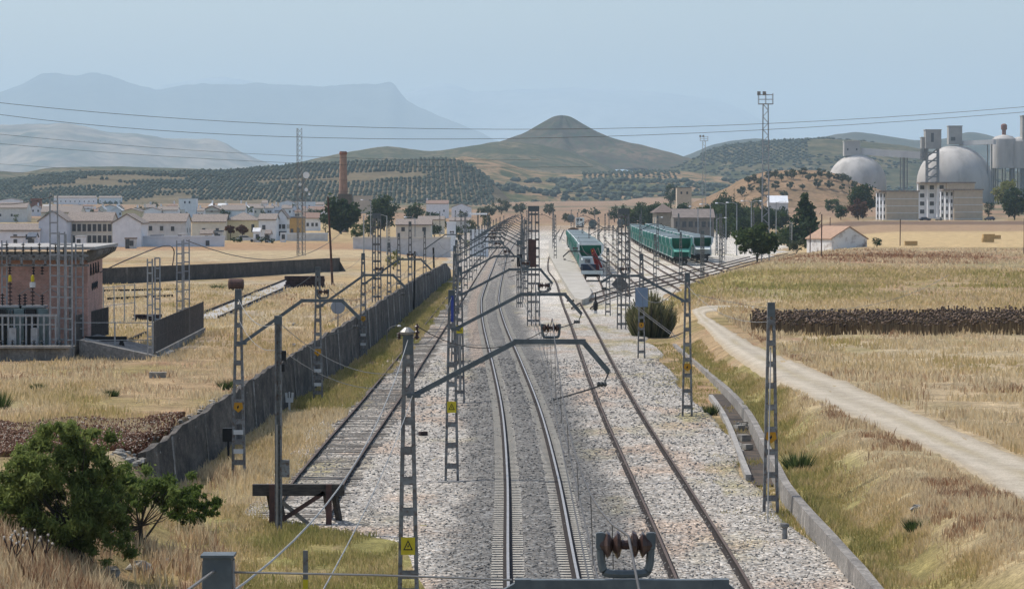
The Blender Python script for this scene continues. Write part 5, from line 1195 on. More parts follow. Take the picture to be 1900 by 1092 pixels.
house('house', 'pale yellow hip-roofed house behind the clipped red-brown trees', 420, 478, 408, 446, 11, 'hip', 1.8, M_yelw, M_tile, [(.85, .6, .7, 1.8)])
house('garden_wall', 'long low whitewashed yard wall in front of the houses', 262, 416, 440, 458, 1, 'flat', 0, M_whb, M_whb, [(.8, .4)], cat='wall')
house('house', 'white two-storey house with dark doorways right of the yellow house', 480, 512, 408, 447, 10, 'x', 1.2, M_wh, M_tile, [(.3, .65)], doors=((.65, .8),))
house('house', 'tall white gabled house with small shutters by the radio tower', 512, 532, 403, 446, 10, 'y', 1.6, M_wh, M_tile, [(.35, .6), (.72, .6), (.35, .3)], sidew=3)
house('house', 'ochre fronted house under a dark metal roof', 533, 562, 404, 438, 9, 'flat', 0, M_och, M_metal, [(.3, .3), (.7, .3)])
house('shed', 'white workshop with a broad blue-black metal roof', 493, 552, 391, 402, 14, 'x', 1.6, M_whb, M_metal, Y=760, cat='shed')
house('house', 'white cottage with brown doors left of the round dark tree', 562, 592, 405, 428, 8, 'x', 1.5, M_wh, M_tiler, [(.3, .5), (.6, .5), (.85, .5)])
house('house', 'white cottage row with a red tiled roof behind the ochre house', 560, 606, 390, 408, 9, 'x', 1.4, M_wh, M_tiler, [(.2, .5), (.5, .5), (.8, .5)], Y=780)
house('church_hall', 'cream gabled hall with brown trim and a brick chimney', 372, 414, 392, 404, 22, 'y', 2.4, M_cream, M_tile, [(.5, 1.0, 1.0, .7)], Y=800, chim=.5, trim=M_rustb, cat='building')
house('house', 'long tan roofed wing behind the cream gabled hall', 410, 455, 390, 404, 12, 'x', 2.2, M_wh, M_tile, Y=830)
house('house', 'square white tower house with paired dark windows', 332, 364, 369, 404, 9, 'flat', 0, M_wh, M_grey, [(.35, .82), (.62, .82)], Y=820)
house('house', 'long low white terrace at the back of the town', 100, 178, 367, 379, 9, 'x', 1.4, M_wh, M_tile, grid(9, 1, .06, .95, .45, .45), Y=1050)
house('house', 'right half of the low white terrace at the back', 184, 225, 367, 378, 9, 'x', 1.4, M_wh, M_tile, grid(5, 1, .06, .95, .45, .45), Y=1050)
house('house', 'rust red block among the far left roofs', 57, 74, 369, 398, 8, 'flat', 0, M_rustb, M_rustb, grid(2, 2), Y=900)
house('house', 'tan roofed house at the far left behind the white one', -20, 50, 386, 412, 12, 'x', 2, M_grey, M_tile, [(.3, .5), (.6, .5)], Y=800)
house('house', 'brown roofed house between the red block and the terrace', 76, 150, 394, 412, 14, 'x', 2.4, M_cream, M_tile, [(.2, .5)], Y=780)
house('house', 'pale yellow gable peeping over the grey long house', 226, 262, 393, 410, 10, 'y', 1.2, M_yelw, M_tile, Y=760)
rr = random.Random(9)
for k, (a, b, e, f_, wl_, Yh, lab) in enumerate(((150, 180, 388, 402, M_wh, 860, 'white house in the middle of the town left of the grey one'), (182, 226, 386, 402, M_wh, 900, 'white flat block in the middle of the town, right of its twin'), (264, 300, 391, 408, M_wh, 820, 'white cottage behind the grey long house'), (302, 330, 390, 408, M_wh, 860, 'white cottage left of the square tower house'), (456, 486, 384, 400, M_wh, 860, 'white house right of the hall wing'),
                                         (486, 496, 377, 396, M_wh, 870, 'narrow white house under the hillside'), (518, 548, 376, 392, M_wh, 900, 'white house behind the metal roofed workshop, left one'), (550, 584, 374, 392, M_wh, 910, 'white house behind the metal roofed workshop, right one'), (586, 600, 380, 396, M_wh, 900, 'white house left of the brick chimney'), (0, 40, 372, 384, M_wh, 1050, 'far white row at the left edge'))):
    house('house', lab, a, b, e, f_, 9, rr.choice(['x', 'x', 'y', 'flat']), 1.3, wl_, M_tile, [(.3, .55), (.7, .55)], Y=Yh)
ra_ = random.Random(33)
for k, (px, pb, w_) in enumerate(((20, 458, 22), (52, 459, 14), (140, 459, 16), (232, 461, 18), (280, 454, 20), (330, 452, 14), (372, 450, 22), (398, 449, 14), (470, 449, 12), (492, 450, 10), (520, 449, 9))):
    house('shed', 'small white lean-to shed in front of the house row, %s from the left' % ORD[k].replace('nearest', 'first'), px, px + w_, pb - ra_.uniform(14, 20), pb, 3.5, ra_.choice(['flat', 'x', 'flat']), .7, (M_wh, M_whb, M_wh, M_grey)[k % 4], (M_tile, M_metal, M_grey)[k % 3], [(ra_.uniform(.3, .7), .55)], cat='shed', doors=((.25, .8),) if k % 2 else ())
rc = random.Random(21)
SPOT = ('near the left edge', 'left of the terrace', 'above the terrace', 'behind the white gable', 'over the grey long house', 'by the square tower house', 'below the hall', 'right of the hall', 'by the workshop', 'behind the radio tower')
for k in range(32):
    px = 4 + k * 18 + rc.uniform(-6, 6); Yh = rc.uniform(810, 1000); wpx = rc.uniform(10, 20); e_ = rc.uniform(390, 400) - (Yh - 735) * .05
    house('house', 'small %s %s house %s%s' % (('white', 'white', 'cream', 'pale')[k % 4], ('tan roofed', 'flat topped', 'gabled', 'low')[(k // 4) % 4], SPOT[min(9, int(px / 61))], '' if k % 2 else ', set further back'), px, px + wpx, e_, e_ + 16, rc.uniform(6, 9), rc.choice(['x', 'y', 'flat', 'x', 'hip']), rc.uniform(.9, 1.6), (M_wh, M_wh, M_cream, M_whb)[k % 4], rc.choice([M_tile, M_tile, M_tiler, M_grey]), [(rc.uniform(.15, .4), .62), (rc.uniform(.6, .85), .62)], Y=Yh, chim=rc.uniform(.2, .8), wsz=(.8, 1.0))
house('house', 'bright white house with a tan roof left of the station', 791, 832, 378, 404, 12, 'x', 1.6, M_wh, M_tiler, [(.8, .5)], Y=840, chim=.03)
house('house', 'white gabled station house with a brown roof', 838, 874, 385, 404, 18, 'y', 1.9, M_wh, M_tile, [(.45, .7, .6, 1.0)], Y=850)
house('house', 'tan brick store behind the big dark tree', 656, 690, 364, 396, 12, 'flat', 0, M_tan, mat('pale_roof', (.5, .4, .28), (.42, .34, .24), 2, .9), Y=955)
house('house', 'low grey sheds right of the bushy trees', 735, 800, 418, 434, 9, 'x', 1.0, M_cream, M_tile, [(.2, .55, .7, .8), (.8, .55, .7, .8)], Y=640)
house('garden_wall', 'low pale yard wall right of the ochre house', 533, 608, 434, 447, .6, 'flat', 0, M_grey, M_whb, cat='wall')
house('house', 'low cream outbuildings below the white station side house', 776, 824, 408, 434, 8, 'x', 1.0, M_cream, M_tile, [(.2, .5), (.6, .5)])
house('house', 'low grey outbuilding below the white gabled station house', 834, 872, 410, 432, 8, 'x', 1.0, M_grey, M_tile, [(.3, .5), (.7, .5)])
house('kiosk', 'small white cabin beside the left siding', 829, 845, 414, 430, 4, 'flat', 0, M_wh, M_wh, Y=700)
house('garden_wall', 'pale platform wall left of the station tracks', 872, 906, 428, 446, .5, 'flat', 0, M_wh, M_wh, Y=620, cat='wall')
house('garden_wall', 'long grey wall in front of the bushy trees', 655, 836, 442, 452, .5, 'flat', 0, M_grey, M_cream, Y=618, cat='wall')
a = at(868, 394, 820); t = T('station_canopy', (a.x, a.y, th(a.x, a.y)), 'white station platform canopy on posts', 'canopy')
hz = SZ(397, 820) - th(a.x, a.y); MB().box((2.5, 6, hz), (4.5, 26, .35)).build('roof', M_wh, t)
for q in range(4): MB().box((2.5, -5 + q * 7, hz / 2), (.2, .2, hz)).build('post', M_steel, t)
# station shed
house('station_shed', 'brown roofed grey goods shed behind the hopper wagons', 1218, 1250, 394, 424, 26, 'hip', 2.6, mat('shed_wall_tan', (.30, .26, .20), (.24, .205, .16), .8, .95), mat('shed_roof_brown', (.17, .13, .11), (.12, .095, .08), .8, .95), Y=960, oh=.8, cat='shed')
house('station_shed', 'lower dark goods shed right of the brown roofed one', 1250, 1325, 404, 428, 16, 'x', 2.3, mat('shed_wall_dark', (.21, .19, .165), (.15, .135, .12), .8, .95), mat('shed_roof_grey', (.22, .185, .165), (.16, .135, .12), .8, .95), grid(6, 1, .1, .9, .5, .5), Y=935, oh=.6, cat='shed', wsz=(1.2, 1.6))
house('house', 'beige house half hidden among the tall pines', 1256, 1283, 349, 378, 10, 'flat', 0, M_tan, M_tile, [(.3, .7), (.7, .7)], Y=1350)
house('shed', 'white sloping roofed shed behind the floodlight tower', 1426, 1462, 376, 398, 10, 'x', 3.2, M_grey, M_wh, cat='shed')
# barn
bb = G(1566, 461); house('barn', 'white barn with a tiled roof and a peeling gable wall in the field', 1540, 1612, 443, 461, 12, 'y', 2.3, mat('peeling_lime_wash', (.74, .73, .71), (.66, .65, .63), .35, .95, c3=(.26, .21, .18), s3=.5), mat('barn_tile', (.42, .27, .185), (.33, .22, .155), 1.5, .95), Y=bb.y, rz=.34, cat='barn', oh=.3)
# apartment blocks
def flats(label, px0, px1, pxl, py_e, py_b, Y, floors, D):
    x0, x1 = SX(px0, Y), SX(px1, Y); zb = SZ(py_b, Y); H = SZ(py_e, Y) - zb; w = x1 - x0; xl = SX(pxl, Y)
    t = T('apartment_block', (x0, Y, zb), label, 'apartment block')
    MB().box((w / 2, D / 2, H / 2 - 2), (w, D, H + 4)).build('wall', M_tan, t)
    for k in range(floors + 1): MB().box((w / 2, -.05, H * k / floors + (.1 if k == 0 else 0)), (w + .1, .14, .3)).build('floor_band', M_white, t)
    MB().box((w / 2 - (x0 - xl) / 2, D / 2, H + .25), (w + (x0 - xl) + .8, D + .8, .5)).build('roof', M_tile, t)
    n = 3; d = (x0 - xl)
    for k in range(n):                                # stepped stair bays on the lit flank
        q = d / n; MB().box((-q * (k + .5), 2.5 + k * 4 + (D - 2.5 - k * 4) / 2, H / 2 - 2), (q, D - 2.5 - k * 4, H + 4)).build('stair_bay', M_wh, t)
        for f in range(floors): MB().box((-q * (k + .5), 2.5 + k * 4 - .03, H * (f + .5) / floors), (q * .5, .1, H / floors * .5)).build('window', M_win, t)
flats('left tan apartment block with a white flank beside dark trees', 1644, 1704, 1632, 356, 408, 1240, 4, 13)
flats('front right tan apartment block with white stair bays', 1770, 1823, 1752, 353, 407, 1240, 4, 13)
flats('rear apartment block rising between the two front ones', 1756, 1808, 1709, 340, 400, 1290, 4, 13)
# ================================================================ CEMENT WORKS
M_dome = mat('dome_concrete', (.52, .49, .45), (.42, .395, .365), .05, .95, stretch=(1, 1, .35), c3=(.34, .32, .295), s3=.12); M_plant = mat('plant_concrete', (.36, .35, .325), (.28, .27, .25), .1, .95); M_steelw = mat('plant_steel', (.22, .22, .215), (.17, .17, .165), .2, .8)
YD = 2550; gzD = th(SX(1700, YD), YD) - 1
def dome(px, pr, py_top, label):
    x = SX(px, YD); r = pr / F * YD; zt = SZ(py_top, YD) - gzD
    t = T('storage_dome', (x, YD, gzD), label, 'storage dome')
    wall_h = max(zt - r * .98, 1); prof = [(r, -2), (r, wall_h)] + [(r * math.cos(a), wall_h + (zt - wall_h) * math.sin(a)) for a in [R(q) for q in range(6, 88, 6)]] + [(.5, zt)]
    MB().lathe((0, 0, 0), prof, 56).build('shell', M_dome, t, smooth=True)
    return t, zt, r
t, zt, r = dome(1590, 54, 287, 'smaller pale cement storage dome with a box house on top')
MB().box((-4.5, 0, zt + 4.5), (12.5, 10, 11)).box((-4.5, 0, zt + 10.3), (13.2, 10.6, .8)).build('head_house', mat('head_house_pale', (.44, .43, .40), (.38, .37, .35), .1, .9), t)
for s in (-8, -1): MB().box((s, -5.05, zt + 4), (1.2, .15, 1.5)).build('window', M_win, t)
dome(1771, 70, 270, 'larger grey cement storage dome behind the apartments')
def tower(px0, px1, py0, py1, D, Y, name, label, m=M_plant, wins=(), lat=None, cat='tower'):
    x0, x1 = SX(px0, Y), SX(px1, Y); z0, z1 = SZ(py1, Y), SZ(py0, Y)
    t = T(name, ((x0 + x1) / 2, Y, z0), label, cat); MB().box((0, 0, (z1 - z0) / 2), (x1 - x0, D, z1 - z0)).box((0, 0, z1 - z0 + .3), (x1 - x0 + .8, D + .8, .6)).build('house', m, t)
    for u, v, a, b in wins: MB().box((u * (x1 - x0) / 2, -D / 2 - .05, v * (z1 - z0)), (a, .2, b)).build('window', M_win, t)
    if lat:
        w = (x1 - x0) * .7; H = z0 - lat
        for sx in (-1, 1):
            for sy in (-1, 1): MB().box((sx * w / 2, sy * D * .35, -H / 2), (1.1, 1.1, H)).build('leg', M_steelw, t)
        b = MB(); n = int(H / 5.5)
        for k in range(n):
            z = -H * (k + .5) / n
            for sy in (-1, 1): b.box((0, sy * D * .35, z), (w, .7, .9)); b.bar((-w / 2, sy * D * .35, z - H / n / 2), (w / 2, sy * D * .35, z + H / n / 2), .6, .6)
            b.box((-w / 2, 0, z), (.6, D * .7, .8)).box((w / 2, 0, z), (.6, D * .7, .8))
        b.build('lattice', M_steelw, t)
    return t
tower(1715, 1744, 242, 276, 12, YD - 45, 'head_tower', 'concrete head house on a lattice tower in front of the larger dome', wins=((-.15, .6, 2.2, 7),), lat=gzD)
tower(1758, 1783, 235, 268, 10, YD, 'head_tower', 'boxy grey head house on top of the larger dome', wins=((-.35, .3, 3.5, 3),))
tower(1708, 1716, 256, 276, 8, YD - 42, 'side_bin', 'narrow bin beside the lattice head tower', lat=SZ(300, YD), cat='bin')
def gallery(a, b, w_, h_, label, legs=()):
    t = T('conveyor_gallery', (0, 0, 0), label, 'conveyor'); a, b = at(*a, YD), at(*b, YD - 20); MB().bar(a, b, w_, h_).build('gallery', mat('gallery_cladding', (.62, .61, .58), (.52, .51, .49), .1, .9), t)
    for q in legs:
        p = a.lerp(b, q)
        for s in (-1.6, 1.6): MB().box((p.x + s, p.y, (p.z + gzD) / 2), (.9, .9, p.z - gzD)).build('leg', M_steelw, t)
gallery((1598, 281), (1722, 289), 4, 5.4, 'long pale conveyor gallery joining the small dome to the lattice tower', (.62, .66))
gallery((1782, 266), (1846, 263), 4, 3.6, 'conveyor gallery from the larger dome towards the silos', (.85,))
tower(1838, 1846, 264, 330, 8, YD + 40, 'transfer_tower', 'slim grey transfer tower between the larger dome and the silos')
for px, w_, py0, lab in ((1862, 21, 258, 'grey cement silo with a red filter on top'), (1890, 16, 262, 'grey cement silo at the right edge of the works')):
    x = SX(px, YD); r = w_ / F * YD; z0, z1 = SZ(312, YD), SZ(py0, YD)
    t = T('cement_silo', (x, YD, z0), lab, 'silo'); MB().lathe((0, 0, 0), [(r, 0), (r, z1 - z0), (r * .75, z1 - z0 + 2), (1, z1 - z0 + 3.4)], 32).build('shell', M_dome, t, smooth=False)
    for k in range(8): a = k * math.pi / 4; MB().box((r * .9 * math.cos(a), r * .9 * math.sin(a), (gzD - z0) / 2), (1, 1, z0 - gzD)).build('leg', M_steelw, t)
    if px == 1862: MB().lathe((0, 0, z1 - z0 + 3), [(1.6, 0), (1.6, 4), (2.4, 4.5), (2.4, 8), (1, 9)], 10).build('filter', M_rustb, t)
tower(1894, 1904, 216, 300, 12, YD, 'preheater_tower', 'tall grey tower cut by the right edge of the view', lat=gzD)
# brick chimney
Yc = 960; t = T('brick_chimney', (SX(637, Yc), Yc, SZ(358, Yc) - 12), 'tall tapering pink brick factory chimney above the dark tree', 'chimney'); hh = SZ(281, Yc) - SZ(358, Yc) + 12
MB().lathe((0, 0, 0), [(1.45, 0), (1.35, 6), (1.3, 12), (1.02, hh - 1.2), (1.0, hh - .9)], 20).build('shaft', mat('chimney_brick', (.31, .205, .16), (.25, .165, .13), .8, .95), t); MB().lathe((0, 0, hh - 1.0), [(1.0, 0), (1.18, .15), (1.18, .6), (1.05, .75), (1.05, 1.0), (.7, 1.0)], 20).build('crown', M_rustb, t)
MB().box((.6, 0, 10.0), (4.2, 4, 3.4)).build('base_block', mat('chimney_base', (.12, .11, .10), (.09, .085, .08), 1, .9), t)
# ================================================================ TOWERS AND LAMPS
def flood(px, pyt, pyb, label, Y=None):
    p = G(px, pyb) if Y is None else Vector((SX(px, Y), Y, th(SX(px, Y), Y))); H = SZ(pyt, p.y) - p.z
    t = T('floodlight_tower', p, label, 'floodlight tower'); w0, w1 = H * .045, H * .03
    for sx in (-1, 1):
        for sy in (-1, 1): MB().bar((sx * w0 / 2, sy * w0 / 2, 0), (sx * w1 / 2, sy * w1 / 2, H - 2), .12, .12).build('leg', M_lt, t)
    b = MB(); n = int(H / 1.15)
    for k in range(n):
        z0, z1 = (H - 2) * k / n, (H - 2) * (k + 1) / n; a0 = w0 + (w1 - w0) * k / n; s = 1 if k % 2 else -1
        for sy in (-1, 1): b.bar((-s * a0 / 2, sy * a0 / 2, z0), (s * a0 / 2, sy * a0 / 2, z1), .06, .06); b.bar((sy * a0 / 2, -s * a0 / 2, z0), (sy * a0 / 2, s * a0 / 2, z1), .06, .06)
    b.build('lattice', M_lt, t)
    MB().box((0, 0, H - 2), (H * .085, H * .06, .14)).build('deck', M_lt, t); r_ = MB(); q = H * .042
    for z in (-1.2, -.4): r_.bar((-q, -q * .7, H + z), (q, -q * .7, H + z), .08, .08).bar((-q, q * .7, H + z), (q, q * .7, H + z), .08, .08).bar((q, -q * .7, H + z), (q, q * .7, H + z), .08, .08).bar((-q, -q * .7, H + z), (-q, q * .7, H + z), .08, .08)
    for sx in (-q, 0, q): r_.box((sx, -q * .7, H - 1.1), (.08, .08, 1.9)).box((sx, q * .7, H - 1.1), (.08, .08, 1.9))
    r_.build('railing', M_lt, t)
    for sx in (-1.2, -.3): MB().box((sx * H / 28, -q * .9, H - .2), (.55 * H / 28, .4, .65 * H / 28)).build('floodlight', M_wirelt, t)
flood(1420, 172, 486, 'tallest floodlight tower with a railed deck, on the right of the yard')
flood(1306, 252, 400, 'smaller distant floodlight tower left of the tallest one', 1250)
def radio(px, pyt, pyb, wm, label, dishes=()):
    p = G(px, pyb); H = SZ(pyt, p.y) - p.z; t = T('radio_tower', p, label, 'radio tower')
    for k in range(3): a = k * 2.094 + .3; MB().bar((wm / 2 * math.cos(a), wm / 2 * math.sin(a), 0), (wm / 2 * math.cos(a), wm / 2 * math.sin(a), H), .07, .07).build('leg', M_steel, t)
    b = MB(); n = int(H / .8)
    for i in range(n):
        for k in range(3):
            a, c = k * 2.094 + .3, (k + 1) * 2.094 + .3; r_ = wm / 2
            b.bar((r_ * math.cos(a), r_ * math.sin(a), H * i / n), (r_ * math.cos(c), r_ * math.sin(c), H * (i + 1) / n), .04, .04)
    b.build('lattice', M_steel, t)
    for dx, py, r_ in dishes: MB().lathe((dx, -.4, SZ(py, p.y) - p.z), [(r_, 0), (r_ * .95, .15), (r_ * .4, .35)], 14, 0, 'y').build('dish', M_wh, t)
radio(555, 238, 474, 1.0, 'tall slender lattice radio tower at the edge of the town')
radio(563, 320, 474, .7, 'shorter radio mast with white dishes beside the tall tower', ((.5, 325, .55), (-.5, 342, .25), (.5, 352, .3), (1.0, 360, .2)))
p = G(617, 530); t = T('wooden_pole', p, 'leaning brown wooden pole in front of the round dark tree', 'pole'); H = SZ(365, p.y) - p.z
MB().tube([(0, 0, 0), (-.45, 0, H)], .13, 8, 0, .09).build('pole', M_rustpost, t)
p = G(768, 578); t = T('wooden_pole', p, 'thin black pole beside the tall mast at the wall', 'pole'); MB().tube([(0, 0, 0), (.1, 0, SZ(466, p.y) - p.z)], .09, 7).build('pole', M_blk, t)
p = G(806, 520); t = T('wooden_pole', p, 'short leaning black pole near the far end of the wall', 'pole'); MB().tube([(0, 0, 0), (-.12, 0, 4.0)], .12, 7).build('pole', M_blk, t)
def lamp(px, pyt, Y, label, arms=(1,), m=M_lt):
    x = SX(px, Y); z = th(x, Y); H = SZ(pyt, Y) - z; t = T('lamp_post', (x, Y, z), label, 'lamp post', 'yard lamp posts')
    MB().tube([(0, 0, 0), (0, 0, H - .5), (0, 0, H)], .12, 7, 0, .07).build('pole', m, t)
    for s in arms:
        MB().tube([(0, 0, H - .15), (s * .8, -.1, H + .15), (s * 1.6, -.1, H + .15)], .05, 5).build('bracket', m, t); MB().lathe((s * 1.9, -.1, H + .02), [(.12, 0), (.32, .06), (.2, .24)], 10).build('lamp_head', M_wh, t)
for k, (px, py, Y, ar) in enumerate(((1318, 380, 640, (-1,)), (1347, 378, 650, (-1,)), (1367, 377, 640, (-1,)), (1394, 374, 660, (-1, 1)), (1295, 384, 760, (-1,)), (1440, 375, 700, (1,)), (1214, 404, 820, (1,)), (1330, 405, 700, (1,)))):
    lamp(px, py, Y, ('lamp post right of the hopper rows, leftmost of the line', 'second lamp post in the line right of the hopper rows', 'third lamp post in the line right of the hopper rows', 'double headed lamp post left of the floodlight tower', 'lamp post behind the hopper rows before the shed', 'lamp post right of the floodlight tower', 'lamp post at the far end of the front hopper row', 'low lamp post near the goods shed')[k], ar)
for k, (px, py, Y) in enumerate(((675, 400, 520), (718, 400, 560), (688, 372, 700), (770, 404, 640))): lamp(px, py, Y, ('lamp post left of the broad double mast', 'lamp post right of the broad double mast', 'twin headed lamp post before the bushy trees', 'lamp post by the low grey sheds')[k], (-1,) if k else (1,))
for k, (px, py) in enumerate(((1259, 462), (1540, 426 + 12), (1670, 448), (1524, 470), (1900, 466), (1469, 452), (1503, 462))):
    p = G(px, py + 8); t = T('wooden_pole', p, ('thin pole by the front hopper row', 'thin pole behind the barn', 'thin pole in the stubble field', 'pole at the left corner of the barn', 'brown pole at the right edge of the field', 'pale concrete pole beside the dark tree', 'dark pole right of the dark tree')[k], 'pole'); MB().tube([(0, 0, 0), (.05, 0, (5, 6, 5.5, 7, 6.2, 6, 5)[k])], .1, 6).build('pole', M_rustpost if k != 5 else M_lt, t)
# straw bales, cars
M_straw = mat('straw', (.50, .345, .16), (.40, .27, .12), 3, .95, b=.4)
for px, py, n, lab in ((1833, 450, 2, 'straw bale stack in the golden stubble, front one'), (1846, 444, 1, 'straw bale behind the front stack'), (1690, 456, 1, 'low straw bale alone in the stubble field')):
    p = G(px, py); t = T('straw_bale', p, lab, 'straw bale')
    for k in range(n): MB().box((.15 * k, .1 * k, .55 + k * .9), (2.6, 1.4, .9), .1 * k).box((-.6, -.71 + .1 * k, .55 + k * .9), (.06, .05, .92), 0).box((.6, -.71 + .1 * k, .55 + k * .9), (.06, .05, .92), 0).build('bale', M_straw, t)
def car(p, rz, m, label):
    t = T('parked_car', p, label, 'car', 'parked cars', rz)
    MB().prism([(-2.1, .35), (2.1, .35), (2.15, .75), (1.9, .95), (1.0, 1.0), (-1.95, 1.0), (-2.15, .8)], -.85, .85, 'y').build('body', m, t)
    MB().prism([(-1.75, 1.0), (1.05, 1.0), (.35, 1.5), (-1.3, 1.52)], -.76, .76, 'y').build('cabin', m, t)
    MB().prism([(-1.55, 1.04), (.85, 1.04), (.28, 1.43), (-1.22, 1.44)], -.775, .775, 'y').build('side_glass', M_win, t)
    MB().prism([(.45, 1.47), (1.08, 1.02), (1.1, 1.05), (.47, 1.5)], -.7, .7, 'y').build('windscreen', M_win, t)
    for x in (-1.3, 1.35):
        for s in (-1, 1): MB().lathe((x, s * .8 - .09, .33), [(.33, 0), (.33, .18)], 14, 0, 'y').build('wheel', M_blk, t)
    for s in (-.6, .6): MB().box((2.12, s, .72), (.08, .35, .16)).build('headlight', M_white, t)
car(G(456, 449), .1, M_white, 'white car parked before the yellow house')
for k, (px, py) in enumerate(((1716, 410), (1742, 410), (1836, 409))): car(Vector((SX(px, 1225), 1225, SZ(py, 1225))), .2 + k, (M_navy, M_steel, M_navy)[k], ('dark blue car parked left of the white stair bays', 'grey car parked between the apartment blocks', 'dark car parked right of the front apartment block')[k])
# ================================================================ VEGETATION
GS = [(0, (.14, .18, .045)), (.2, (.27, .265, .085)), (.38, (.44, .36, .15)), (.55, (.62, .47, .26)), (.75, (.74, .61, .39)), (.88, (.46, .31, .19)), (1, (.27, .14, .08))]
M_grass = tintmat('grass_blades', GS, .9, .5)
def blades(name, label, n, y0, y1, xlo, xhi, h, wd, tint, keep=None, cat='grass', lean=.5, power=1.0):
    Yp = y0 * (y1 / y0) ** (RNG.random(n) ** power); u = RNG.random(n)
    lo, hi = xlo(Yp), xhi(Yp); Xp = lo + (hi - lo) * u
    tn = tint(Xp, Yp)
    if keep is not None: k = keep(Xp, Yp); Xp, Yp, tn = Xp[k], Yp[k], tn[k]
    n = len(Xp); Zp = TH(Xp, Yp) - .03
    hh = h * (.45 + .9 * RNG.random(n)) * (.5 + fbm(Xp * .6, Yp * .3, 19, 3)); ww = wd * (.6 + .8 * RNG.random(n)) * np.clip(Yp / 130, .8, 3)
    a = RNG.random(n) * 6.283; la = RNG.random(n) * 6.283; ll = hh * lean * RNG.random(n)
    b = np.stack([Xp, Yp, Zp], -1); dx = np.stack([np.cos(a) * ww, np.sin(a) * ww * .4, 0 * a], -1)
    tip = b + np.stack([np.cos(la) * ll, np.sin(la) * ll, hh], -1); md = b + np.stack([np.cos(la) * ll * .3, np.sin(la) * ll * .3, hh * .6], -1)
    V = np.stack([b - dx, b + dx, md + dx * .8, tip, md - dx * .8], 1).reshape(-1, 3)
    Fc = np.arange(n * 5).reshape(n, 5)
    o = npmesh(name, V, Fc, M_grass, tint=np.repeat(np.clip(tn + (RNG.random(n) - .5) * .22, 0, 1), 5)); return stuff(o, label, cat)
bx = lambda f: (lambda y: np.full_like(y, f))
xr_ = lambda y: itp(XR, y)
def t_bank(x, y):
    d = x - xr_(y); n = fbm(x * .45, y * .2, 23, 3)
    t = .3 + .26 * sst(.4, 2.6, d + 2.2 * (n - .5)) + .2 * sst(2.2, 3.4, d + n) + .14 * sst(.57, .68, fbm(x * .8, y * .25, 66, 3))
    return np.maximum(t - .14 * sst(.55, .66, fbm(x * .5, y * .2, 44, 3)) * (d < 3), .3)
ROADC = np.array([((a[0] + b[0]) / 2, (a[1] + b[1]) / 2, math.hypot(a[0] - b[0], a[1] - b[1]) / 2) for a, b in zip(ROAD_A, ROAD_B)])
ROADC = np.concatenate([ROADC, (ROADC[1:] + ROADC[:-1]) / 2])
def off_road(x, y):
    ok = np.ones(len(x), bool); e = .12 + .3 * (fbm(x * .7, y * .25, 31, 2) - .5)
    for s in range(0, len(x), 20000):
        sl = slice(s, s + 20000); d = np.hypot(x[sl, None] - ROADC[None, :, 0], (y[sl, None] - ROADC[None, :, 1]) * .6) - 1.62
        ok[sl] = d.min(1) > e[sl] - .15
    return ok
clump = lambda f, th_: (lambda x, y: (fbm(x * f, y * f * .5, 101, 3) + .25 * (RNG.random(len(x)) - .5)) > th_)
both = lambda a, b: (lambda x, y: a(x, y) & b(x, y))
blades('dry_grass', 'dry yellow-green grass growing over the near right bank', 105000, 72, 215, lambda y: xr_(y) + .35, lambda y: xr_(y) + 5.2, .21, .02, t_bank, both(off_road, clump(.9, .40)), power=1.2)
blades('dry_grass', 'tan grass and weeds in the field right of the dirt road', 60000, 96, 330, lambda y: np.interp(y, [96, 126, 175, 240, 330], [15.8, 15.0, 14.4, 15.4, 15]), lambda y: y * .17 + 3, .3, .03, lambda x, y: .6 + .6 * (fbm(x * .2, y * .06, 29, 4) - .42) + .2 * (np.abs(y - 150) < 9), both(off_road, clump(.5, .44)))
blades('dry_grass', 'tall russet weeds edging the dirt road and fields', 26000, 80, 300, lambda y: xr_(y) + 2.6, lambda y: xr_(y) + 8, .4, .018, lambda x, y: .84 + 0 * x, both(off_road, clump(.7, .70)))
blades('dry_grass', 'pale dry grass of the near left field behind the wall', 80000, 112, 330, lambda y: np.maximum(-.17 * y - 3, -60), lambda y: itp(WALL, y) - .7, .26, .026, lambda x, y: .58 + .8 * (fbm(x * .3, y * .08, 39, 4) - .42), clump(.5, .45))
blades('rough_grass', 'yellow-green rough grass around the buffer stop and tree', 80000, 70, 102, lambda y: np.full_like(y, -15.), lambda y: itp(XL, y) - .1 + 1.4 * (fbm(y * .5, 0 * y, 13, 3) - .4), .2, .02, lambda x, y: .32 + .4 * (fbm(x * .5, y * .25, 49, 3) - .45) + .28 * sst(-6.5, -9.5, x), clump(.8, .42))
blades('rough_grass', 'brown and green weeds between the wall and the left siding', 60000, 102, 400, lambda y: itp(WALL, y) + .3, lambda y: itp(XL, y) + .6 + .5 * fbm(y * .2, 0 * y, 3, 2), .3, .022, lambda x, y: np.where(y < 150, .62, .33) + .5 * (fbm(x * .6, y * .08, 59, 3) - .42), clump(.7, .40))
blades('rough_grass', 'grass patches on the gravel beside the drain wall', 26000, 90, 225, lambda y: itp(XB, y) - 2.2, lambda y: xr_(y) + .1, .16, .02, lambda x, y: .36 + .3 * (fbm(x, y * .3, 69, 3) - .5), clump(.45, .53))
blades('dry_grass', 'green-tan meadow grass beyond the dirt road and yard', 45000, 255, 620, lambda y: xr_(y) + .3, lambda y: np.maximum(xr_(y) + 4, y * .165), .4, .045, lambda x, y: np.interp(y, [255, 275, 300, 340, 400, 440, 520, 620], [.6, .58, .46, .40, .42, .62, .86, .7]) + .4 * (fbm(x * .12, y * .03, 79, 4) - .45), both(off_road, clump(.2, .44)))
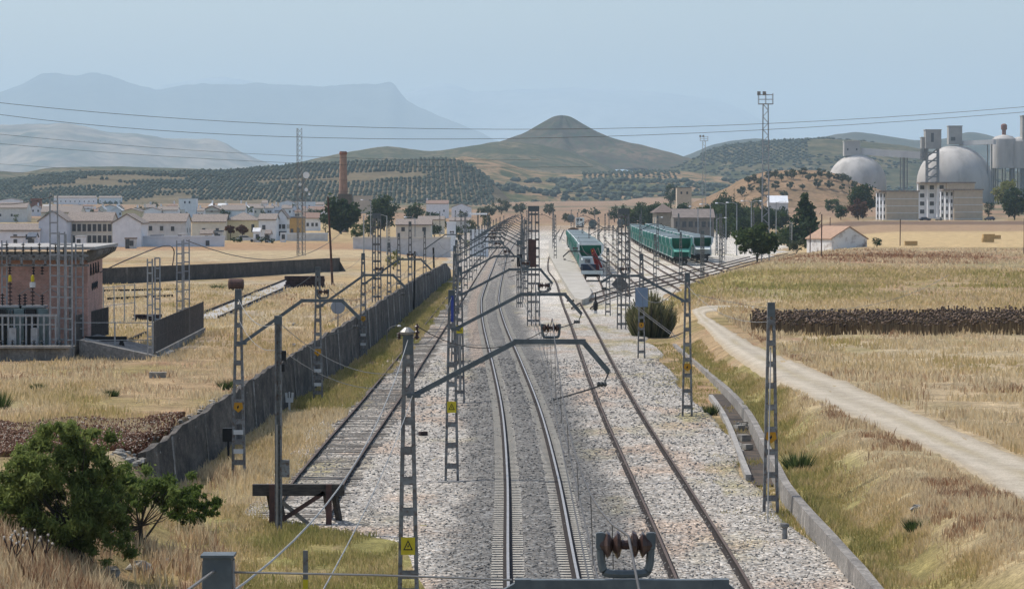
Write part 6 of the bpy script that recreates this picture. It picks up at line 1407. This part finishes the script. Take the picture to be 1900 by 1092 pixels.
blades('dry_grass', 'russet tall weeds at the bottom left below the tree', 30000, 70, 92, lambda y: np.full_like(y, -15.), lambda y: np.interp(y, [70, 84, 92], [-5.6, -7.2, -8.6]), .5, .018, lambda x, y: .82 + .3 * (fbm(x, y, 7, 3) - .5), clump(.8, .42))
# ---- stalks with heads: dead sunflowers and the red weed patch
def stalks(name, label, cat, n, Xf, Yf, h, stem_c, head_c, hs, hw):
    X, Y = Xf, Yf; n = len(X); Z = TH(X, Y); hh = h * (.7 + .5 * RNG.random(n)); a = RNG.random(n) * 6.28
    b = np.stack([X, Y, Z - .05], -1); lx = (RNG.random((n, 2)) - .5) * .25
    top = b + np.stack([lx[:, 0], lx[:, 1], hh], -1); d = np.stack([np.full(n, hw), np.zeros(n), np.zeros(n)], -1)
    V1 = np.stack([b - d, b + d, top + d, top - d], 1).reshape(-1, 3); F1 = np.arange(4 * n).reshape(n, 4)
    s = hs * (.7 + .6 * RNG.random(n))[:, None]
    dirs = np.array([(1, 0, 0), (0, 0, .8), (-1, 0, 0), (0, 0, -.8), (0, 1, 0), (0, -1, 0)], float)
    hv = top[:, None] + dirs[None] * s[:, None] * (1 + .4 * (RNG.random((n, 6, 1)) - .5)); V2 = hv.reshape(-1, 3)
    f = np.array([(0, 1, 5, 5), (1, 2, 5, 5), (2, 3, 5, 5), (3, 0, 5, 5), (1, 0, 4, 4), (2, 1, 4, 4), (3, 2, 4, 4), (0, 3, 4, 4)])[:, [0, 1, 2]]
    me = MB()
    F1t = np.concatenate([F1[:, [0, 1, 2]], F1[:, [0, 2, 3]]]); F2 = (f[None] + (np.arange(n) * 6)[:, None, None]).reshape(-1, 3) + 4 * n
    t = np.concatenate([np.repeat(RNG.random(n), 4), np.repeat(RNG.random(n), 6)])
    o = npmesh(name, np.concatenate([V1, V2]), np.concatenate([F1t, F2]), [stem_c, head_c], tint=t, mi=np.concatenate([np.zeros(len(F1t)), np.ones(len(F2))])); return stuff(o, label, cat)
n = 4200; p0, p1, p2, p3 = (G(*q) for q in ((1395, 622), (1960, 632), (1960, 592), (1395, 598)))
u, v = RNG.random(n), RNG.random(n)
qx = (p0.x * (1 - u) + p1.x * u) * (1 - v) + (p3.x * (1 - u) + p2.x * u) * v; qy = (p0.y * (1 - u) + p1.y * u) * (1 - v) + (p3.y * (1 - u) + p2.y * u) * v
k = fbm(qx * .25, qy * .1, 6, 3) - .5 * (1 - np.minimum(1, 5 * np.minimum(v, 1 - v))) > .2; qx, qy = qx[k], qy[k]
stalks('dead_sunflowers', 'dense strip of blackened dead sunflowers across the right field', 'sunflowers', len(qx), qx, qy, .95, tintmat('sunflower_stem', [(0, (.10, .07, .045)), (1, (.26, .19, .11))]), tintmat('sunflower_head', [(0, (.035, .025, .022)), (.6, (.10, .07, .052)), (1, (.24, .17, .12))]), .10, .04)
n = 15000; p0, p1, p2, p3 = (G(*q) for q in ((-40, 850), (262, 858), (345, 772), (-40, 786)))
u, v = RNG.random(n), RNG.random(n)
qx = (p0.x * (1 - u) + p1.x * u) * (1 - v) + (p3.x * (1 - u) + p2.x * u) * v; qy = (p0.y * (1 - u) + p1.y * u) * (1 - v) + (p3.y * (1 - u) + p2.y * u) * v
k = (qx < itp(WALL, qy) - .5) & (fbm(qx * .35, qy * .12, 5, 3) + .35 * (1 - np.minimum(1, 4 * np.minimum(v, 1 - v))) * -1 > .22); qx, qy = qx[k], qy[k]
stalks('red_weeds', 'red-brown weed patch with pale seed heads behind the near tree', 'weeds', len(qx), qx, qy, .2, tintmat('red_weed_stem', [(0, (.13, .055, .035)), (.7, (.22, .10, .06)), (1, (.14, .13, .05))]), tintmat('seed_head', [(0, (.16, .085, .055)), (.78, (.22, .12, .075)), (.86, (.42, .33, .25)), (1, (.58, .5, .4))]), .032, .035)
# ---- trees
def leaf_mats(nm, a, b, c): return tintmat(nm, [(0, a), (.5, b), (1, c)], .75, .45)
LM = dict(dark=leaf_mats('leaves_dark_green', (.018, .035, .016), (.035, .06, .024), (.065, .095, .038)), mid=leaf_mats('leaves_mid_green', (.03, .05, .018), (.06, .09, .03), (.11, .14, .05)),
          bright=leaf_mats('leaves_fresh_green', (.06, .09, .02), (.12, .17, .04), (.21, .26, .075)), olive=leaf_mats('leaves_olive', (.045, .055, .03), (.075, .09, .05), (.12, .135, .08)),
          rust=leaf_mats('leaves_plum', (.075, .035, .028), (.11, .055, .04), (.15, .085, .06)), broom=leaf_mats('broom_green', (.09, .10, .045), (.17, .175, .085), (.30, .26, .15)), yell=leaf_mats('leaves_yellow_green', (.10, .11, .025), (.16, .17, .04), (.24, .23, .07)))
M_bark = mat('bark', (.075, .06, .045), (.045, .037, .03), 6, .95, b=.4, stretch=(1, 1, .3))
def leaves(C_, r, n, size, aspect=1.0, up=0.0, rng=RNG, soft=.35):
    C_ = np.asarray(C_, float); r = np.asarray(r, float); w_ = r ** 2; i = rng.choice(len(r), n, p=w_ / w_.sum())
    d = rng.normal(size=(n, 3)); d /= np.linalg.norm(d, axis=1, keepdims=True)
    P = C_[i] + d * (r[i] * np.where(rng.random(n) < soft, np.abs(rng.normal(size=n)) * .75, rng.random(n) ** .5))[:, None] * np.array((1, 1, .85))
    a = rng.normal(size=(n, 3)) + np.array((0, 0, up)); a /= np.linalg.norm(a, axis=1, keepdims=True); b = np.cross(a, rng.normal(size=(n, 3))); b /= np.linalg.norm(b, axis=1, keepdims=True)
    s = size * (.55 + .9 * rng.random(n))[:, None]
    V = np.stack([P - a * s * aspect, P + b * s * .6, P + a * s * aspect, P - b * s * .6], 1).reshape(-1, 3)
    ct = rng.random(len(r)); t = np.clip(ct[i] * .55 + rng.random(n) * .45, 0, 1)
    return V, np.arange(4 * n).reshape(n, 4), np.repeat(t, 4)
def tree(name, label, base_, H, W, m, n=900, leaf=None, trunk=.25, shape='round', seed=1, cat='tree', group=None, clumps=26, D=None, stems=1, cr=(.24, .42)):
    rng = np.random.default_rng(seed); t = T(name, base_, label, cat, group); D = D or W
    leaf = leaf or W * .045; th_ = H * trunk; ch = H - th_; C_, r = [], []
    for k in range(clumps):
        if shape == 'cone': q = rng.random() ** 1.4; rad = (1 - q) * .5 * W * (.35 + .5 * rng.random()); z = th_ + q * ch * .96; rr_ = W * .2 * (1 - q * .75)
        elif shape == 'column': q = rng.random(); rad = W * .2 * rng.random(); z = th_ + q * ch * .92; rr_ = W * .3 * (1 - .6 * q)
        else:
            d = rng.normal(size=3); d /= np.linalg.norm(d); f = .5 + .45 * rng.random(); rr_ = rng.uniform(*cr) * min(W, ch) * .5
            z = th_ + ch * .5 + d[2] * f * (ch * .5 - rr_ * .6); rad = f
            if shape == 'vase' and d[2] < 0: f *= .6
            C_.append((d[0] * f * (W * .5 - rr_ * .5), d[1] * f * (D * .5 - rr_ * .5), z)); r.append(rr_); continue
        a = rng.random() * 6.28; C_.append((rad * math.cos(a), rad * math.sin(a), z)); r.append(rr_)
    V, Fq, tt = leaves(C_, r, n, leaf, rng=rng)
    npmesh('crown', V, Fq, m, tint=tt, parent=t)
    b = MB(); tr = max(.06, H * .022)
    for s in range(stems):
        o = (rng.uniform(-.25, .25) * (stems > 1) * W * .5, 0)
        b.tube([(o[0] * .3, 0, -.2), (o[0] * .6 + .02 * H, 0, th_ * .7), (o[0], 0, th_ + ch * .35)], tr, 7, 0, tr * .45)
        for k in range(5 if H < 12 else 7):
            c = C_[int(rng.integers(len(C_)))]; b.tube([(o[0] * .5, 0, th_ * .6), ((c[0] + o[0]) * .5, c[1] * .5, (c[2] + th_ * .6) * .5 + .05 * H), c], tr * .45, 5, 0, tr * .12)
    b.build('trunk', M_bark, t); return t
def ptree(name, label, px, pyb, pyt, wpx, m, Y=None, **k):
    p = G(px, pyb); s = p.y / F
    return tree(name, label, p, (pyb - pyt) * s, wpx * s, LM[m], **k)
# near left tree group
p = G(150, 1046); sc = p.y / F
def near_tree(px, pyb, label, clus, stems_, seed, m, n, leaf=.055):
    rng = np.random.default_rng(seed); p = G(px, pyb); sc = p.y / F; t = T('feathery_tree', p, label, 'tree', 'near left trees')
    C_ = []; r = []
    for cx, cy, rr_ in clus:
        for k in range(11):
            q = rng.normal(size=3) * .62; C_.append(((cx - px) * sc + q[0] * rr_ * sc, q[1] * rr_ * sc * 1.3 + rng.uniform(-.4, .4), (pyb - cy) * sc + q[2] * rr_ * sc)); r.append(rr_ * sc * rng.uniform(.2, .42))
    V, Fq, tt = leaves(C_, r, n, leaf, 2.0, .8, rng, .85)
    # newer growth on the outer tips is fresher green
    npmesh('crown', V, Fq, m, tint=tt, parent=t)
    b = MB()
    for s in stems_:
        pts = [((x - px) * sc, 0.03 * k, (pyb - y) * sc) for k, (x, y) in enumerate(s[1:])]
        b.tube(catmull(pts, 4), s[0], 7, 0, s[0] * .3)
    for k in range(0, len(C_), 3):
        c = C_[k]; b.tube([((stems_[0][2][0] - px) * sc, 0, (pyb - stems_[0][2][1]) * sc), (c[0] * .55, c[1] * .5, c[2] * .7), c], .016, 5, 0, .004)
    b.build('trunk', M_bark, t)
near_tree(145, 1046, 'dark feathery tree at the bottom left with a thick trunk', [(130, 805, 30), (100, 840, 42), (155, 850, 44), (60, 872, 46), (170, 890, 40), (20, 900, 44), (110, 905, 55), (60, 945, 50), (10, 975, 44), (150, 945, 45), (30, 1010, 40), (90, 995, 44), (-20, 940, 40), (195, 870, 26), (-10, 990, 46), (205, 930, 40), (185, 965, 40), (120, 830, 34), (60, 915, 50), (150, 1000, 40), (210, 985, 34)],
          [(.16, (150, 1060), (145, 1000), (138, 930), (130, 840)), (.09, (146, 1030), (115, 1000), (70, 985)), (.07, (140, 960), (165, 915), (180, 880)), (.08, (143, 1000), (100, 950), (60, 900))], 3, leaf_mats('feathery_green', (.07, .09, .025), (.15, .19, .05), (.27, .31, .095)), 92000, .036)
near_tree(262, 1020, 'airy bright green shrub tree beside the dark feathery tree', [(215, 880, 34), (250, 895, 30), (205, 925, 36), (270, 915, 32), (305, 905, 30), (240, 945, 26), (190, 980, 30), (330, 920, 26), (180, 1010, 24)],
          [(.05, (268, 1025), (262, 975), (275, 930), (300, 905)), (.05, (262, 1020), (235, 970), (215, 920)), (.035, (262, 1010), (255, 960), (250, 900)), (.035, (268, 1000), (300, 955), (315, 920))], 5, LM['bright'], 24000, .034)
near_tree(352, 985, 'small bright shrub nearest the buffer stop', [(350, 930, 26), (365, 950, 24), (385, 945, 14), (340, 955, 18), (362, 918, 14)], [(.03, (352, 990), (352, 960), (350, 935)), (.025, (352, 985), (370, 960), (384, 945))], 8, leaf_mats('shrub_green', (.05, .08, .015), (.085, .13, .025), (.14, .18, .045)), 8000, .034)
FT = [('tree', 'large round dark tree behind the golden field', 632, 434, 362, 84, 'dark', 650, dict(n=3600, trunk=.02, clumps=54, D=8)), ('tree', 'bushy dark tree right of the round one', 712, 428, 357, 62, 'dark', 720, dict(n=2600, trunk=.02, clumps=44)),
      ('tree', 'smaller dark tree right of the bushy one', 768, 422, 372, 44, 'dark', 730, dict(n=1500, trunk=.02, clumps=34)), ('shrub', 'green shrub in front of the bushy dark trees', 690, 437, 402, 26, 'mid', 640, dict(n=600, trunk=.05)),
      ('tree', 'tall leaning pine at the back of the yard', 1244, 392, 336, 36, 'dark', 1300, dict(n=1300, trunk=.25, clumps=30)), ('cypress', 'slim dark cypress right of the tall pine', 1273, 390, 346, 14, 'dark', 1300, dict(n=700, trunk=.05, shape='column')),
      ('tree', 'dark tree at the left end of the yard tree line', 1188, 420, 372, 34, 'dark', 1150, dict(n=1200, trunk=.02, clumps=34)), ('tree', 'dark tree in the yard tree line before the tall pine', 1218, 418, 366, 36, 'dark', 1140, dict(n=1200, trunk=.02, clumps=34)), ('tree', 'dark tree behind the goods sheds, under the cypress', 1268, 420, 374, 48, 'dark', 1130, dict(n=1400, trunk=.02, clumps=34)),
      ('tree', 'broad green tree with a pointed neighbour above the yard lamps', 1342, 412, 350, 52, 'dark', 1120, dict(n=1600, trunk=.02, clumps=36)), ('cypress', 'pointed dark cypress by the broad green tree', 1362, 410, 344, 14, 'dark', 1110, dict(n=700, trunk=.05, shape='cone')), ('cypress', 'tiny distant cypress left of the floodlight tower', 1382, 385, 356, 8, 'dark', 1500, dict(n=350, trunk=.05, shape='column')),
      ('tree', 'dark hedge tree behind the yard lamps, left', 1322, 430, 384, 60, 'dark', 860, dict(n=1700, trunk=.0, clumps=40)), ('tree', 'dark hedge tree behind the yard lamps, right', 1380, 428, 380, 64, 'dark', 850, dict(n=1800, trunk=.0, clumps=40)), ('tree', 'bright tree just left of the floodlight tower top of the hedge', 1405, 400, 358, 30, 'mid', 1100, dict(n=700, trunk=.1)),
      ('tree', 'round green tree at the foot of the tallest floodlight tower', 1404, 490, 409, 92, 'mid', 545, dict(n=3200, trunk=.18, clumps=46, D=8)), ('tree', 'pointed dark tree right of the floodlight tower', 1493, 452, 358, 100, 'dark', 700, dict(n=3600, trunk=.03, clumps=80, shape='cone')), ('shrub', 'grey-green bush left of the barn', 1478, 470, 440, 46, 'olive', 640, dict(n=800, trunk=.05)),
      ('shrub', 'light green bush at the left corner of the barn', 1505, 468, 444, 34, 'mid', 630, dict(n=600, trunk=.05)), ('shrub', 'dark bush at the right corner of the barn', 1627, 459, 438, 26, 'dark', 640, dict(n=600, trunk=.05)),
      ('tree', 'dark round tree left of the apartment blocks', 1600, 405, 336, 62, 'dark', 1220, dict(n=2400, trunk=.03, clumps=44)), ('tree', 'plum coloured tree left of the apartment blocks', 1592, 408, 368, 52, 'rust', 1200, dict(n=1600, trunk=.02, clumps=36)), ('tree', 'dark tree at the left of the plum coloured tree', 1560, 408, 376, 36, 'dark', 1230, dict(n=1200, trunk=.02, clumps=34)),
      ('tree', 'green tree far behind left of the pointed dark tree', 1545, 396, 366, 40, 'mid', 1350, dict(n=800, trunk=.08)), ('tree', 'yellow-green tree at the right edge before the silos', 1868, 392, 326, 58, 'yell', 1260, dict(n=1600, trunk=.1)), ('tree', 'dark green tree at the right edge below the yellow one', 1882, 408, 346, 66, 'dark', 1200, dict(n=2000, trunk=.08, clumps=36)),
      ('tree', 'dark tree beside the front right apartment block', 1834, 406, 370, 26, 'dark', 1235, dict(n=600, trunk=.1)), ('clipped_tree', 'left of two clipped red-brown trees before the yellow house', 427, 447, 417, 20, 'rust', 655, dict(n=1100, trunk=.42, cat='tree', leaf=.24)), ('clipped_tree', 'right, wider one of two clipped red-brown trees before the yellow house', 450, 447, 416, 24, 'rust', 655, dict(n=1200, trunk=.4, cat='tree', leaf=.24)),
      ('shrub', 'green shrub beneath the clipped red-brown trees', 440, 450, 438, 30, 'dark', 652, dict(n=400, trunk=.05)), ('shrub', 'dark shrub right of the parked white car', 485, 450, 437, 24, 'dark', 650, dict(n=400, trunk=.05)), ('tree', 'small tree in the middle of the town', 285, 392, 372, 22, 'dark', 980, dict(n=400, trunk=.1)),
      ('shrub', 'pale round bush at the foot of the wall near its far end', 797, 543, 512, 22, 'olive', None, dict(n=500, trunk=.05)), ('shrub', 'green bush in the golden field behind the mast row', 730, 500, 462, 36, 'yell', None, dict(n=500, trunk=.02)), ('tree', 'dark tree by the station house', 800, 414, 390, 34, 'dark', 790, dict(n=700, trunk=.08)), ('tree', 'tree in front of the station house gable', 860, 410, 388, 26, 'olive', 820, dict(n=500, trunk=.1)), ('tree', 'dark trees right of the station canopy', 905, 408, 378, 44, 'olive', 900, dict(n=900, trunk=.05)),
      ('tree', 'grey-green tree at the end of the tracks, left', 930, 398, 366, 40, 'olive', 1500, dict(n=700, trunk=.05)), ('tree', 'dark tree between the far yard wagons', 1103, 402, 384, 26, 'dark', 1300, dict(n=500, trunk=.05)), ('tree', 'grey-green tree beyond the far yard', 1082, 398, 386, 24, 'olive', 1500, dict(n=400, trunk=.05)), ('shrub', 'bush left of the front end of the main line', 868, 462, 440, 18, 'yell', 640, dict(n=400, trunk=.05))]
for k, (nm, lab, px, pyb, pyt, wpx, m, Y, kw) in enumerate(FT): ptree(nm, lab, px, pyb, pyt, wpx, m, Y, seed=100 + k, **{**dict(leaf=None), **kw})
HG = [(1170, 424, 384, 30), (1196, 424, 376, 30), (1208, 426, 380, 28), (1236, 421, 378, 30), (1298, 432, 386, 34), (1310, 434, 380, 36), (1336, 433, 376, 40), (1352, 431, 380, 36), (1366, 432, 372, 40), (1398, 430, 376, 40), (1424, 430, 384, 36), (1444, 428, 388, 34), (1348, 444, 398, 34), (1378, 446, 402, 34)]
for k, (px, pyb, pyt, wpx) in enumerate(HG): ptree('hedge_tree', 'dark tree of the yard hedge, %s from the left' % ORD[k].replace('nearest', 'first'), px, pyb, pyt - 4, wpx * 1.4, 'dark' if k % 3 else 'mid', n=1800, trunk=0.0, clumps=44, seed=500 + k, group='hedge trees behind the yard')
TT = [(30, 414, 394), (92, 412, 388), (168, 410, 386), (222, 406, 388), (262, 400, 380), (300, 404, 384), (345, 410, 392), (418, 404, 384), (458, 402, 378), (488, 408, 386), (540, 398, 376), (580, 410, 384), (604, 432, 404), (352, 456, 438), (250, 458, 444), (505, 452, 440)]
for k, (px, pyb, pyt) in enumerate(TT): ptree('town_tree', 'dark green tree among the town roofs, %s from the left' % ORD[k].replace('nearest', 'first'), px, pyb, pyt, 15 + 7 * (k % 3), 'dark' if k % 4 else 'mid', n=520, trunk=.05, clumps=18, seed=900 + k, group='trees among the houses')
for k, (nm, lab, px, pyb, pyt, wpx, m) in enumerate((('shrub', 'green shrub at the left end of the cream wall', 664, 446, 412, 34, 'mid'), ('shrub', 'dark shrub below the tan brick store', 684, 440, 398, 34, 'dark'), ('shrub', 'olive green shrub before the low cream sheds', 752, 446, 420, 30, 'olive'), ('shrub', 'dark shrub at the right end of the cream wall', 806, 440, 410, 34, 'dark'), ('tree', 'dark tree below the bright white station side house', 818, 432, 398, 30, 'dark'), ('shrub', 'olive green scrub before the white gabled station house', 872, 436, 400, 30, 'olive'), ('shrub', 'scrub at the left foot of the station platform wall', 850, 446, 416, 26, 'mid'), ('tree', 'dark tree beside the white sloping roofed shed', 1452, 420, 380, 34, 'dark'), ('shrub', 'dark scrub right of the tallest floodlight tower foot', 1450, 455, 420, 40, 'mid'), ('shrub', 'olive scrub at the end of the main line, left side', 905, 424, 398, 26, 'olive'), ('shrub', 'olive scrub at the far end of the right siding', 1052, 412, 392, 24, 'olive'), ('tree', 'grey-green tree at the far end of the middle sidings', 1020, 400, 374, 30, 'olive'), ('tree', 'grey-green tree between the far lines', 965, 398, 372, 30, 'olive'), ('tree', 'dark tree left of the far yard wagons', 1140, 412, 380, 30, 'dark'), ('tree', 'dark tree behind the lone far tank wagon', 1160, 414, 376, 34, 'dark'))):
    ptree(nm, lab, px, pyb, pyt, wpx, m, n=900, trunk=0.0, clumps=30, seed=700 + k)
# scattered trees of the knoll, each one of its own
kn = [(1385, 338), (1400, 334), (1412, 340), (1425, 330), (1437, 326), (1450, 332), (1462, 324), (1474, 328), (1488, 323), (1500, 330), (1512, 326), (1525, 324), (1538, 328), (1550, 330), (1560, 334), (1572, 336), (1395, 352), (1415, 356), (1440, 348), (1465, 344), (1490, 346), (1515, 342), (1540, 346), (1565, 348), (1378, 360), (1455, 362), (1585, 344)]
def onknoll(px, py):
    k = np.argmin((CX + F * V_knoll[..., 0] / V_knoll[..., 1] - px) ** 2 + (HOR - (V_knoll[..., 2] - CAMZ) / V_knoll[..., 1] * F - py) ** 2 + np.where(V_knoll[..., 1] > 2050, 1e6, 0)); return Vector(V_knoll.reshape(-1, 3)[k])
protos = []
for k, (px, py) in enumerate(kn):
    p = onknoll(px, py + 6); lab = 'grey-green olive tree on the tan knoll %s' % (('near its left foot', 'on the left shoulder', 'on the crest', 'at the right end of the crest')[min(3, max(0, int((px - 1370) / 55)))])
    if k < 5: protos.append(tree('olive_tree', lab, p, 6.2, 6.5, LM['olive'], n=420, trunk=.12, seed=300 + k, group='olive trees on the knoll', leaf=.5, clumps=14)); continue
    o = copy_tree(protos[k % 5]); o.location = p; o.rotation_euler = (0, 0, k * 1.3); q = .75 + .5 * ((k * 37) % 10) / 10; o.scale = (q, q, q * .95); o['label'] = lab
# broom bush beside the yard throat
p = G(1208, 626); sc = p.y / F; t = T('broom_bush', p, 'wide upright broom bush beside the turnouts on the right', 'bush')
V, Fc_, tt = [], [], []
n = 7500; a = RNG.random(n) * 6.283; sp = RNG.random(n) ** .6; L = (46 + 50 * fbm(np.cos(a) * sp * 3, np.sin(a) * sp * 3, 8, 2)) * sc * (1.1 - .3 * sp)
b0 = np.stack([np.cos(a) * sp * 34 * sc, np.sin(a) * sp * .8, RNG.random(n) * .6 * L * (1 - .35 * sp)], -1); dv = np.stack([np.cos(a) * sp * .6, np.sin(a) * sp * .6, np.ones(n)], -1); dv /= np.linalg.norm(dv, axis=1, keepdims=True)
tip = b0 + dv * (L * (.25 + .35 * RNG.random(n)))[:, None]; wv = np.stack([np.cos(a * 7), np.sin(a * 7), 0 * a], -1) * .035
npmesh('crown', np.stack([b0 - wv, b0 + wv, tip + wv * .5, tip - wv * .5], 1).reshape(-1, 3), np.arange(4 * n).reshape(n, 4), LM['broom'], tint=np.repeat(RNG.random(n), 4), parent=t)
b = MB()
for k in range(12): q = k * .52; b.tube([(0, 0, -.1), (math.cos(q) * .25, math.sin(q) * .25, .7), (math.cos(q) * .8, math.sin(q) * .6, 1.7)], .035, 5, 0, .012)
b.build('stems', M_bark, t)
# tussocks
def tussock(px, py, h, w_, m, label, n=260, name='grass_tussock', bw=.02):
    p = G(px, py); t = RNG.random(n); a = RNG.random(n) * 6.283; q = RNG.random(n) ** .7
    b0 = np.stack([np.cos(a) * q * w_ * .3, np.sin(a) * q * w_ * .3, 0 * a - .03], -1); tip = b0 + np.stack([np.cos(a) * q * w_ * .5, np.sin(a) * q * w_ * .4, h * (.5 + .6 * RNG.random(n))], -1)
    wv = np.stack([np.cos(a * 3), np.sin(a * 3), 0 * a], -1) * bw
    o = npmesh(name, np.stack([b0 - wv, b0 + wv, tip], 1).reshape(-1, 3), np.arange(3 * n).reshape(n, 3), m, tint=np.repeat(t, 3)); o.location = p; return tag(o, label, 'plant')
for px, py, h, w_, m, lab in ((1482, 872, .75, 1.1, 'mid', 'tall green rush tussock at the edge of the dirt road'), (1320, 745 + 25, .6, .7, 'mid', 'green weed beside the drain channel'), (208, 735, .35, .6, 'mid', 'round green tussock in the near left field'), (70, 723, .35, .6, 'mid', 'green tussock nearer the left edge of the field'), (-2, 762, .9, .9, 'mid', 'tall green bush cut by the left edge'), (422, 722, .5, .8, 'mid', 'green tussock behind the wall mast'), (405, 535, .5, 1.6, 'mid', 'green patch of weeds beside the rusty tank'), (1700, 985, .4, .7, 'mid', 'russet-green tuft on the near right bank')):
    tussock(px, py, h, w_, LM[m], lab)
# tall dry thistles with pale heads
for k, (px, py) in enumerate(((18, 1050), (38, 1046), (60, 1056), (85, 1052), (30, 1062), (180, 1030), (205, 1045))):
    p = G(px, py); h = .75 + .25 * ((k * 7) % 5) / 5; t = T('dry_thistle', p, ('pale headed thistle at the bottom left corner', 'second pale headed thistle from the left edge', 'third pale headed thistle from the left edge', 'thistle nearest the trunk of the dark tree', 'lowest thistle of the bottom left clump', 'thistle between the two near trees', 'thistle above the boulders')[k], 'thistle', 'dry thistles')
    b = MB(); hd = MB()
    for q in range(5): a = q * 1.3; e = (math.cos(a) * .16, math.sin(a) * .12, h * (.72 + .07 * q)); b.tube([(0, 0, 0), (0, 0, h * .4), e], .012, 4); hd.blob(e, (.035, .035, .035), q, 0, .2, 6, 4)
    b.build('stem', M_tim, t); hd.build('flower_heads', mat('seed_white', (.6, .56, .48), (.5, .44, .36), 3), t)
# ================================================================ the air: one closed box of thin haze round everything
def haze():
    m = bpy.data.materials.new('haze_air'); m.use_nodes = True; t = m.node_tree; t.nodes.clear()
    v = t.nodes.new('ShaderNodeVolumePrincipled'); v.inputs['Density'].default_value = HAZE_DENSITY
    v.inputs['Color'].default_value = (*HAZE_COLOR, 1); v.inputs['Anisotropy'].default_value = 0.0
    o = t.nodes.new('ShaderNodeOutputMaterial'); t.links.new(v.outputs[0], o.inputs['Volume'])
    b = MB().box((0, 24400, 850), (34000, 51000, 1740)).build('haze', m)
    b['kind'] = 'stuff'; b['label'] = 'pale blue summer haze lying over the whole plain'; b['category'] = 'haze'
haze()
